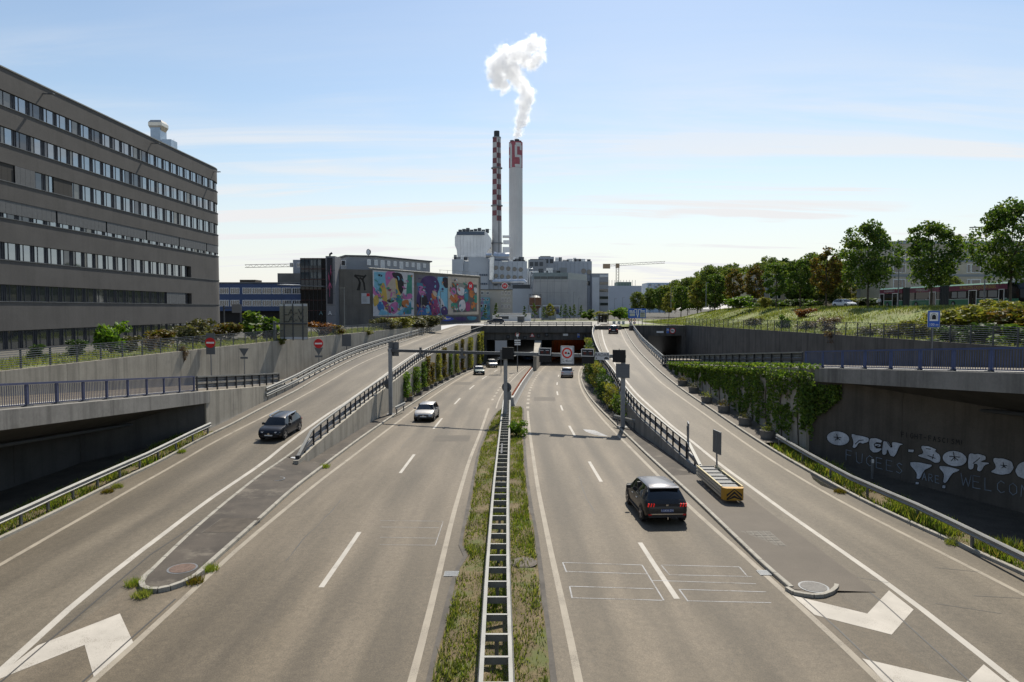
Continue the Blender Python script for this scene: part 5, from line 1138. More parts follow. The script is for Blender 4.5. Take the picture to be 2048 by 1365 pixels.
cyl_letter([(.1, .9, .9, 1), (0, 1, .84, .9), (0, .3, .66, .84), (0, .3, .5, .66), (0.02, .96, .4, .5), (.62, 1, .34, .4), (.66, 1, .12, .4), (0, 1, .04, .12), (.06, .94, 0, .04), (.66, 1, .7, .84), (0, .0, .12, .2)], -9, 66, 'letter')
cyl_letter([(.1, .9, .93, 1), (0, 1, .84, .93), (0, .32, 0, .84), (.68, 1, 0, .84), (.32, .68, .4, .52)], -100, 66, 'letter')
for dx, dy, r in ((-2.1, -.6, 1.15), (.6, -1.6, 1.35), (2.0, .4, 1.2)): mb = MB(); mb.tube([(q + dx, Y2 + dy, zt2 - .5), (q + dx, Y2 + dy, zt2 + 1.1 + .3 * (r > 1.3))], r, 16); mb.build('flue', bpy.data.materials['chimney_cap'], t)
def seams(par, px0, px1, pyt, Y, n, rows=0):
    a, b = A(px0, pyt, Y), A(px1, pyt, Y)
    for i in range(1, n): x = a.x + (b.x - a.x) * i / n; wall_box(par, x - .07, x + .07, Y - .05, Y + .02, -4, a.z - .3, SEAMM, 'panel_joint')
    for j in range(rows): z = a.z - (j + 1) * (a.z + 4) / (rows + 1); wall_box(par, a.x, b.x, Y - .045, Y + .02, z - .07, z + .07, SEAMM, 'panel_joint')
SEAMM = flat('seam_grey', (.2, .215, .23), .7)
seams(hallm, c5(302, 0)[0], c5(540, 0)[0], c5(0, 942)[1], 345, 8, 2)
for zz in (35, 55, 75): mb = MB(); mb.tube([(p, Y, zz), (p, Y, zz + .5)], rad(zz) + .7, 20); mb.build('platform', GREYM, bpy.data.objects['checkered_chimney'])
mb = MB(); mb.bar((p + 1.2, Y - 2.6, 20), (p + 1.2, Y - 2.1, zt - 1), .35, .2); mb.build('ladder', DARKM, bpy.data.objects['checkered_chimney'])
# other industrial blocks
blkR = blk5('industrial_block', 'large mid-grey windowless block right of the tall chimney', 700, 942, 940, 395, 30, GREYC3)
seams(blkR, c5(702, 0)[0], c5(942, 0)[0], c5(0, 945)[1], 395, 9, 3)
for x, y in ((891, 1001), (925, 1007), (925, 1077)): porthole(blkR, *c5(x, y), 394.9, 1.5)
for nm, x0, x1, y, Yb, m, lb in (('rooftop_plant', 549, 660, 930, 385, GREYC1, 'dark grey rooftop plant box beside the tall chimney'), ('rooftop_plant', 613, 707, 912, 392, GREYC3, 'taller grey rooftop plant box behind the dark one')): 
    t = blk5(nm, lb, x0, x1, y, Yb, 8, m); a, b = A(*c5(x0 + 10, y), Yb), A(*c5(x1 - 20, y - 6), Yb); wall_box(t, a.x, b.x, Yb + 2, Yb + 5, a.z, b.z, DARKM, 'vent_unit')
    for i in range(3): a, b = A(*c5(x0 + 8 + i * 30, y + 40), Yb - .1), A(*c5(x0 + 30 + i * 30, y + 14), Yb - .1); wall_box(t, a.x, b.x, Yb - .12, Yb + .1, a.z, b.z, DARKM, 'louvre')
cube = blk5('concrete_block', 'wide raw concrete block with a glazed strip below its roof', 581, 795, 1052, 300, 40, GCONC)
a, b = A(*c5(795, 1050), 300), A(*c5(912, 1050), 318); mb = MB(); mb.prism([(a.x, 300.2), (b.x, 318), (b.x, 340), (a.x, 340)], -4, a.z); mb.build('side_wall', GCONC, cube)
zg = A(*c5(600, 1010), 300).z; a0 = A(*c5(581, 1052), 300); mb = MB(); mb.prism([(a0.x, 300.3), (a.x, 300.3), (b.x, 318.3), (b.x, 340), (a0.x, 340)], a0.z + .01, zg); mb.build('glazed_storey', M('green_grey_glass', (.17, .22, .23), .3, var=.08), cube)
for i in range(5): p_, q_ = A(*c5(584 + 42 * i, 1048), 300), A(*c5(622 + 42 * i, 1034), 300); wall_box(cube, p_.x, q_.x, 300.1, 300.32, p_.z, q_.z, flat('dark_band_glass', (.05, .065, .075), .15) if i == 0 else bpy.data.materials['dark_band_glass'], 'window')
for i in range(1, 5): x = a0.x + (a.x - a0.x) * i / 5; wall_box(cube, x - .06, x + .06, 299.96, 300, -4, a0.z, GREYM, 'joint')
for z in (2, 7, 12): wall_box(cube, a0.x, a.x, 299.965, 300, z - .05, z + .05, GREYM, 'joint')
t = blk5('low_hall', 'low pale hall between the beige house and the concrete block', 440, 582, 1110, 320, 20, GREYC2); wall_box(t, A(*c5(450, 0), 321).x, A(*c5(560, 0), 321).x, 321, 330, A(*c5(0, 1110), 321).z, A(*c5(0, 1085), 321).z, DARKM, 'roof_plant')
house = blk5('beige_house', 'beige rendered three-storey house in front of the power station', 243, 450, 1117, 250, 16, BEIGE)
for y0, y1 in ((1126, 1148), (1167, 1193), (1210, 1232)):
    winrow(house, [c5(x, 0)[0] for x in (388, 408, 428)], c5(0, y0)[1], c5(0, y1)[1], 249.95, 5, WHITE, BGL, 2, .1)
winrow(house, [c5(x, 0)[0] for x in (262, 296)], c5(0, 1128)[1], c5(0, 1146)[1], 249.95, 5, WHITE, BGL, 2, .1)
wall_box(house, A(*c5(243, 0), 250).x - .2, A(*c5(451, 0), 250).x, 249.6, 266, A(*c5(0, 1117), 250).z, A(*c5(0, 1113), 250).z, DARKM, 'roof_edge')
p = A(*c5(402, 1093), 249); t = thing('round_emblem_sign', 'round red and white emblem sign on the roof of the beige house', 'sign', p - UP * 2); mb = MB(); mb.disc(p, (1, 0, 0), UP, 1.25, 22, depth=.2); mb.build('white_rim', WHITE, t); mb = MB(); mb.disc(p - V((0, .01, 0)), (1, 0, 0), UP, 1.05, 22); mb.build('red_face', RED, t)
mb = MB(); plate(mb, p + V((-.35, -.02, .05)), (1, 0, 0), UP, .2, .9); plate(mb, p + V((.35, -.02, .05)), (1, 0, 0), UP, .2, .9); plate(mb, p + V((0, -.02, .05)), (1, 0, 0), UP, .7, .2); mb.build('emblem', WHITE, t); mb = MB(); mb.tube([p + V((0, .3, -2.3)), p + V((0, .3, 0))], .1, 6); mb.build('post', GREYM, t)
a, b = A(*c5(243, 1275), 248), A(*c5(310, 1165), 248); t = thing('painted_annex', 'small annex painted with turquoise and pink graffiti beside the murals', 'building', ((a.x + b.x) / 2, 248, -4)); wall_box(t, a.x, b.x, 246, 249.8, -4, b.z, M('annex_teal', (.12, .3, .36), .8, var=.5, scale=.9, stain=((.3, .1, .25), .5, .5, .9)), 'wall')
winrow(t, [961, 968, 975], 598, 602, 245.95, 4, WHITE, BGL, 1, .1); winrow(t, [963, 971], 609, 615, 245.95, 5, WHITE, BGL, 1, .1)
rr = random.Random(8)
for par, px0, px1, pyt, Yb, n in ((hallm, c5(440, 0)[0], c5(535, 0)[0], c5(0, 940)[1], 350, 5), (blkR, c5(715, 0)[0], c5(930, 0)[0], c5(0, 940)[1], 400, 8), (cube, c5(590, 0)[0], c5(780, 0)[0], c5(0, 1010)[1], 306, 7), (hallm, c5(80, 0)[0], c5(170, 0)[0], c5(0, 928)[1], 348, 4)):
    for k in range(n):
        q_ = A(px0 + (px1 - px0) * (k + rr.uniform(.1, .9)) / n, pyt, Yb); w_ = rr.uniform(.5, 2.0); wall_box(par, q_.x - w_, q_.x + w_, Yb, Yb + 3, q_.z - .2, q_.z + rr.uniform(.5, 2.4), rr.choice((GREYM, DARKM, SILV)), 'roof_unit')
    a_, b_ = A(px0, pyt, Yb - 2), A(px1, pyt, Yb - 2); mb = MB(); mb.bar((a_.x, Yb - 2, a_.z + 1.1), (b_.x, Yb - 2, a_.z + 1.1), .1, .1)
    for k in range(13): x_ = a_.x + (b_.x - a_.x) * k / 12; mb.bar((x_, Yb - 2, a_.z - .3), (x_, Yb - 2, a_.z + 1.1), .08, .08)
    mb.build('roof_railing', GREYM, par)
for i in range(4): q_ = A(*c5(545 + i * 12, 985), 338); mb = MB(); mb.tube([(q_.x, 338, -4), (q_.x, 338, q_.z - i * 1.5), (q_.x + 2.5, 342, q_.z - i * 1.5)], .45, 7); mb.build('vent_pipe', SILV, cube)
# rusty silo
Y = 230; px, _ = c5(594, 0); cxs = A(px, 0, Y).x; t = thing('rusty_silo', 'rusty brown silo on a pale steel frame', 'silo', (cxs, Y, -4)); r = 38 / 3.102 / F * Y
zs1, zs0 = A(*c5(0, 1165), Y).z, A(*c5(0, 1215), Y).z; RS = M('rust', (.16, .085, .055), .9, var=.25, scale=.6, streak=.3)
mb = MB(); mb.tube([(cxs, Y, zs0), (cxs, Y, zs1)], r, 20); mb.build('tank', RS, t); mb = MB(); mb.tube([(cxs, Y, zs0 - 2.2), (cxs, Y, zs0)], .5, 16, r); mb.build('hopper', RS, t)
mb = MB(); mb.tube([(cxs, Y, zs1), (cxs, Y, zs1 + .7)], r, 20, r * .4); mb.build('roof', DARKM, t)
for i in range(10): an = i * .628; mb = MB(); mb.tube([(cxs + r * math.cos(an), Y + r * math.sin(an), zs1), (cxs + r * math.cos(an), Y + r * math.sin(an), zs1 + 1.1)], .06, 5); mb.build('rail_post', DARKM, t)
mb = MB(); mb.tube([(cxs + r * math.cos(i * .314), Y + r * math.sin(i * .314), zs1 + 1.1) for i in range(21)], .06, 5); mb.build('top_rail', DARKM, t)
for a in (-1, 1):
    for b in (-1, 1): mb = MB(); mb.box(cxs + a * r * 1.1 - .12, cxs + a * r * 1.1 + .12, Y + b * r - .12, Y + b * r + .12, -4, zs0 + .2); mb.build('leg', GREYM, t)
    mb = MB(); mb.bar((cxs - r * 1.1, Y + a * r, zs0), (cxs + r * 1.1, Y + a * r, zs0), .2, .25); mb.bar((cxs - r * 1.1, Y + a * r, -2), (cxs + r * 1.1, Y + a * r, zs0 - .3), .12, .12); mb.build('brace', GREYM, t)
# right hand blocks
tw = blk5('striped_office', 'narrow grey office tower with window stripes', 943, 1045, 1015, 385, 25, GREYC1)
for i, yy in enumerate((1030, 1075, 1120, 1165, 1205)): a, b = A(*c5(990, yy + 9), 384.9), A(*c5(1043, yy - 7), 384.9); wall_box(tw, a.x, b.x, 384.8, 385.2, a.z, b.z, BGL if i else PALE, 'window_strip')
a, b = A(*c5(943, 1250), 384.9), A(*c5(988, 1040), 384.9); wall_box(tw, a.x, b.x, 384.6, 385, -4, b.z, GREYC2, 'pale_bay')
t = blk5('warehouse', 'plain blue-grey warehouse under a crane', 1046, 1252, 1092, 450, 60, M('warehouse_grey', (.36, .4, .46), .6, var=.05, scale=.1)); 
a, b = A(*c5(1046, 1092), 455), A(*c5(1208, 1068), 455); wall_box(t, a.x + 6, b.x - 2, 456, 470, a.z - 1, b.z, flat('green_grey', (.14, .19, .15), .7), 'roof_storey')
for i in range(10): x = a.x + (b.x - a.x) * i / 9; mb = MB(); mb.tube([(x, 453, a.z - .5), (x, 453, b.z + 1.2)], .12, 4); mb.build('scaffold_pole', GREYM, t)
t = thing('glass_tower_block', 'distant pale blue glass block behind the trees', 'building', (A(1315, 0, 700).x, 700, -4)); a, b = A(1295, 566, 700), A(1345, 566, 700); wall_box(t, a.x, b.x, 700, 730, -4, a.z, M('pale_blue_panel', (.3, .4, .52), .4, var=.1), 'wall')
for i in range(7):
    for j in range(8): p_ = A(1297.5 + i * 6, 569 + j * 4.2, 699.8); wall_box(t, p_.x, p_.x + 2.3, 699.7, 700, p_.z - 1.4, p_.z, PALE if (i + j) % 3 else BGL, 'window')
# small depot buildings along the street
for px0, px1, pyt, Yb, d, m, lb in ((985, 1062, 628.5, 215, 8, WHITE, 'low white depot shed with a painted dark front'), (1035, 1048, 634, 190, 3, DARKM, 'small dark cabin on the street by the tunnel cover'), (1085, 1112, 624, 240, 6, GREYC1, 'low grey cabin behind the young street trees'), (1080, 1125, 610, 290, 8, GREYC2, 'pale low annex before the concrete block')):
    t = blk('depot_shed', lb, px0, px1, pyt, Yb, d, m); a, b = A(px0, pyt, Yb), A(px1, pyt, Yb); wall_box(t, a.x - .1, b.x + .1, Yb - .15, Yb + d, a.z, a.z + .2, GREYM, 'roof')
    w = b.x - a.x; wall_box(t, a.x + w * .12, a.x + w * .42, Yb - .06, Yb + .1, -3.2, a.z - .7, DARKM, 'door'); wall_box(t, a.x + w * .5, a.x + w * .85, Yb - .06, Yb + .1, -2.4, a.z - .7, flat('faded_red', (.3, .12, .07), .7) if px0 == 985 else BGL, 'shutter')
p = A(1206, 652, 172); t = thing('bus_shelter', 'dark bus shelter at the top of the right ramp', 'shelter', (p.x, 172, -3.9)); wall_box(t, p.x - 1.3, p.x + 1.3, 171, 173.4, -1.45, -1.3, DARKM, 'roof')
for dx, dy in ((-1.2, 171.1), (1.2, 171.1), (-1.2, 173.2), (1.2, 173.2)): wall_box(t, p.x + dx - .06, p.x + dx + .06, dy - .06, dy + .06, -3.9, -1.45, BLACKM, 'post')
for x0, x1 in ((-1.1, -.45), (-.4, .35), (.4, 1.1)): wall_box(t, p.x + x0, p.x + x1, 173.1, 173.14, -3.5, -1.6, DG, 'pane')
wall_box(t, p.x - 1.22, p.x - 1.18, 171.2, 173.1, -3.5, -1.6, DG, 'side_pane')
# residential building behind the bus
Y = 142; BRK = M('beige_brick', (.5, .44, .35), .9, var=.1, scale=.8, fine=.12, fs=5)
t = blk('apartment_building', 'beige brick apartment building behind the bus', 1783, 2120, 488, Y, 16, BRK, -.2)
a, b = A(1783, 488, Y), A(2120, 488, Y); wall_box(t, a.x - .15, b.x, Y - .2, Y + 16, a.z + .005, a.z + .5, GREYC3, 'cornice')
for yb in (520, 549, 578): z = A(0, yb, Y).z; wall_box(t, a.x - .05, b.x, Y - .08, Y + .1, z - .5, z, GREYC1, 'floor_band')
for py0, py1 in ((499, 516.5), (529, 546.5), (559, 577)):
    winrow(t, [1795, 1863, 1951, 2035, 2085], py0, py1, Y - .03, 19, WHITE, BGL, 1, .16); winrow(t, [1780 + 27, 1848, 1936.5, 2020], py0, py1, Y - .03, 7, WHITE, BGL, 1, .12)
t = blk('apartment_building', 'lower pale brick wing seen between trees and bus', 1500, 1790, 548, 172, 14, BRK, -.2)
for py0, py1 in ((556, 570), (582, 598)): winrow(t, [1510 + 16 * i for i in range(18)], py0, py1, 171.97, 7, WHITE, BGL, 1, .12)
z = A(0, 578, 172).z; wall_box(t, A(1500, 0, 172).x, A(1790, 0, 172).x, 171.8, 172.1, z - .4, z + .1, GREYC2, 'floor_band')
# cranes
def crane(name, label, px, pyb, pyt, jl, jr, Y, tie=None):
    m = A(px, pyt, Y); zb = -4; t = thing(name, label, 'crane', (m.x, Y, zb)); CR = flat('crane_paint_%d' % px, (.42, .38, .3), .6)
    mb = MB(); w = .9
    for a in (-w, w):
        for b in (-w, w): mb.bar((m.x + a, Y + b, zb), (m.x + a, Y + b, m.z), .22, .22)
    z = zb
    while z < m.z - 2: mb.bar((m.x - w, Y - w, z), (m.x + w, Y - w, z + 2), .12, .12); mb.bar((m.x + w, Y - w, z), (m.x - w, Y - w, z + 2), .12, .12); z += 2
    mb.build('mast', CR, t)
    l, r = A(*jl, Y), A(*jr, Y); mb = MB(); n = 26
    for off in (V((0, 0, 0)), V((0, 0, 1.3))): mb.bar(l + off, r + off, .25, .25)
    for i in range(n): p0, p1 = l + (r - l) * i / n, l + (r - l) * (i + 1) / n; mb.bar(p0, p1 + V((0, 0, 1.3)), .12, .12) if i % 2 else mb.bar(p0 + V((0, 0, 1.3)), p1, .12, .12)
    mb.build('jib', CR, t)
    mb = MB(); mb.box(m.x - 1.2, m.x + 1.2, Y - 1.2, Y + 1.2, m.z - 1.5, m.z + 1.5); mb.build('cab', flat('crane_cab_%d' % px, (.3, .22, .14), .6), t)
    if tie: q = A(*tie, Y); mb = MB(); mb.box(q.x - 2.4, q.x + 2.4, Y - 1, Y + 1, q.z - 1.6, q.z + 1.6); mb.build('counterweight', bpy.data.materials['crane_cab_%d' % px], t)
crane('tower_crane', 'yellowish tower crane above the blue-grey warehouse', 1235, 570, 532, (1207, 533.5), (1330, 527), 470, (1213, 533))
crane('tower_crane', 'distant tower crane jib left of the grey hall roof', 640, 560, 532, (490, 535.5), (640, 533), 330)
# ---------------------------------------------------------------- steam plume
puffs = [(1033,279,6),(1035,270,8.5),(1038,258,10.5),(1041,246,12),(1045,233,13.5),(1049,219,15),(1051,205,16),(1053,191,16),(1048,178,15),(1040,165,15),(1030,152,17),(1019,140,22),(1004,130,24),(991,144,19),(984,128,13),(996,162,17),(1008,172,12),(1006,182,8),(1014,112,20),(1033,112,20),(1050,118,18),(1064,128,14),(1046,96,12),(1062,92,17),(1077,85,12),(1082,97,9),(1068,76,8),(1076,112,14),(1012,96,8)]
YV = 392.0; sph = [(A(x, y, YV), r / F * YV * 1.15) for x, y, r in puffs]
bb0 = V((min(c.x - r for c, r in sph) - 3, YV - 11, min(c.z - r for c, r in sph) - .5)); bb1 = V((max(c.x + r for c, r in sph) + 3, YV + 11, max(c.z + r for c, r in sph) + 3))
mb = MB(); mb.box(bb0.x, bb1.x, bb0.y, bb1.y, bb0.z, bb1.z)
sm_ = bpy.data.materials.new('steam'); sm_.use_nodes = True; t = sm_.node_tree; t.nodes.clear()
g = tn(t, 'ShaderNodeNewGeometry'); pos = g.outputs['Position']
def vmath(op, a, b=None):
    n = tn(t, 'ShaderNodeVectorMath', operation=op)
    for i, x in enumerate((a, b)):
        if x is None: continue
        if isinstance(x, (tuple, Vector)): n.inputs[i].default_value = tuple(x)
        else: t.links.new(x, n.inputs[i])
    return n
def vn(sc, det, rgh): n = tn(t, 'ShaderNodeTexNoise'); n.inputs['Scale'].default_value = sc; n.inputs['Detail'].default_value = det; n.inputs['Roughness'].default_value = rgh; t.links.new(pos, n.inputs['Vector']); return n
w1 = vmath('SUBTRACT', vn(.22, 3, .6).outputs['Color'], (.5, .5, .5)); sc_ = vmath('SCALE', w1.outputs[0]); sc_.inputs['Scale'].default_value = 5.0
wp = vmath('ADD', pos, sc_.outputs[0]).outputs[0]
acc = None
for c, r in sph:
    d = vmath('DISTANCE', wp, tuple(c)).outputs['Value']; v = tmath(t, 'SUBTRACT', 1.0, tmath(t, 'DIVIDE', d, r))
    acc = v if acc is None else tmath(t, 'MAXIMUM', acc, v)
nz = tmath(t, 'ADD', tmath(t, 'MULTIPLY', tmath(t, 'SUBTRACT', vn(.24, 5, .65).outputs[0], .5), 2.6), tmath(t, 'MULTIPLY', tmath(t, 'SUBTRACT', vn(.75, 5, .7).outputs[0], .5), 1.3))
dn = tmath(t, 'MULTIPLY', tramp(t, tmath(t, 'ADD', acc, nz), .02, .38, 0, 1), tramp(t, acc, -.1, .6, .18, .5))
pv = tn(t, 'ShaderNodeVolumePrincipled'); pv.inputs['Color'].default_value = (.998, .998, .999, 1); pv.inputs['Anisotropy'].default_value = .4; t.links.new(dn, pv.inputs['Density'])
out = tn(t, 'ShaderNodeOutputMaterial'); t.links.new(pv.outputs[0], out.inputs['Volume'])
sm_.cycles.volume_step_rate = .12
o = mb.build('steam_plume', sm_); tag(o, 'white steam plume rising from the tall chimney', 'steam', kind='stuff')
# ---------------------------------------------------------------- fences
def wire_fence(label, f, zf, y0, y1, sp, h, n, pm, name='wire_fence'):
    t = thing(name, label, 'fence', (f(y0), y0, zf(y0)))
    posts(t, f, zf, frange(y0, y1, sp), .08, .1, h, pm)
    for i in range(n):
        z = .12 + (h - .14) * i / (n - 1); r = .018 if i < n - 1 else .03; mb = MB(); mb.sweep([(f(y) + .05, y, zf(y) + z) for y in frange(y0, y1, 4)], [(-r, -r), (r, -r), (r, r), (-r, r)]); mb.build('wire' if i < n - 1 else 'top_rail', GREYM if i < n - 1 else pm, t)
wire_fence('grey wire fence on top of the sunlit left retaining wall', lambda y: LWALL(y) - .25, lambda y: zLG + .12, 28, 158, 2.5, 1.25, 9, DARKM)
wire_fence('grey wire fence on top of the dark right retaining wall', lambda y: 37.2, lambda y: zRG(y) + .12, 32, 146, 2.6, 1.45, 9, DARKM)
t = thing('street_fence', 'thin post fence above the side portal and ramp end', 'fence', (26, 147, -3.7))
for x in frange(25.6, 38.5, 1.6): mb = MB(); mb.tube([(x, 147, -3.55), (x, 147, -2.2)], .035, 5); mb.build('post', DARKM, t)
for z in (-2.25, -2.8): mb = MB(); mb.tube([(25.6, 147, z), (38.5, 147, z)], .015, 4); mb.build('wire', GREYM, t)
# ---------------------------------------------------------------- signs on the left
X = V((1, 0, 0))
def noentry(px, py, Y, r, base, label, back=None, tri=True):
    p = A(px, py, Y); t = thing('no_entry_sign', label, 'road sign', (p.x, p.y, base))
    mb = MB(); mb.disc(p, X, UP, r, 28, depth=.03); mb.build('red_disc', flat('entry_red', (.55, .015, .02), .4) if 'entry_red' not in bpy.data.materials else bpy.data.materials['entry_red'], t)
    mb = MB(); plate(mb, p - V((0, .006, 0)), X, UP, r * 1.55, r * .34); mb.build('white_bar', WHITE, t)
    mb = MB(); mb.tube([(p.x, p.y + .1, base), (p.x, p.y + .1, p.z + r * .8)], .05, 8); mb.build('pole', GREYM, t)
    if back: mb = MB(); mb.box(p.x - back[0]/2, p.x + back[0]/2, p.y + .04, p.y + .07, p.z - back[1]*.55, p.z + back[1]*.45); mb.build('back_board', SB, t)
    if tri: mb = MB(); mb.face([p + V((-.5, .05, -.45)), p + V((.5, .05, -.45)), p + V((0, .05, -1.35))]); mb.box(p.x - .42, p.x + .42, p.y + .03, p.y + .06, p.z - 1.55, p.z - 1.33); mb.build('triangle_back', SB, t)
noentry(637, 687.5, 76, .52, zLO(76), 'red no-entry sign with a triangle back below it, beside the ramp guardrail')
noentry(420.5, 686, 64.5, .48, zLO(62), 'red no-entry sign on a grey board by the left retaining wall', (.85, 2.0), False)
p = A(488, 706, 70); t = thing('reversed_sign', 'small grey triangular sign back before the left retaining wall', 'road sign', (p.x, p.y, zLO(70)))
mb = MB(); mb.face([p + V((-.5, 0, .45)), p + V((.5, 0, .45)), p + V((0, 0, -.4))]); mb.build('triangle', SB, t); mb = MB(); mb.box(p.x-.38, p.x+.38, p.y, p.y+.03, p.z-.62, p.z-.42); mb.build('plate', SB, t); mb = MB(); mb.tube([(p.x, p.y + .06, zLO(70)), (p.x, p.y + .06, p.z + .3)], .04, 6); mb.build('pole', GREYM, t)
# large sign seen from behind
Yb = 82; a, b = A(560, 679.5, Yb), A(615, 607.5, Yb); t = thing('large_sign_back', 'large ribbed sign board seen from behind with sprayed letters LA-V', 'sign', ((a.x + b.x) / 2, Yb, a.z))
RIB = M('ribbed_metal', (.21, .205, .17), .6, var=.1); n = 12
mb = MB(); mb.box(a.x, b.x, Yb + .02, Yb + .06, a.z, b.z); mb.build('sheet', RIB, t)
for i in range(n): z = a.z + (b.z - a.z) * i / n; mb = MB(); mb.box(a.x + .04, b.x - .04, Yb - .025, Yb + .019, z + .04, z + (b.z - a.z) / n - .05); mb.build('slat', RIB if i not in (0, n - 1) else GREYC2, t)
for u in (.17, .48, .83): x = a.x + (b.x - a.x) * u; mb = MB(); mb.box(x - .06, x + .06, Yb - .12, Yb - .03, a.z - .1, b.z + (.0)); mb.build('stiffener', DARKM, t)
mb = MB(); z = a.z + (b.z - a.z) * .44; mb.box(a.x - .6, b.x, Yb - .22, Yb - .121, z - .08, z + .08); mb.build('crossbar', DARKM, t)
mb = MB(); mb.box(a.x - .75, a.x - .45, Yb - .2, Yb + .1, zLO(82), z + .3); mb.build('post', SB, t)
mb = MB(); 
for v in (.75, .56): mb.text('LA-V', ((a.x + b.x) / 2 + .02, Yb - .13, a.z + (b.z - a.z) * v), X, UP, 1.05, sx=1.15)
mb.build('lettering', flat('spray_grey', (.05, .055, .05), .7), t)
p = A(693, 681, 96); t = thing('reversed_sign', 'dark square sign back above the ramp guardrail near the lamp post', 'road sign', (p.x, p.y, -3.8)); mb = MB(); mb.box(p.x-.65, p.x+.65, p.y, p.y+.05, p.z-.85, p.z+.85); mb.build('board', SB, t); mb = MB(); mb.box(p.x-.05, p.x+.05, p.y+.06, p.y+.16, -6, p.z+.8); mb.build('post', DARKM, t)
p = A(473, 610, 130); t = thing('reversed_sign', 'grey sign frame on two posts in front of the blue block', 'road sign', (p.x, p.y, -4)); a, b = A(464, 626, 130), A(483, 609, 130); mb = MB(); mb.box(a.x, b.x, 130, 130.08, a.z, b.z); mb.build('board', GREYM, t)
for px in (447, 480): q = A(px, 612, 130); mb = MB(); mb.box(q.x-.12, q.x+.12, 130.1, 130.3, -4, q.z); mb.build('post', DARKM, t)
mb = MB(); q = A(447, 616, 130); mb.box(q.x, b.x, 130.1, 130.3, q.z - .15, q.z); mb.build('beam', DARKM, t)
# blue direction sign, warning signs and chevrons at the ramp top
p0, p1 = A(1256.5, 637, 160), A(1292, 617.5, 160); t = thing('direction_sign', 'blue direction sign with branching white arrow at the top of the right ramp', 'road sign', ((p0.x+p1.x)/2, 160, -3.9)); w, h = p1.x - p0.x, p1.z - p0.z
mb = MB(); mb.box(p0.x, p1.x, 160, 160.08, p0.z, p1.z); mb.build('blue_board', SBLUE, t)
def dr(u0, u1, v0, v1, m, n): mb = MB(); mb.box(p0.x + w*u0, p0.x + w*u1, 159.96, 159.99, p0.z + h*v0, p0.z + h*v1); mb.build(n, m, t)
for r_ in ((.5, .55, .08, .35), (.46, .5, .3, .9), (.55, .59, .3, .9), (.33, .5, .87, .93), (.56, .75, .87, .93)): dr(*r_, WHITE, 'arrow')
for r_ in ((.08, .38, .22, .5), (.66, .96, .1, .6)): dr(*r_, flat('cream_panel', (.5, .5, .45), .5) if 'cream_panel' not in bpy.data.materials else bpy.data.materials['cream_panel'], 'panel')
for r_ in ((.06, .22, .7, .8), (.26, .36, .7, .8), (.06, .4, .58, .65), (.68, .94, .7, .8), (.7, .92, .42, .5), (.7, .92, .2, .28)): dr(*r_, WHITE if r_[2] > .55 else GREYM, 'text_line')
for u in (.2, .8): mb = MB(); mb.box(p0.x + w*u - .08, p0.x + w*u + .08, 160.1, 160.25, -3.9, p1.z); mb.build('post', GREYM, t)
for k, (px, py, lb) in enumerate(((1259, 641, 'give-way triangle below the blue direction sign'), (1269, 640, 'warning triangle with red ring plate below the blue direction sign'))):
    p = A(px, py, 158); t = thing('triangle_sign', lb, 'road sign', (p.x, 158, -3.9)); s = .42 * (-1 if k == 0 else 1)
    mb = MB(); mb.face([p + V((-.45, 0, -s * .6)), p + V((.45, 0, -s * .6)), p + V((0, 0, s))]); mb.build('red_border', RED, t); mb = MB(); mb.face([p + V((-.24, -.01, -s * .35)), p + V((.24, -.01, -s * .35)), p + V((0, -.01, s * .5))]); mb.build('white_face', WHITE, t); mb = MB(); mb.tube([(p.x, 158.06, -3.9), (p.x, 158.06, p.z)], .04, 6); mb.build('pole', GREYM, t)
    if k: mb = MB(); q = p - UP * .72; mb.disc(q, X, UP, .33, 20, depth=.02); o = mb.build('ring', RED, t); mb = MB(); mb.disc(q - V((0, .01, 0)), X, UP, .22, 20); mb.build('centre', WHITE, o)
for i, px in enumerate((1228, 1238, 1246.5)):
    p = A(px, 646, 165); t = thing('chevron_sign', 'white chevron board beyond the dark car, %s of three' % ('leftmost', 'middle', 'rightmost')[i], 'road sign', (p.x, 165, -3.9), 'chevron boards at the ramp top'); mb = MB(); mb.box(p.x-.36, p.x+.36, 165, 165.04, p.z-.4, p.z+.4); mb.build('board', WHITE, t)
    mb = MB(); y = 164.99
    for s in (1, -1): mb.face([(p.x - .2, y, p.z), (p.x + .1, y, p.z + s*.32), (p.x + .28, y, p.z + s*.32), (p.x - .02, y, p.z)])
    mb.build('chevron', SBLACK, t); mb = MB(); mb.tube([(p.x, 165.07, -3.9), (p.x, 165.07, p.z)], .04, 6); mb.build('pole', GREYM, t)
def lamp(px, Y, zb, ztop, label, arm=1.0, name='street_lamp', side=1):
    x = A(px, 600, Y).x; t = thing(name, label, 'street lamp', (x, Y, zb), 'street lamps'); mb = MB(); mb.tube([(x, Y, zb), (x, Y, ztop)], .1, 7, .06); mb.build('pole', GREYM, t)
    mb = MB(); mb.obox((x + side * arm * .5, Y, ztop + .06), (arm * .6, 0, .02), (0, .15, 0), (0, 0, .06)); mb.build('lamp_head', STEEL, t)
lamp(688.5, 125, -4, A(0, 577, 125).z, 'tall grey street lamp in front of the notice board on the mural hall', .7, side=-1)
for i, (px, py, Y) in enumerate(((1157, 597, 260), (1147, 585, 300), (1200, 600, 255), (1229, 598, 270), (1245, 596, 300), (1266, 604, 300), (1070, 590, 215), (776, 600, 150), (843, 588, 165), (881, 584, 170))):
    lamp(px, Y, -4, A(0, py, Y).z, 'thin street lamp ' + ('before the concrete block', 'close behind the first lamp at the concrete block', 'by the striped office tower', 'at the left edge of the warehouse front', 'in the middle of the warehouse front', 'at the right of the warehouse front', 'in front of the rusty silo', 'before the nearest mural', 'before the middle mural', 'between the middle and farthest murals')[i], .8)
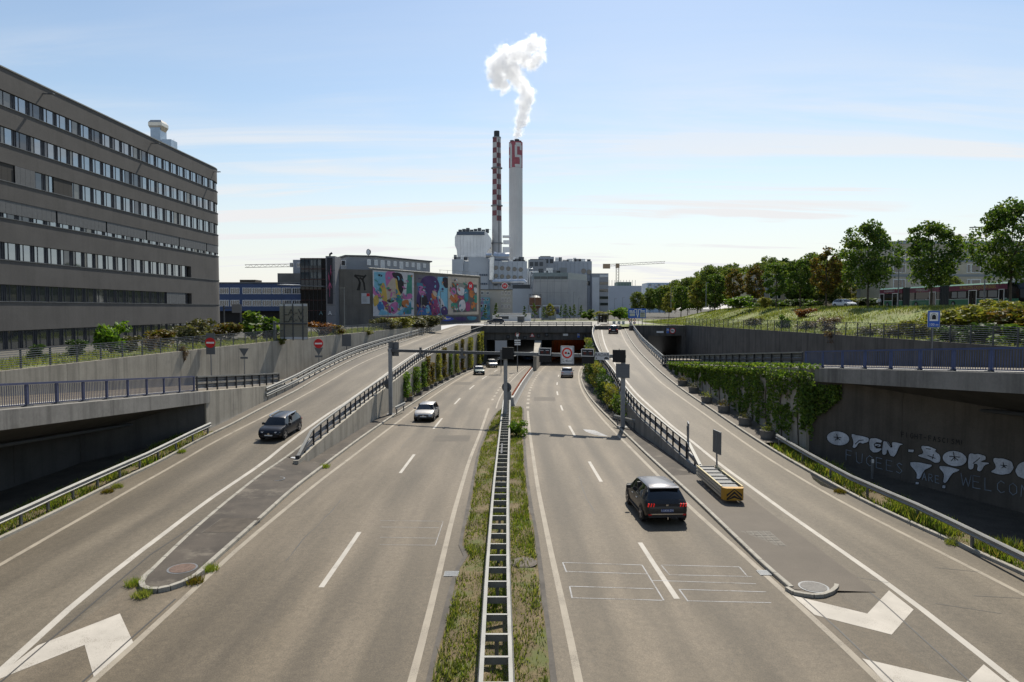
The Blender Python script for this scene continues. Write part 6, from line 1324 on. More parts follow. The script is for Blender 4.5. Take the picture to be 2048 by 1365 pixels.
lamp(1796, 112, CREST, A(0, 483, 112).z, 'street lamp head showing beside the tall maple at the bus', 2.2)
lamp(1968, 92, CREST, A(0, 456, 92).z, 'street lamp reaching out of the rightmost maple crown', 2.0, side=-1)
for i, (px, Y) in enumerate(((1412, 150), (1342, 185))): lamp(px, Y, CREST, CREST + 5.5, 'slim lamp post among the crest trees, ' + ('nearer to the middle' if i == 0 else 'at the far end'), .5)
p = A(1717, 588, 112); t = thing('route_board', 'grey board on a pole beside the white car on the crest', 'sign', (p.x, 112, CREST)); mb = MB(); mb.box(p.x-.3, p.x+.3, 112, 112.06, p.z-.6, p.z+.75); mb.build('board', GREYM, t); mb = MB(); mb.tube([(p.x, 112.1, CREST), (p.x, 112.1, p.z)], .04, 6); mb.build('pole', GREYM, t)
# ---------------------------------------------------------------- vegetation
def leafquad(mb, p, s, rnd, up=.3):
    n = V((rnd.gauss(0, 1), rnd.gauss(0, 1), rnd.gauss(up, 1))).normalized(); a = n.cross(V((rnd.gauss(0, 1), rnd.gauss(0, 1), rnd.gauss(0, 1)))).normalized(); b = n.cross(a); l = s * rnd.uniform(.6, 1.25); w = l * rnd.uniform(.55, .8)
    k = len(mb.v); mb.v += [p - a * l * .5, p + b * w * .5 - n * l * .06, p + a * l * .5, p - b * w * .5 - n * l * .06]; mb.f.append((k, k + 1, k + 2, k + 3)); mb.m.append(0)
def clump(mb, c, r, n, s, rnd, flatz=.75):
    for _ in range(n):
        d = V((rnd.gauss(0, 1), rnd.gauss(0, 1), rnd.gauss(0, 1))).normalized() * (rnd.random() ** .42)
        leafquad(mb, c + V((d.x * r, d.y * r, d.z * r * flatz)), s, rnd)
def tree_mesh(seed, H, W, trunk, nb, nl, ls, m, shape='round', tr=.17):
    rnd = random.Random(seed); mb = MB(); lean = V((rnd.uniform(-.15, .15), rnd.uniform(-.15, .15), 0))
    top = V((lean.x, lean.y, H * .88)); mb.tube([V((0, 0, -.3)), V((0, 0, trunk * .5)), lean * .5 + V((0, 0, trunk * 1.2)), lean + V((0, 0, H * .6)), top], tr, 7, .03)
    cr = MB(); zc = (trunk + H) / 2; hz_ = (H - trunk) / 2
    for i in range(nb):
        th = 2.4 * i + rnd.uniform(-.4, .4); f = (i + .5) / nb; zz_ = -1 + 2 * f
        if shape == 'round': rr = math.sqrt(max(0, 1 - zz_ * zz_)) * (1.08 if zz_ < 0 else .98)
        elif shape == 'cone': rr = max(.12, (1 - f) * 1.05 + .1) * (1 if f > .08 else .7)
        else: rr = .75 * math.sqrt(max(0, 1 - zz_ ** 4))
        q = rr * W / 2 * rnd.uniform(.45, .95); c = V((q * math.cos(th), q * math.sin(th), zc + zz_ * hz_ * .9 + rnd.uniform(-.3, .3)))
        br = W * rnd.uniform(.105, .2); clump(cr, c, br, int(nl * rnd.uniform(.6, 1.3)), ls, rnd)
        if i % 2 == 0 and c.z > trunk:
            b0 = V((0, 0, trunk + (c.z - trunk) * .35)) + lean * .4; mb.tube([b0, (b0 + c) / 2 + V((0, 0, .2)), c], tr * .32, 5, .015)
    for i in range(int(nb * .35)):   # ragged outer twigs
        a = rnd.uniform(0, 6.28); zz_ = rnd.uniform(-.8, 1); q = math.sqrt(max(0.02, 1 - zz_ * zz_)) * W / 2 * rnd.uniform(.95, 1.12) * (1 if shape != 'cone' else max(.15, .55 - .5 * zz_))
        clump(cr, V((q * math.cos(a), q * math.sin(a), zc + zz_ * hz_)), W * .07, int(nl * .25), ls, rnd)
    return mesh_of(mb, 'trunk', BARK), mesh_of(cr, 'crown', m)
def put_tree(ms, name, label, loc, sc, rz, group=None):
    t = thing(name, label, 'tree', loc, group, rz); t.scale = (sc if isinstance(sc, tuple) else (sc, sc, sc))
    for m, n in zip(ms, ('trunk', 'crown')): o = bpy.data.objects.new(n, m); COL.objects.link(o); o.parent = t
    return t
TA = tree_mesh(11, 12.5, 8.2, 3.2, 46, 165, .42, G1); TB = tree_mesh(12, 11.5, 7.2, 3.0, 40, 150, .42, G1); TC = tree_mesh(13, 10, 5.6, 2.6, 30, 110, .45, G1)
TD = tree_mesh(14, 10, 5.4, 2.4, 28, 110, .45, G3); TE = tree_mesh(15, 9.5, 5.0, 2.2, 26, 110, .45, G7); TF = tree_mesh(16, 16, 12, 2.2, 54, 160, .62, leafmat('leaf_park', [(.035, .07, .018), (.07, .12, .026), (.11, .16, .035), (.16, .18, .05)], .5)); TG_ = tree_mesh(17, 15, 11, 1.8, 50, 160, .62, leafmat('leaf_lime', [(.05, .09, .018), (.09, .14, .028), (.14, .18, .04), (.2, .2, .06)], .5))
TY = tree_mesh(18, 5.5, 2.0, 1.5, 14, 60, .3, G1, 'cone', .07); TP = tree_mesh(19, 13, 6, 1.5, 34, 130, .5, G2, 'cone')
crest = [(2020, 80, TA, .98, 'rightmost big maple on the crest, hiding the front of the bus'), (1862, 95, TB, 1.04, 'big maple on the crest in front of the middle of the bus'), (1735, 111, TA, 1.08, 'tallest maple on the crest, just left of the bus and right of the white car'), (1652, 126, TD, 1.1, 'brown-tinged maple left of the white car on the crest'), (1600, 134, TC, .98, 'slender green tree between the brown-tinged maple and the middle trees'), (1552, 146, TC, .98, 'green crest tree above the dark round bush on the slope'),
    (1508, 157, TD, .98, 'autumn tinged crest tree behind the wire fence'), (1467, 172, TD, 1.0, 'rust tinged crest tree, third of the tinged ones'), (1430, 188, TC, 1.05, 'green crest tree right of the slim lamp post'), (1395, 206, TE, 1.1, 'yellow-green crest tree above the dark portal wall'), (1362, 228, TC, 1.1, 'small looking green crest tree near the far end of the row'), (1338, 246, TE, 1.05, 'yellowish tree last but one of the crest row'), (1318, 262, TC, .9, 'last tree of the crest row above the blue direction sign')]
for i, (px, Y, ms, s, lb) in enumerate(crest): x = A(px, 610, Y).x; put_tree(ms, 'maple_tree' if i < 4 else 'street_tree', lb, (x, Y, emb(min(x, 64), Y) if Y < 262 else -1), s, i * 1.7, 'trees on the embankment crest')
bgt = [(1440, 230, TF, .85), (1490, 215, TG_, .85), (1540, 200, TF, .92), (1585, 205, TG_, .9), (1625, 190, TF, .95), (1680, 180, TG_, .8), (1395, 260, TG_, .85), (1350, 300, TF, .75), (1425, 270, TP, 1.25), (1570, 240, TP, 1.5), (1275, 300, TG_, .62), (1960, 175, TG_, .9), (1700, 150, TE, .6), (1800, 150, TF, .42), (1900, 130, TG_, .4), (1530, 175, TE, .62), (1475, 195, TE, .6), (1610, 165, TF, .5), (1320, 330, TF, .6), (1420, 205, TF, .8), (1465, 205, TG_, .8), (1515, 188, TF, .78), (1565, 178, TG_, .78), (1640, 158, TF, .72), (1375, 240, TF, .8), (1330, 275, TG_, .75), (1300, 310, TF, .7), (1590, 165, TF, .7), (1665, 150, TG_, .7)]
bl = ['behind the tinged crest trees', 'behind the third tinged crest tree', 'behind the green crest trees in the middle', 'behind the slender crest tree', 'behind the brown-tinged maple', 'behind the white car', 'behind the yellow-green crest tree', 'at the far end behind the crest row', 'dark and pointed, above the crest row middle', 'dark and pointed, highest above the crest row', 'left of the blue direction sign', 'above the apartment building roof', 'small, right behind the white car', 'dark and low behind the rear of the bus', 'low, in front of the apartment building', 'low yellowish one under the crest trees', 'low yellowish one under the third tinged tree', 'dark low one beside the pale brick wing', 'distant, beside the glass block', 'dark, filling the gap right of the slim lamp post', 'filling the gap between the tinged crest trees', 'dark, behind the first tinged crest tree', 'green, behind the slender tree gap', 'dark, right of the brown-tinged maple trunk', 'dark, behind the yellow-green crest tree trunk', 'green, near the far end of the crest row', 'dark and farthest, beyond the crest row end', 'dark, left of the slender crest tree trunk', 'green, between brown-tinged maple and white car']
for i, ((px, Y, ms, s), lb) in enumerate(zip(bgt, bl)): x = A(px, 610, Y).x; put_tree(ms, 'park_tree', 'background tree ' + lb, (x, Y, .1 if Y < 240 else -2), s, i * 2.1, 'park trees behind the crest')
far_t = [(1306, 350, TF, .62), (1328, 320, TG_, .8), (1352, 330, TF, .95), (1378, 300, TG_, 1.0), (1402, 320, TF, 1.15), (1430, 290, TG_, 1.2), (1458, 300, TF, 1.3), (1488, 275, TG_, 1.15), (1520, 280, TF, 1.2), (1550, 262, TG_, 1.1), (1600, 250, TF, 1.1), (1640, 235, TG_, 1.0)]
for i, (px, Y, ms, s) in enumerate(far_t): put_tree(ms, 'park_tree', 'tall tree of the far tree belt, %s counted from the direction sign' % ('first', 'second', 'third', 'fourth', 'fifth', 'sixth', 'seventh', 'eighth', 'ninth', 'tenth', 'eleventh', 'twelfth')[i], (A(px, 610, Y).x, Y, -1.5), s, i * 1.1, 'far tree belt behind the crest')
young = [(745, 168, 1.25, 'beside the nearest mural'), (825, 182, .9, 'between the nearest and middle murals'), (855, 186, 1.0, 'before the middle mural'), (915, 200, 1.0, 'before the farthest mural'), (940, 205, .9, 'at the far edge of the murals'), (970, 200, .8, 'beside the painted annex'), (992, 200, 1.0, 'before the white depot shed'), (1049, 205, .85, 'right of the small dark cabin'), (1068, 205, 1.0, 'below the rusty silo'), (1087, 208, .8, 'just right of the silo frame'), (1100, 230, 1.5, 'yellowish, behind the young street trees'), (1122, 215, .9, 'before the concrete block, leftmost'), (1131, 216, .95, 'before the concrete block, second'), (1140, 217, .85, 'before the concrete block, third'), (1148, 218, .95, 'before the concrete block, fourth'), (1162, 220, .9, 'before the concrete block, rightmost')]
for i, (px, Y, s, lb) in enumerate(young): put_tree(TY if i != 10 else TE, 'young_tree', 'young street tree ' + lb, (A(px, 640, Y).x, Y, -4), s if i != 10 else .6, i * 1.3, 'young trees along the street')
def shrub_mesh(seed, m, n=900, ls=.13, H=1.0, nb=12, W=1.0):
    rnd = random.Random(seed); cr = MB(); st = MB()
    for i in range(nb):
        a = rnd.uniform(0, 6.28); q = rnd.uniform(0, .38) * W; z = rnd.uniform(.2, .8) * H; clump(cr, V((q * math.cos(a), q * math.sin(a), z)), rnd.uniform(.14, .28) * W, n // nb, ls, rnd, .9); st.tube([V((0, 0, 0)), V((q * math.cos(a), q * math.sin(a), z))], .015, 4, .006)
    return mesh_of(cr, 'foliage', m), mesh_of(st, 'stem', BARK)
SH = {k: shrub_mesh(30 + i, m, n_, ls) for i, (k, m, n_, ls) in enumerate((('olive', G5, 1400, .1), ('green', G1, 1000, .13), ('bright', G4, 800, .15), ('autumn', G3, 1200, .1), ('russet', G6, 1000, .1), ('yellow', G7, 1800, .085), ('dry', G8, 1200, .09), ('dark', G2, 1200, .1)))}
def shrub(kind, label, loc, w, h, rz=0, name='shrub', group='shrubs'):
    t = thing(name, label, 'shrub', loc, group, rz); t.scale = (w, w, h)
    for m, n in zip(SH[kind], ('foliage', 'stem')): o = bpy.data.objects.new(n, m); COL.objects.link(o); o.parent = t
left_sh = [(75, 52, -.8, 1.3, 1.3, 'dark', 'small dark conifer bush behind the left fence, nearest to the picture edge'), (152, 56, -.8, 1.7, 1.5, 'dark', 'dark bush behind the left fence, second from the picture edge'), (222, 60, -1.2, 2.5, 3.1, 'bright', 'bright green bush before the dark ground floor of the office building'), (260, 62, -1, 1.8, 1.8, 'olive', 'grey-green bush right of the bright green one'), (318, 66, -1.6, 3.4, 2.2, 'autumn', 'wide ochre bush behind the left fence'), (300, 62, -.4, 1.2, 1.6, 'dry', 'dry reddish bush hanging at the left fence'), (375, 72, -2, 3.4, 2.6, 'olive', 'silvery bush near the office corner'), (405, 76, -2, 3.2, 3.4, 'olive', 'taller silvery bush at the office corner'), (455, 82, -2, 3.6, 2.6, 'autumn', 'ochre bush right of the office corner'), (505, 86, -2, 5.2, 4.0, 'green', 'large round green bush in front of the blue block'), (540, 88, -1.4, 2.6, 2.2, 'olive', 'grey bush beside the large ribbed sign'), (640, 98, -1.8, 4, 2.3, 'russet', 'reddish bush right of the large ribbed sign'), (672, 100, -1.6, 2.6, 1.8, 'autumn', 'ochre bush by the lamp post'), (770, 125, -2.2, 5, 2.8, 'olive', 'grey bush below the nearest mural'), (800, 132, -2.4, 6, 2.6, 'yellow', 'yellowish bush below the murals'), (832, 140, -2.2, 6, 3.0, 'olive', 'silvery round bush below the middle mural'), (862, 146, -2.4, 6, 3.0, 'olive', 'silvery bush at the right end below the murals')]
for px, Y, dx, w, h, k, lb in left_sh: shrub(k, lb, (A(px, 660, Y).x, Y, -3.95), w * 1.25, h, px, group='bushes along the left lawn')
for px, Y, w, h, k, lb in ((540, 81, 1.6, .9, 'yellow', 'yellow-green tuft hanging over the left retaining wall top'), (748, 112, 2.4, .9, 'yellow', 'yellow-green tuft on the wall top below the nearest mural'), (296, 61, 1.0, 1.6, 'dry', 'dry creeper hanging down the left retaining wall')):
    x = LWALL(Y); shrub(k, lb, (x, Y, zLG - (.9 if k == 'dry' else .4)), w, h, px)
right_sh = [(1500 + 10, 112, 43, 4.2, 2.6, 'olive', 'dark round bush on the grass slope'), (1565, 104, 42, 2.6, 3.2, 'green', 'upright dark green bush on the grass slope'), (1610, 100, 49, 4.4, 2.4, 'russet', 'rust red bush high on the grass slope'), (1615, 96, 42, 3.6, 2.2, 'olive', 'grey bush below the rust red one'), (1650, 90, 42, 4.2, 2.8, 'dry', 'dry brown bush at the right wire fence'), (1570, 100, 37.9, 1.6, 1.4, 'dry', 'dry creeper at the far part of the right fence'), (1413, 132, 37.6, 2.0, 1.8, 'dry', 'pinkish dry creeper hanging over the dark wall near the portal'), (1672, 79, 37.6, 2.6, 2.3, 'dry', 'large dry creeper hanging over the dark retaining wall'),
    (1735, 77, 39.6, 3.4, 2.0, 'olive', 'olive bush behind the fence left of the 100 m sign'), (1790, 71, 40, 4.4, 2.4, 'olive', 'grey-green bush beside the 100 m sign'), (1835, 68, 41, 4.6, 2.8, 'yellow', 'yellow-green bush directly behind the 100 m sign'), (1890, 66, 43.5, 5.4, 3.4, 'yellow', 'broad yellow-green bush right of the 100 m sign'), (1935, 63, 44, 5.4, 3.6, 'yellow', 'yellow bush in the middle of the slope thicket'), (1985, 60, 44, 5.8, 4.2, 'yellow', 'tall yellow-green bush near the right picture edge'), (2035, 58, 44, 5.8, 4.0, 'autumn', 'ochre bush at the right picture edge'), (1900, 58, 39.5, 4.2, 2.2, 'dark', 'dark low bush behind the right fence'), (1965, 55, 40, 4.4, 2.6, 'dark', 'dark bush low behind the fence near the right edge'), (2030, 52, 40.3, 4.4, 2.6, 'green', 'green bush low behind the fence at the right edge'), (1960, 64, 47, 5, 3.2, 'yellow', 'yellowish bush at the top of the slope thicket'), (2010, 66, 49, 5, 3.4, 'yellow', 'leafy bush in front of the bus front')]
for px, Y, x, w, h, k, lb in right_sh: xx = x if x else A(px, 650, Y).x; Y_ = xx * F / (px - 1024); shrub(k, lb, (xx, Y_, emb(xx, Y_) - (.35 if k != 'dry' or xx > 38 else 1.3)), w * .95, h * .85, px, group='bushes on the right embankment')
for i, (px, Y, w, h, k, lb) in enumerate(((1480, 150, 6, 3, 'bright', 'light green bush under the crest trees'), (1530, 140, 4, 2.5, 'yellow', 'yellow bush under the crest trees'), (1740, 128, 10, 2.0, 'dark', 'clipped dark hedge behind the white car'), (1700, 131, 8, 2.2, 'yellow', 'pale hedge bush left of the clipped hedge'), (1180, 240, 7, 4, 'green', 'roadside bush right of the concrete block'), (1205, 235, 8, 3.5, 'yellow', 'roadside yellow bush near the bus shelter'), (1240, 250, 8, 5, 'bright', 'light green bush before the warehouse'))):
    shrub(k, lb, (A(px, 620, Y).x, Y, .1 if Y < 160 else -4), w, h, i)
hedge = [(1450 + 24 * i, 168 - 3 * i) for i in range(7)]
for i, (px, Y) in enumerate(hedge): shrub('dark' if i % 2 else 'green', 'low hedge bush on the crest street, number %s counted from the portal side' % ('one', 'two', 'three', 'four', 'five', 'six', 'seven')[i], (A(px, 620, Y).x + 3, Y, .1), 5, 2.2, i, group='hedge on the crest street')
shrub('bright', 'bright green bush growing in the grass median by the central barrier', (hit(1034, 866, zM).x, 50.5, zM(50)), 1.5, 1.35, 1, 'median_bush')
# grass blades
def grass(name, label, f0, f1, zf, y0, y1, n, hmin, hmax, m, seed, patch=.9, dz=.06):
    rnd = random.Random(seed); mb = MB()
    from mathutils import noise as nz_
    for _ in range(n):
        y = y0 + (y1 - y0) * rnd.random() ** 1.35; x = rnd.uniform(f0(y), f1(y)); g = nz_.noise(V((x * patch, y * patch * .7, seed)))
        if g < rnd.uniform(-.45, .1): continue
        h = rnd.uniform(hmin, hmax) * (1 + g); z = (zf(x, y) if zf.__code__.co_argcount == 2 else zf(y)) + dz - .03; a = rnd.uniform(0, 6.28); w = .012 + h * .06 + (y - 10) * .0002; dx, dy = math.cos(a), math.sin(a); l = rnd.uniform(.1, .8) * h; k = len(mb.v)
        mb.v += [V((x - dy * w, y + dx * w, z)), V((x + dy * w, y - dx * w, z)), V((x + dx * l, y + dy * l, z + h))]; mb.f.append((k, k + 1, k + 2)); mb.m.append(0)
    return tag(mb.build(name, m), label, 'grass', kind='stuff')
grass('grass', 'short patchy grass growing along the median', lambda y: MEDL(y) + .1, lambda y: MEDR(y) - .1, zM, 8, 68.5, 60000, .04, .14, GG, 5)
grass('grass', 'dry grass tufts in the median', lambda y: MEDL(y) + .05, lambda y: MEDR(y) - .05, zM, 8, 68.5, 26000, .04, .2, GD, 9)
grass('grass', 'weedy grass on the left ramp verge', lambda y: LRK(y) - 1.9, lambda y: LRK(y) - .12, zL, 18, 46, 16000, .06, .32, GG, 6)
grass('grass', 'green grass on the right ramp verge', lambda y: RRK(y) + .12, lambda y: RRK(y) + 1.7, zR, 16, 43, 16000, .08, .38, GG, 7)
grass('grass', 'dry grass on the left ramp verge', lambda y: LRK(y) - 1.9, lambda y: LRK(y) - .12, zL, 18, 46, 5000, .06, .25, GD, 8)
grass('grass', 'dry meadow grass on the right embankment', lambda y: 38, lambda y: 60, emb, 45, 200, 45000, .15, .45, GD, 3, .15, .03)
grass('grass', 'green meadow grass on the right embankment', lambda y: 38, lambda y: 60, emb, 45, 200, 15000, .15, .45, GG, 4, .15, .03)
grass('grass', 'dry lawn grass behind the left fence', lambda y: LWALL(y) - 9, lambda y: LWALL(y) - .5, lambda y: -3.96, 36, 150, 22000, .15, .4, GD, 10, .3, .03)
for i, (px, py, zf) in enumerate(((268, 1170, zL), (285, 1192, zM), (390, 1165, zM), (420, 1140, zM), (650, 935, zM), (235, 975, zL), (215, 985, zL), (362, 905, zL), (1010, 868, zM), (1905, 1088, zR), (1680, 985, zR), (1600, 905, zR))):
    c = hit(px, py, zf, .02); rnd = random.Random(i); mb = MB()
    for _ in range(260):
        a = rnd.uniform(0, 6.28); r = rnd.random() * .3; h = rnd.uniform(.05, .26); x, y = c.x + r * math.cos(a), c.y + r * math.sin(a); k = len(mb.v); b = rnd.uniform(0, 6.28); mb.v += [V((x - .012, y, c.z)), V((x + .012, y, c.z)), V((x + math.cos(b) * h * .6, y + math.sin(b) * h * .6, c.z + h))]; mb.f.append((k, k + 1, k + 2)); mb.m.append(0)
    tag(mb.build('weed_tuft', (GG, GD, G3, GG)[i % 4]), 'weed tuft ' + ('on the left side of the left island tip', 'at the front of the left island tip', 'at the left island kerb near its tip', 'at the left island kerb beside the manhole', 'at the left island kerb near the dividing wall', 'on the left ramp kerb, upper of two', 'on the left ramp kerb, lower of two', 'where the left guardrail ends', 'at the left edge of the median', 'on the right ramp kerb near the picture edge', 'beside the puddle on the right', 'where the right guardrail begins')[i], 'weed', 'weed tufts along the kerbs')
# ivy curtain on the right ramp wall
rnd = random.Random(21); mb = MB()
from mathutils import noise as nz_
while len(mb.f) < 15000:
    y = rnd.uniform(41, 80); zt_, zb_ = zRO(y) + .25, zR(y); f = rnd.random() ** 1.25
    reach = .62 + .5 * nz_.noise(V((y * .5, 3, 0))) + .45 * nz_.noise(V((y * 1.9, 7, 0))) + (.3 if y < 56 else 0) - (.2 if y < 44 else 0)
    if nz_.noise(V((y * .9, (zt_ - f * (zt_ - zb_)) * .9, 11))) < -.28 and f > .2: continue
    if f > max(.25, reach): continue
    z = zt_ - f * (zt_ - zb_); bul = .1 + .6 * max(0, nz_.noise(V((y * .8, z * .5, 5)))) + .25 * (f < .15)
    leafquad(mb, V((ROX(y) - rnd.uniform(.02, 1) * bul - .02 + (rnd.uniform(0, .5) if f < .06 else 0), y, z + (.12 if f < .06 else 0))), .22, rnd, .1)
for _ in range(1500):
    y = 42.3 - 2.6 * rnd.random() ** 1.6; z = zRO(y) - .9 - rnd.random() * (2.9 - (42.3 - y) * .8); leafquad(mb, V((18.3 + (42.3 - y) * .406 - rnd.uniform(.05, .4), y, z)), .22, rnd, .1)
t = thing('ivy_curtain', 'thick green ivy curtain hanging on the right ramp wall', 'ivy', (18, 60, -8)); o = mb.build('foliage', leafmat('leaf_ivy', [(.045, .085, .016), (.085, .155, .026), (.13, .21, .034), (.19, .24, .05)], .45), t); o['kind'] = 'stuff'
for y in frange(43, 79, 2.5): mb = MB(); mb.tube([(ROX(y) - .04, y, zR(y) + .1), (ROX(y) - .05, y + .3, (zR(y) + zRO(y)) / 2), (ROX(y) - .04, y, zRO(y))], .03, 5); mb.build('stem', BARK, t)
# climbers and planters on the dividing walls
def solveY(px, f):
    a = (px - 1024) / F; y = 40.
    while y < 150 and (a * y - f(y)) * (-1 if px < 1024 else 1) < 0: y += .25
    return y
def climber(x, y, z0, z1, w, side, m, label, seed, name='climbing_plant', nl=None):
    rnd = random.Random(seed); t = thing(name, label, 'climber', (x, y, z0), 'climbers on the dividing walls'); mb = MB(); n = nl or int(230 * (z1 - z0) * w + 120)
    for _ in range(n):
        f = rnd.random(); ww = w * (.55 + .45 * abs(math.sin(f * 5 + seed))) * (1 - .15 * f); leafquad(mb, V((x + side * rnd.uniform(.02, .62) * (.5 + .5 * ww), y + rnd.gauss(0, .75) * ww, z0 + f * (z1 - z0))), .24, rnd, .1)
    o = mb.build('foliage', m, t); mb = MB(); mb.tube([(x + side * .06, y, z0), (x + side * .05, y + .1, z1)], .02, 4); mb.build('stem', BARK, t)
PLC = M('planter_concrete', (.15, .145, .135), .9, var=.2, scale=2)
def planter(x, y, z, w, l, h, label, k, rnd_=False):
    t = thing('planter', label, 'planter', (x, y, z), 'planters along the walls'); mb = MB()
    if rnd_: mb.tube([(x, y, z), (x, y, z + h)], w * .42, 16, w * .5); mb.build('pot', PLC, t); mb = MB(); mb.disc((x, y, z + h + .005), X, (0, 1, 0), w * .44, 16); mb.build('soil', SOIL, t)
    else: mb.add([(x+a*w/2*q, y+b*l/2*q, z+zz_) for zz_, q in ((0, .85), (h, 1), (h, .86), (h - .1, .84)) for a, b in ((-1,-1),(1,-1),(1,1),(-1,1))], [(i*4+j, i*4+(j+1)%4, i*4+4+(j+1)%4, i*4+4+j) for i in range(3) for j in range(4)] + [(0,3,2,1)]); mb.build('box', PLC, t); mb = MB(); mb.box(x - w*.42, x + w*.42, y - l*.42, y + l*.42, z + h - .09, z + h - .05); mb.build('soil', SOIL, t)
    r = random.Random(k); mb = MB()
    for _ in range(160): leafquad(mb, V((x + r.gauss(0, w * .25), y + r.gauss(0, l * .25), z + h + abs(r.gauss(0, .22)))), .12, r)
    mb.build('foliage', (G3, G5, GD)[k % 3], t)
ords = ['first', 'second', 'third', 'fourth', 'fifth', 'sixth', 'seventh', 'eighth', 'ninth', 'tenth', 'eleventh', 'twelfth', 'thirteenth', 'fourteenth']
lp = [(807, G4, .9), (827, G1, 1.1), (843, G1, .9), (852, G3, .7), (861, G3, .6), (873, G7, 1.1), (885, G3, .8), (898, G1, .7), (910, G7, 1.0), (922, G3, .8), (937, G7, 1.7), (955, G7, 1.5), (972, G7, 1.6)]
for i, (px, m, w) in enumerate(lp):
    y = min(146, solveY(px, LDIV)); x = LDIV(y); z0 = zM(y) + .6; climber(x, y, z0, zLt(y) + (-.2 if i % 3 else .1) - (.9 if i in (4, 7) else 0), w * 1.15, 1, m, ords[i] + ' climbing plant on the left dividing wall counted from the gantry', i)
    if i < 12: planter(x + .55, y + .4, zM(y) + .11, .7, 1.3, .5, ords[i] + ' planter box below the left dividing wall counted from the gantry', i)
for i in range(11):
    y = 60 + i * 6.2; climber(RDIV(y), y, zM(y) + .5, zRt(y) + .2, 2.0 + (i % 3) * .7, -1, (G1, G7, G2)[i % 3], ords[i] + ' climbing plant on the right dividing wall counted from the gantry', 40 + i)
    if i < 9: planter(RDIV(y) - .55, y, zM(y) + .11, .7, 1.3, .5, ords[i] + ' planter box below the right dividing wall counted from the gantry', i)
for i, (px, py) in enumerate(((1363, 771), (1385, 785), (1411, 805), (1445, 824), (1487, 849), (1531.6, 876))):
    c = hit(px, py, zR, .11); planter(c.x + .1, c.y, c.z, 1.0, 1.0, .5, ('farthest', 'second farthest', 'third farthest', 'third nearest', 'second nearest', 'nearest')[i] + ' round pot on the right ramp verge below the ivy', i, True)
t = thing('emergency_post', 'red emergency post by the planters of the left dividing wall', 'post', A(917, 735, 92)); p = hit(918, 746, zM, .11); mb = MB(); p.z += 1.0; mb.box(p.x-.25, p.x+.25, p.y-.2, p.y+.2, p.z - 1, p.z + .9); mb.build('cabinet', flat('emergency_red', (.45, .06, .03), .5), t); mb = MB(); mb.obox((p.x, p.y, p.z + 1.1), (.35, 0, -.15), (0, .3, 0), (.02, 0, .05)); mb.build('roof', WHITE, t)
p = hit(1176, 754, zM, .11); p.z += .7; t = thing('emergency_post', 'red emergency post by the right dividing wall near the tunnel', 'post', (p.x, 96, zM(96))); mb = MB(); mb.box(p.x-.25, p.x+.25, p.y-.2, p.y+.2, p.z - .7, p.z + .9); mb.build('cabinet', bpy.data.materials['emergency_red'], t); mb = MB(); mb.obox((p.x, p.y, p.z + 1.1), (.35, 0, .15), (0, .3, 0), (-.02, 0, .05)); mb.build('roof', WHITE, t)
# small rails protecting the gantry posts
for x0, y0, x1, y1, lb in ((GA.x + .5, GA.y - .6, GA.x + .9, GA.y + 2.6, 'short white guard rail at the left gantry post'), (GB.x + .9, GB.y - 1.6, GB.x - .5, GB.y + 1.2, 'short steel guard rail at the right gantry post')):
    z = zM(y0) + .11; t = thing('post_guard', lb, 'guardrail', (x0, y0, z)); mb = MB(); mb.sweep([(x0, y0, z + .5), ((x0+x1)/2, (y0+y1)/2, z + .5), (x1, y1, z + .5)], wprof(1 if x0 < 0 else -1)); mb.build('beam', STEEL, t)
    for f in (.15, .85): mb = MB(); mb.box(x0 + (x1-x0)*f - .05, x0 + (x1-x0)*f + .05, y0 + (y1-y0)*f - .05, y0 + (y1-y0)*f + .05, z, z + .7); mb.build('post', STEELD, t)
# ---------------------------------------------------------------- vehicles
TYRE = flat('tyre', (.014, .014, .015), .8); RIMM = flat('alloy_rim', (.32, .32, .33), .3, .8); CGL = glass_mat('car_glass', (.008, .01, .012), 1.55, .02); BPL = flat('black_plastic', (.018, .018, .02), .55); LAMPW = flat('headlamp', (.5, .52, .55), .12); CHR = flat('chrome', (.62, .62, .62), .15, 1.)
TLR = flat('tail_lamp_red', (.4, .01, .012), .25); TLL = flat('lit_tail_lamp', (.7, .02, .015), .3, emit=.25)
def carpaint(name, c, metal=.3): m = flat(name, c, .42, metal); b = m.node_tree.nodes['Principled BSDF']; b.inputs['Coat Weight'].default_value = .3; b.inputs['Specular IOR Level'].default_value = .3; b.inputs['Coat Roughness'].default_value = .05; return m
PROF = {'suv': [(0,.80,.46,.80,0),(.012,.90,.38,.95,0),(.045,.965,.31,1.03,.09),(.095,.99,.27,1.05,.33),(.145,1,.26,1.05,.51),(.17,1,.25,1.04,.575),(.25,1,.24,1.03,.60),(.38,1,.24,1.01,.615),(.52,1,.24,.99,.61),(.60,1,.24,.985,.585),(.645,1,.24,.985,.55),(.70,1,.24,.99,.33),(.755,1,.25,1.0,.03),(.80,.995,.25,.985,0),(.90,.98,.27,.93,0),(.955,.94,.3,.84,0),(.985,.88,.34,.72,0),(1,.78,.4,.6,0)],
        'hatch': [(0,.84,.45,.72,0),(.012,.94,.34,.86,0),(.04,.98,.28,.92,.10),(.09,1,.25,.95,.33),(.14,1,.24,.96,.46),(.2,1,.23,.95,.5),(.32,1,.22,.93,.53),(.45,1,.22,.91,.535),(.54,1,.22,.9,.51),(.60,1,.22,.9,.45),(.67,1,.22,.92,.22),(.735,1,.23,.93,.02),(.80,.99,.23,.9,0),(.90,.97,.25,.82,0),(.955,.92,.28,.72,0),(.985,.85,.32,.62,0),(1,.74,.38,.52,0)]}
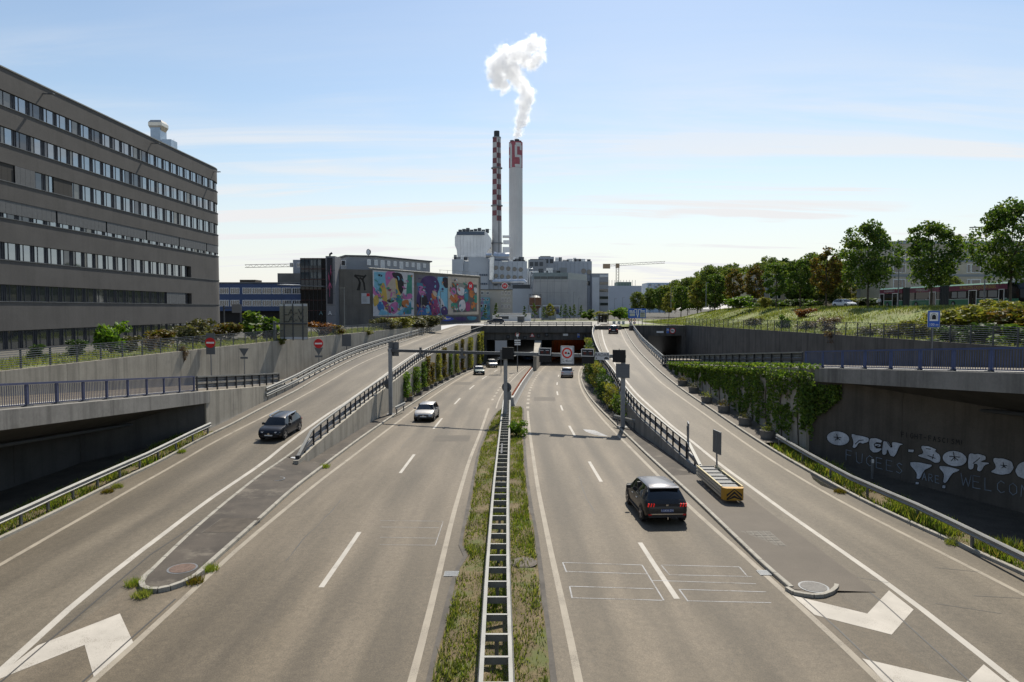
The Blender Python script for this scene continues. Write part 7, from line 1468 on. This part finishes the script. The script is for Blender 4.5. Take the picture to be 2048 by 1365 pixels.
def car(label, loc, rz, L, W, H, kind, paint, roof=None, rails=False, plate_c=None, lit=False, name='car', pitch=0, badge=None, plate_txt=None, three=False, towbar=False):
    t = thing(name, label, 'car', loc, None, rz); t.rotation_euler = (pitch, 0, rz); pf = PROF[kind]; hk = H / max(a[3] + a[4] for a in pf); secs = []
    for (u, wm, zb, zl, gh) in pf:
        y = -L/2 + L*u; w = W/2*wm; zb, zl, gh = zb * hk, zl * hk, gh * hk; g = gh > .05
        zr = zl + gh; fr = min(1, gh / (.5 * hk)); rw = w * (.93 - .22 * fr)
        half = [(.0, zb), (.8*w, zb), (.96*w, zb + .1), (w, zb + (zl - zb) * .45), (.99*w, zl - .1), (.945*w, zl)] + ([(rw, zr - .055 * fr), (rw * .86, zr), (0, zr + .02)] if g else [(.88*w, zl + .012), (.62*w, zl + .025), (0, zl + .035)])
        secs.append(([(x, y, z) for x, z in half] + [(-x, y, z) for x, z in half[-2:0:-1]], g, gh))
    n = len(secs[0][0]); parts = {}
    def put(k, quad): parts.setdefault(k, MB()).face(quad)
    for i in range(len(secs) - 1):
        a, ga, ha = secs[i]; b, gb, hb = secs[i + 1]; both = ga and gb; u = pf[i][0]; steep = abs(hb - ha) > .14 * hk
        for j in range(n):
            q = [a[j], a[(j + 1) % n], b[(j + 1) % n], b[j]]; side = j in (5, n - 6); top = j in (6, 7, n - 8, n - 7); k = 'body'
            if side and both and min(ha, hb) > .28 * hk: k = 'side_window_r' if j == 5 else 'side_window_l'
            elif top and (steep or (not ga) != (not gb)) and u < .2 and max(ha, hb) > .2: k = 'rear_window'
            elif top and steep and u > .5: k = 'windscreen'
            elif j in (0, n - 1, 1, n - 2): k = 'sill'
            elif top and both and roof and not steep: k = 'roof'
            put(k, q)
    put('body', [p for p in secs[0][0]][::-1]); put('body', secs[-1][0])
    def fin(k, nm, m, sm=True):
        if k in parts:
            o = parts[k].build(nm, m, t, smooth=sm, local=True); import bmesh; bm = bmesh.new(); bm.from_mesh(o.data); bmesh.ops.remove_doubles(bm, verts=bm.verts, dist=.0005); bmesh.ops.recalc_face_normals(bm, faces=bm.faces); bm.to_mesh(o.data); bm.free()
            if hasattr(o.data, 'set_sharp_from_angle'): o.data.set_sharp_from_angle(angle=R(38))
            return o
    body = fin('body', 'body', paint); fin('sill', 'sill', BPL); fin('roof', 'roof', roof)
    for k, nm in (('windscreen', 'windscreen'), ('rear_window', 'rear_window'), ('side_window_r', 'side_window'), ('side_window_l', 'side_window')): fin(k, nm, CGL)
    def bx(nm, x0, x1, y0, y1, z0, z1, m, par=None, bev=.0): mb = MB(); mb.box(x0, x1, y0, y1, z0, z1); return mb.build(nm, m, par or t, local=True, bevel=bev)
    zl = lambda f: f * hk
    for u in (.18, .81):
        for s in (-1, 1):
            y = -L/2 + L*u; r = .345 * (H / 1.6) ** .5; wh = bpy.data.objects.new('wheel', None); COL.objects.link(wh); wh.parent = t; wh.location = (s * (W/2 - .1), y, r); wh.empty_display_size = .1
            mb = MB(); mb.tube([(-.11, 0, 0), (-.09, 0, 0), (.09, 0, 0), (.11, 0, 0)], r, 22); o = mb.build('tyre', TYRE, wh, local=True)
            mb = MB(); mb.tube([(s * .112, 0, 0), (s * .118, 0, 0)], r * .68, 22)
            for k in range(5): an = k * 1.2566; mb.obox((s * .122, math.cos(an) * r * .36, math.sin(an) * r * .36), (.006, 0, 0), (0, math.cos(an) * r * .34, math.sin(an) * r * .34), (0, -math.sin(an) * .035, math.cos(an) * .035), 1)
            mb.build('rim', [BPL, RIMM], wh, local=True)
            mb = MB(); pts = [(s * (W/2 + .004), y + math.cos(R(a)) * (r + .075), r + math.sin(R(a)) * (r + .075)) for a in range(-20, 201, 20)]; mb.face(pts); mb.build('wheel_arch', BPL, t, local=True)
    for s in (-1, 1):
        mb = MB(); mb.obox((s * (W/2 + .09), -L/2 + L*.655, zl(1.06)), (.1, 0, 0), (0, .06, 0), (0, 0, .075)); mb.build('mirror', BPL if three or rails else paint, t, local=True, bevel=.02)
        for u in (.36, .55): bx('door_handle', s*W/2 - .005 if s > 0 else -W/2 - .03, s*W/2 + .03 if s > 0 else -W/2 + .005, -L/2 + L*u - .1, -L/2 + L*u + .1, zl(.86), zl(.89), CHR if three else paint)
        bx('side_strip', s*W/2 - .02, s*W/2 + .02, -L/2 + L*.27, -L/2 + L*.7, zl(.3), zl(.38), BPL)
        bx('pillar', s * W/2 * .80 - .075, s * W/2 * .80 + .075, -L/2 + L*.44, -L/2 + L*.465, zl(1.02), zl(1.5) if kind == 'suv' else zl(1.36), BPL)
        mb = MB(); mb.obox((s * W/2 * .66, L/2 - .155, zl(.70) if kind == 'suv' else zl(.61)), (.16, -s * .05, s * .015), (s * .03, .1, 0), (-s * .02, 0, .045)); mb.build('headlight', LAMPW, t, local=True, bevel=.02)
        if three:
            for k in range(3): mb = MB(); mb.obox((s * (W/2 * .9 - .05 - k * .11), -L/2 + .02, zl(.92)), (.018, 0, 0), (0, .06, 0), (.02, 0, .065)); mb.build('tail_light', TLL, t, local=True)
        else: mb = MB(); mb.obox((s * W/2 * .74, -L/2 + .05, zl(.86) if kind == 'suv' else zl(.76)), (.14, 0, 0), (0, .06, 0), (0, 0, .07)); mb.build('tail_light', TLL if lit else TLR, t, local=True, bevel=.02)
        mb = MB(); mb.obox((s * W/2 * .78, -L/2 - .005, zl(.5)), (.07, 0, 0), (0, .03, 0), (0, 0, .03)); mb.build('reflector', TLR, t, local=True)
    bx('grille', -W*.27, W*.27, L/2 - .06, L/2 + .012, zl(.5), zl(.62), BPL); bx('bumper_intake', -W*.36, W*.36, L/2 - .06, L/2 + .008, zl(.33), zl(.44), BPL)
    bx('licence_plate', -.26, .26, L/2 + .01, L/2 + .03, zl(.45), zl(.53), WHITE)
    pz = zl(.68) if kind == 'suv' else zl(.62)
    pl = bx('licence_plate', -.26, .26, -L/2 - .03, -L/2 - .004, pz - .06, pz + .06, plate_c or WHITE)
    if plate_txt: mb = MB(); mb.text(plate_txt, (0, -L/2 - .032, pz), (1, 0, 0), UP, .12); mb.build('lettering', WHITE, pl, local=True)
    bx('rear_bumper', -W*.41, W*.41, -L/2 - .012, -L/2 + .08, zl(.36), zl(.47), BPL)
    if three:
        bx('chrome_strip', -W*.39, W*.39, -L/2 - .03, -L/2 + .04, zl(.50), zl(.545), CHR); bx('black_panel', -W*.42, W*.42, -L/2 - .0, -L/2 + .06, zl(.86), zl(.97), BPL); bx('badge', -.05, .05, -L/2 - .012, -L/2 + .01, zl(.88), zl(.95), CHR)
        bx('spoiler', -W*.34, W*.34, -L/2 + L*.095, -L/2 + L*.17, zl(1.55), zl(1.59), roof or paint); bx('wiper', -.14, .14, -L/2 + L*.045, -L/2 + L*.06, zl(1.09), zl(1.11), CHR)
    if towbar: mb = MB(); mb.tube([(0, -L/2, .3), (0, -L/2 - .12, .3), (0, -L/2 - .12, .4)], .025, 6); mb.build('tow_ball', CHR, t, local=True)
    if badge: mb = MB(); mb.disc((0, L/2 + .013, zl(.57)), (-1, 0, 0), UP, .08, 4 if badge == 'diamond' else 14); mb.build('badge', CHR, t, local=True)
    if rails:
        for s in (-1, 1): mb = MB(); mb.tube([(s * W*.36, -L/2 + L*.16, zl(1.57)), (s * W*.365, -L/2 + L*.2, zl(1.66)), (s * W*.365, -L/2 + L*.54, zl(1.655)), (s * W*.355, -L/2 + L*.6, zl(1.57))], .03, 6); mb.build('roof_rail', CHR, t, local=True)
    return t
def on(px, py, zf): c = hit(px, py, zf); return c
slope = lambda zf, y: math.atan2(zf(y + 2) - zf(y - 2), 4)
PB = flat('plate_blue', (.04, .07, .2), .5)
c = on(1330, 1055, zM); car('dark grey SUV with silver roof driving away on the right carriageway', (c.x + .04, c.y + 2.35, zM(c.y + 2.3) + .005), R(2.5), 4.3, 1.86, 1.53, 'suv', carpaint('graphite_paint', (.03, .029, .028)), carpaint('silver_roof', (.12, .12, .13), .6), False, PB, True, pitch=slope(zM, c.y + 2), plate_txt='1-UKX-291', three=True, towbar=True)
c = on(537, 886, zL); car('black SUV with silver roof rails coming down the left ramp', (c.x + .1, c.y + 2.1, zL(c.y + 2.1) + .005), R(180 - 5), 3.75, 1.62, 1.38, 'suv', carpaint('black_paint', (.006, .008, .014), .1), None, True, pitch=-slope(zL, c.y + 2), badge='oval')
c = on(848, 845, zM); car('silver grey hatchback coming towards the gantry on the left carriageway', (c.x, c.y + 2, zM(c.y + 2) + .005), R(180 - 2), 4.06, 1.73, 1.45, 'hatch', carpaint('silver_grey_paint', (.32, .31, .3), .6), pitch=-slope(zM, c.y + 2), badge='diamond')
c = on(957, 751, zM); car('dark green small car with white roof behind the silver hatchback', (c.x, c.y + 2, zM(c.y + 2) + .005), R(180 + 6), 3.9, 1.75, 1.47, 'hatch', carpaint('green_paint', (.004, .035, .024), .1), carpaint('white_roof', (.6, .6, .6), 0), pitch=-slope(zM, c.y + 2), badge='oval')
c = on(983, 736, zM); car('light grey SUV leaving the left tunnel tube behind the green car', (c.x, c.y + 2, zM(c.y + 2) + .005), R(180 + 10), 4.3, 1.82, 1.62, 'suv', carpaint('light_grey_paint', (.28, .28, .28), .5), pitch=-slope(zM, c.y + 2))
c = on(1055, 722.5, zM); car('blue car inside the left tunnel tube', (c.x, c.y + 2, zM(c.y + 2) + .005), R(180 + 14), 4.2, 1.8, 1.55, 'suv', carpaint('blue_paint', (.05, .11, .2), .4))
c = on(1136.5, 756.5, zM); car('white SUV driving towards the right tunnel tube', (c.x, c.y + 2.2, zM(c.y + 2.2) + .005), R(-5), 4.4, 1.95, 1.62, 'suv', carpaint('white_paint', (.6, .6, .6), 0), lit=False, pitch=slope(zM, c.y + 2))
c = on(1229.5, 668, zR); car('dark SUV with lit tail lamps at the top of the right ramp', (c.x, c.y + 2, zR(c.y + 2) + .005), R(-8), 4.5, 1.9, 1.66, 'suv', carpaint('dark_paint', (.012, .013, .018), .2), carpaint('grey_roof', (.3, .31, .33), .5), lit=True, pitch=slope(zR, c.y + 2))
x = 57.9; car('white car parked on the crest left of the tallest maple', (x, 119, emb(x, 119) + .03), R(180 + 12), 4.4, 1.8, 1.5, 'hatch', bpy.data.materials['white_paint'])
for px, py, Y, lb, pm, rz in ((1046, 636, 236, 'white car on the street behind the tunnel cover', 'white_paint', 75), (1197, 643, 222, 'white car on the road past the bus shelter', 'white_paint', 20), (991, 650, 176, 'dark car on the street at the end of the left ramp', 'dark_paint', 95)):
    p = A(px, py, Y); car(lb, (p.x, Y, -3.88), R(rz), 4.4, 1.8, 1.5, 'hatch', bpy.data.materials[pm])
# ---------------------------------------------------------------- crash cushion and narrow signs in the right gore
c0 = V((10.35, 31.4, 0)); z = zR(33) + .22; t = thing('crash_cushion', 'slatted steel crash cushion with yellow and black chevron nose in the right gore', 'crash cushion', (10.35, 33.6, zR(33)))
def cc(nm, x0, x1, y0, y1, z0, z1, m): mb = MB(); mb.box(10.35 + x0, 10.35 + x1, c0.y + y0, c0.y + y1, z + z0, z + z1); return mb.build(nm, m, t)
ALU = M('aluminium', (.15, .15, .145), .6, metal=.1, var=.1, scale=3)
for s in (-1, 1):
    for k in range(3): cc('side_slat', s*.5 - .03, s*.5 + .03, .33, 4.6, .02 + .165*k, .14 + .165*k, M('cushion_slat', (.36, .35, .31), .5, metal=.5) if (s, k) == (-1, 0) else bpy.data.materials['cushion_slat'])
    cc('top_rail', s*.49 - .035, s*.49 + .035, .35, 4.6, .5, .55, flat('faded_yellow', (.5, .42, .22), .6) if s == -1 else bpy.data.materials['faded_yellow'])
for k in range(6):
    cc('cell', -.38, .38, .5 + .7*k, 1.08 + .7*k, .3, .46, ALU); cc('cross_bar', -.42, .42, 1.1 + .7*k, 1.18 + .7*k, .25, .5, DARKM)
    if k % 2 == 0: cc('foot', -.3, .3, .8 + .7*k, 1.0 + .7*k, -.36, .02, BLACKM)
mb = MB(); mb.prism([(10.35 - .52, c0.y + .32), (10.35 - .45, c0.y + .08), (10.35 - .36, c0.y), (10.35 + .36, c0.y), (10.35 + .45, c0.y + .08), (10.35 + .52, c0.y + .32)], z - .05, z + .52); nose = mb.build('nose', YELL, t)
mb = MB(); y = c0.y - .005
for k in range(3):
    for s in (-1, 1): zc_ = z - .02 + k * .19; mb.face([(10.35, y, min(z + .5, zc_ + .1)), (10.35, y, min(z + .51, zc_ + .22)), (10.35 + s * .36, y, max(z - .02, zc_ - .12)), (10.35 + s * .36, y, max(z - .04, zc_ - .24))])
mb.build('chevron_stripe', SBLACK, nose)
for px, pyt, pyb, pyg, lb in ((1434, 862, 907, 950, 'narrow sign seen edge-on behind the crash cushion'), (1376, 845, 888, 920, 'narrow sign seen edge-on at the end of the right dividing wall')):
    g_ = hit(px, pyg, zR); p, q = A(px, pyt, g_.y), A(px, pyb, g_.y); t = thing('edge_sign', lb, 'road sign', g_); u = V((.13, -.99, 0)) if px == 1434 else V((-.18, -.98, 0))
    mb = MB(); mb.obox((p + q) / 2, u * .48, V((0, 0, (p.z - q.z) / 2)), V((u.y, -u.x, 0)) * .03); mb.build('board', SB, t); mb = MB(); mb.tube([g_, V((g_.x, g_.y, p.z - .2)) + V((-.06, .03, 0))], .045, 7); mb.build('pole', GREYM, t)
# delineator by the right guardrail
p = hit(1705, 958, zR); t = thing('delineator', 'small white delineator behind the right guardrail', 'delineator', p); mb = MB(); mb.box(p.x + 1.0, p.x + 1.1, p.y, p.y + .06, p.z, p.z + 1.05); mb.build('stake', GREYM, t); mb = MB(); mb.box(p.x + .99, p.x + 1.11, p.y - .01, p.y, p.z + .85, p.z + 1.05); mb.build('white_tip', WHITE, t)
# ---------------------------------------------------------------- graffiti on the underpass wall
gd = (GW1 - GW0).normalized(); LAYER = [0.03]
def gw(x, y): return wallpt(GW0, gd, 1580 + x / 4.376, 820 + y / 4.376, LAYER[0])
GWH, GBK, GPB = M('graffiti_white', (.55, .57, .61), .8, var=.22, scale=1.5, fine=.15, fs=15, streak=.25), flat('graffiti_black', (.012, .012, .013), .8), M('graffiti_pale_blue', (.24, .28, .33), .8, var=.4, scale=1.2)
def ell(cx, cy, rx, ry, rot=8): return [(cx + rx*math.cos(R(a))*math.cos(R(rot)) - ry*math.sin(R(a))*math.sin(R(rot)), cy + rx*math.cos(R(a))*math.sin(R(rot)) + ry*math.sin(R(a))*math.cos(R(rot))) for a in range(0, 360, 15)]
star = lambda cx, cy, r: [[(cx - r, cy - r*.2), (cx + r, cy)], [(cx - r*.2, cy - r), (cx + r*.1, cy + r*.6)], [(cx, cy), (cx - r*.6, cy + r*.7)], [(cx, cy), (cx + r*.7, cy + r*.6)]]
t = thing('graffiti_lettering', 'white bubble letters OPEN-BORDERS outlined in black on the dark underpass wall', 'graffiti', gw(1200, 480))
LT = [('letter', ell(420,250,98,60)), ('letter', [(540,215),(600,225),(680,245),(688,275),(640,295),(602,290),(572,330),(548,328),(555,280)]), ('letter', [(700,255),(745,248),(802,268),(796,288),(752,284),(750,298),(792,306),(786,324),(750,320),(752,338),(800,340),(778,366),(735,374),(702,350),(694,300)]), ('letter', [(815,283),(852,279),(895,330),(898,284),(985,300),(955,322),(916,402),(882,404),(850,348),(838,388),(808,386)]), ('dash', [(1035,348),(1082,350),(1078,372),(1035,368)]), ('letter', [(1150,320),(1200,318),(1275,345),(1272,366),(1310,400),(1312,450),(1275,465),(1200,430),(1120,402),(1165,375)]), ('letter', ell(1440,427,105,66)), ('letter', [(1565,392),(1640,386),(1702,403),(1712,432),(1672,455),(1742,468),(1700,490),(1668,536),(1638,530),(1640,482),(1612,472),(1597,516),(1562,512)]), ('letter', [(1780,428),(1850,425),(1930,450),(1955,500),(1930,550),(1860,568),(1760,545),(1800,500)]), ('letter', [(2040,455),(2120,470),(2200,520),(2170,600),(2060,605),(2000,585),(1972,540),(1990,490)]), ('exclamation_mark', [(1052,460),(1240,482),(1165,545),(1135,600),(1108,602),(1105,550)]), ('exclamation_mark', [(1310,492),(1482,522),(1410,570),(1365,635),(1340,632),(1345,560)]), ('dot', [(1100,632),(1126,635),(1124,652),(1098,650)]), ('dot', [(1335,660),(1360,663),(1357,687),(1331,684)])]
def smooth2(pts, k=4):
    out = []; n = len(pts)
    for i in range(n):
        q0, q1, q2, q3 = (pts[(i + j - 1) % n] for j in range(4))
        for s in range(k):
            f = s / k; out.append(tuple(.5 * (2*q1[c] + (q2[c]-q0[c])*f*.8 + ((2*q0[c]-5*q1[c]+4*q2[c]-q3[c])*f*f + (-q0[c]+3*q1[c]-3*q2[c]+q3[c])*f**3)) + .1 * (q2[c]-q0[c]) * f * (1-f) for c in (0, 1)))
    return out
for nm, pts in LT:
    if nm in ('letter', 'exclamation_mark') and len(pts) < 20: pts = smooth2(pts)
    LAYER[0] = .03; mb = MB(); mb.stroke(pts + pts[:1], 11, gw); mb.build('outline', GBK, t); LAYER[0] = .036; mb = MB(); mb.face([gw(*p) for p in pts][::-1]); mb.build(nm, GWH, t)
LAYER[0] = .042; mb = MB()
for s in star(415, 245, 32) + star(1438, 415, 45) + star(1870, 490, 28) + [[(735,300),(770,290)],[(735,300),(742,322),(775,312)],[(850,285),(885,330),(888,290)],[(1190,340),(1230,345)],[(1205,400),(1270,425)],[(1255,390),(1245,430)],[(570,300),(605,268),(640,265)],[(1600,470),(1640,440),(1660,420)]]: mb.stroke(s, 7, gw)
mb.build('black_detail', GBK, t)
FONT = {'F': [[(0,0),(0,1),(.6,1)],[(0,.55),(.5,.55)]], 'U': [[(0,1),(.05,.15),(.3,0),(.6,.15),(.65,1)]], 'G': [[(.65,.85),(.35,1),(.05,.7),(.05,.25),(.35,0),(.65,.2),(.65,.5),(.4,.5)]], 'E': [[(.6,1),(0,1),(0,0),(.65,0)],[(0,.52),(.5,.52)]], 'S': [[(.6,.88),(.3,1),(.05,.78),(.3,.55),(.6,.3),(.35,0),(0,.12)]], 'A': [[(0,0),(.3,1),(.62,0)],[(.12,.4),(.5,.4)]], 'R': [[(0,0),(0,1),(.45,1),(.58,.75),(.4,.55),(0,.5)],[(.25,.5),(.62,0)]], 'W': [[(0,1),(.2,0),(.42,.7),(.65,0),(.9,1)]], 'L': [[(0,1),(0,0),(.55,0)]], 'C': [[(.65,.85),(.35,1),(.05,.7),(.05,.25),(.35,0),(.65,.15)]], 'O': [[(.35,1),(.05,.75),(.05,.25),(.35,0),(.68,.25),(.68,.75),(.35,1)]], 'M': [[(0,0),(.08,1),(.38,.4),(.7,1),(.78,0)]], 'I': [[(.15,0),(.15,1)]], 'H': [[(0,0),(0,1)],[(.55,0),(.55,1)],[(0,.5),(.55,.5)]], 'T': [[(0,1),(.65,1)],[(.32,1),(.32,0)]], '-': [[(.05,.5),(.5,.5)]], '!': [[(.2,.3),(.25,1)],[(.18,0),(.2,.05)]]}
def scrawl(label, txt, x, y, dx, dy, h, w, m, name='graffiti_scrawl'):
    t = thing(name, label, 'graffiti', gw(x, y)); ad = math.hypot(dx, dy); k = 0; LAYER[0] = .045
    for ch in txt:
        if ch != ' ':
            mb = MB()
            for s in FONT[ch]: mb.stroke([(x + dx * (k + a * .95) + (dy * 0), y + dy * (k + a * .95) - b * h) for a, b in s], w, gw)
            mb.build('letter', m, t)
        k += 1
scrawl('pale thin scrawl FUGEES below the white bubble letters', 'FUGEES', 490, 440, 88, 22, 90, 5, GPB)
scrawl('pale thin scrawl ARE between the two white exclamation marks', 'ARE', 1158, 610, 56, 13, 62, 6, GPB)
scrawl('pale thin scrawl WELCOME near the right picture edge', 'WELCOME', 1495, 660, 105, 20, 105, 6, GPB)
scrawl('thin black scrawl FIGHT-FASCISM above the white bubble letters', 'FIGHT-FASCISM!', 972, 236, 40, 5.5, 42, 5, GBK)
# ---------------------------------------------------------------- articulated bus on the crest
BX = 64.6; bz = CREST + .06; t = thing('articulated_bus', 'long green and burgundy articulated bus with two bellows on the crest street', 'bus', (BX, 104, bz))
BG, BU, BGLS, BELL = carpaint('bus_green', (.012, .13, .065), .1), flat('bus_burgundy', (.16, .022, .06), .4), glass_mat('bus_glass', (.008, .009, .01), 1.3, .06), M('bellows', (.05, .055, .055), .8, var=.15)
py_ = lambda px: BX * F / (px - 1024) * .998
def seg(y0, y1, nm):   # y0<y1
    mb = MB(); mb.box(BX + .0, BX + 2.5, y0, y1, bz + .3, bz + 1.15); mb.build('lower_body', BG, t)
    mb = MB(); mb.box(BX + .02, BX + 2.48, y0, y1, bz + 1.2, bz + 2.35); mb.build('window_band', BGLS, t)
    mb = MB(); mb.box(BX - .004, BX + 2.504, y0, y1, bz + 1.15, bz + 1.2); mb.build('white_stripe', WHITE, t)
    mb = MB(); mb.box(BX + .0, BX + 2.5, y0, y1, bz + 2.35, bz + 3.1); mb.build('advert_panel', BU, t)
    mb = MB(); mb.prism([(0, 0)] * 3, 0, 0) if False else mb.add([(BX, y0, bz+3.1), (BX+2.5, y0, bz+3.1), (BX+2.3, y0, bz+3.3), (BX+.2, y0, bz+3.3), (BX, y1, bz+3.1), (BX+2.5, y1, bz+3.1), (BX+2.3, y1, bz+3.3), (BX+.2, y1, bz+3.3)], [(0,1,2,3),(4,7,6,5),(0,4,5,1),(1,5,6,2),(2,6,7,3),(3,7,4,0)]); mb.build('roof', BG, t)
segs = [(py_(1801), py_(1756)), (py_(1875), py_(1816)), (py_(2010), py_(1894))]
for s in segs: seg(min(s), max(s), 's')
for a, b in ((py_(1816), py_(1801)), (py_(1894), py_(1875))):
    n = 12
    for k in range(n): y = a + (b - a) * k / n; mb = MB(); mb.box(BX + .06 + .06 * (k % 2), BX + 2.44, y, y + (b - a) / n, bz + .4, bz + 3.22); mb.build('bellows_fold', BELL, t)
yf = py_(2010)
mb = MB(); mb.add([(BX + dx, yf + dy, bz + dz) for dx in (.0, 2.5) for dy, dz in ((0, .3), (-2.1, .3), (-2.35, 1.2), (-2.2, 2.4), (-1.5, 3.2), (0, 3.32))], [(0,1,2,3,4,5), (11,10,9,8,7,6)] + [(i, 6+i, 7+i, 1+i) for i in range(5)]); mb.build('front_cap', BGLS, t, bevel=.15)
mb = MB(); mb.box(BX - .01, BX + 2.51, yf - 2.1, yf, bz + .32, bz + 1.1); mb.build('front_skirt', BG, t)
def door(px0, px1):
    y0, y1 = sorted((py_(px0), py_(px1))); o = None
    for k in (0, 1): a, b = y0 + (y1 - y0) * (.5 * k), y0 + (y1 - y0) * (.5 + .5 * k); mb = MB(); mb.box(BX - .03, BX, a + .05, b - .05, bz + .35, bz + 2.3); mb.build('door', BGLS, t)
    mb = MB(); 
    for a in (y0, y1): mb.box(BX - .05, BX - .0, a - .05, a + .05, bz + .35, bz + 2.4)
    mb.box(BX - .05, BX, y0 + .05, y1 - .05, bz + 2.31, bz + 2.4); mb.build('door_frame', WHITE, t)
for d in ((1757, 1765), (1782, 1792), (1856, 1868), (1934, 1949), (1994, 2004)): door(*d)
PLG = flat('pale_bus_window', (.2, .205, .21), .2)
for a, b in ((1900, 1910), (1912, 1928), (1955, 1969), (1972, 1990)): y0, y1 = sorted((py_(a), py_(b))); mb = MB(); mb.box(BX - .012, BX + .01, y0, y1, bz + 1.35, bz + 2.25); mb.build('window', PLG, t)
for px in (1772, 1829, 1903, 1982):
    y = py_(px); o = bpy.data.objects.new('wheel', None); COL.objects.link(o); o.parent = t; o.location = V((BX + .12, y, bz + .45)) - WL[t.name]
    mb = MB(); mb.tube([(-.15, 0, 0), (.15, 0, 0)], .48, 18); mb.build('tyre', TYRE, o, local=True); mb = MB(); mb.tube([(-.16, 0, 0), (-.15, 0, 0)], .26, 14); mb.build('rim', GREYM, o, local=True)
du_ = V((0, -1, 0)); YT = flat('advert_yellow', (.55, .42, .12), .5)
for txt, px, sz, m in (('99 MILLION CASINO 99 BASEL', 1950, .62, YT), ('GOLDEN CASINO', 1840, .5, WHITE), ('GOLDENCASINO.CH', 1775, .42, WHITE)):
    mb = MB(); mb.text(txt, (BX - .012, py_(px), bz + 2.74), du_, UP, sz, sx=.9 if px > 1900 else .8); mb.build('lettering', m, t)
rnd = random.Random(2)
for k in range(16): px = rnd.choice((rnd.uniform(1900, 2000), rnd.uniform(1820, 1870), rnd.uniform(1760, 1795))); mb = MB(); mb.ring((BX - .014, py_(px), bz + 2.72 + rnd.choice((-.29, .29))), du_, UP, .04, .085, 10); mb.build('advert_coin', YT, t)
mb = MB(); mb.text('CASINO', (BX + 1.2, yf - 2.32, bz + 2.25), (1, 0, 0), UP, .3); mb.build('destination_text', flat('led_orange', (.9, .25, .05), emit=.6), t)
# ---------------------------------------------------------------- pedestrian by the rear of the bus
def person(label, loc, rz, shirt, trousers):
    me = bpy.data.meshes.new('body'); v = [(0,0,.95),(0,0,1.15),(0,.01,1.38),(0,0,1.5),(0,.02,1.6),(0,.03,1.72),(.1,0,.9),(.11,.06,.5),(.11,-.02,.07),(.12,.12,.04),(-.1,0,.9),(-.11,-.08,.5),(-.11,-.18,.1),(-.12,-.04,.04),(.19,0,1.4),(.25,-.03,1.13),(.22,.12,.92),(.21,.16,.84),(-.19,0,1.4),(-.26,.0,1.12),(-.27,.06,.88),(-.26,.08,.8)]
    e = [(0,1),(1,2),(2,3),(3,4),(4,5),(0,6),(6,7),(7,8),(8,9),(0,10),(10,11),(11,12),(12,13),(2,14),(14,15),(15,16),(16,17),(2,18),(18,19),(19,20),(20,21)]
    me.from_pydata(v, e, []); t = thing('person', label, 'person', loc, None, rz); o = bpy.data.objects.new('body', me); COL.objects.link(o); o.parent = t
    sk = o.modifiers.new('skin', 'SKIN'); rs = [.15,.16,.17,.065,.09,.07,.1,.07,.045,.04,.1,.07,.045,.04,.075,.05,.036,.03,.075,.05,.036,.03]
    for i, r in enumerate(rs): me.skin_vertices[0].data[i].radius = (r, r * .8)
    me.skin_vertices[0].data[0].use_root = True; ss = o.modifiers.new('sub', 'SUBSURF'); ss.levels = 2; ss.render_levels = 2
    m, tt, b = mat_base('person_clothes'); tc = tn(tt, 'ShaderNodeTexCoord'); sp = tn(tt, 'ShaderNodeSeparateXYZ'); tt.links.new(tc.outputs['Object'], sp.inputs[0])
    c1_ = tmix(tt, tramp(tt, sp.outputs[2], .93, .95), trousers, shirt); c2_ = tmix(tt, tramp(tt, sp.outputs[2], 1.48, 1.5), c1_, (.4, .25, .18)); c3_ = tmix(tt, tramp(tt, sp.outputs[2], 1.68, 1.7), c2_, (.03, .025, .02)); tt.links.new(c3_, b.inputs['Base Color']); me.materials.append(m); return t
xx = 60.6; yy = xx * F / (1757 - 1024); pz = person('person in white shirt and grey trousers standing at the rear of the bus', (xx, yy, emb(xx, yy) + .02), R(150), (.6, .62, .68), (.12, .115, .11))
mb = MB(); mb.box(xx - .42, xx - .2, yy - .1, yy + .1, emb(xx, yy) + .85, emb(xx, yy) + 1.2); tag(mb.build('shopping_bag', WHITE, bevel=.03), 'white bag carried by the person at the bus rear', 'bag')
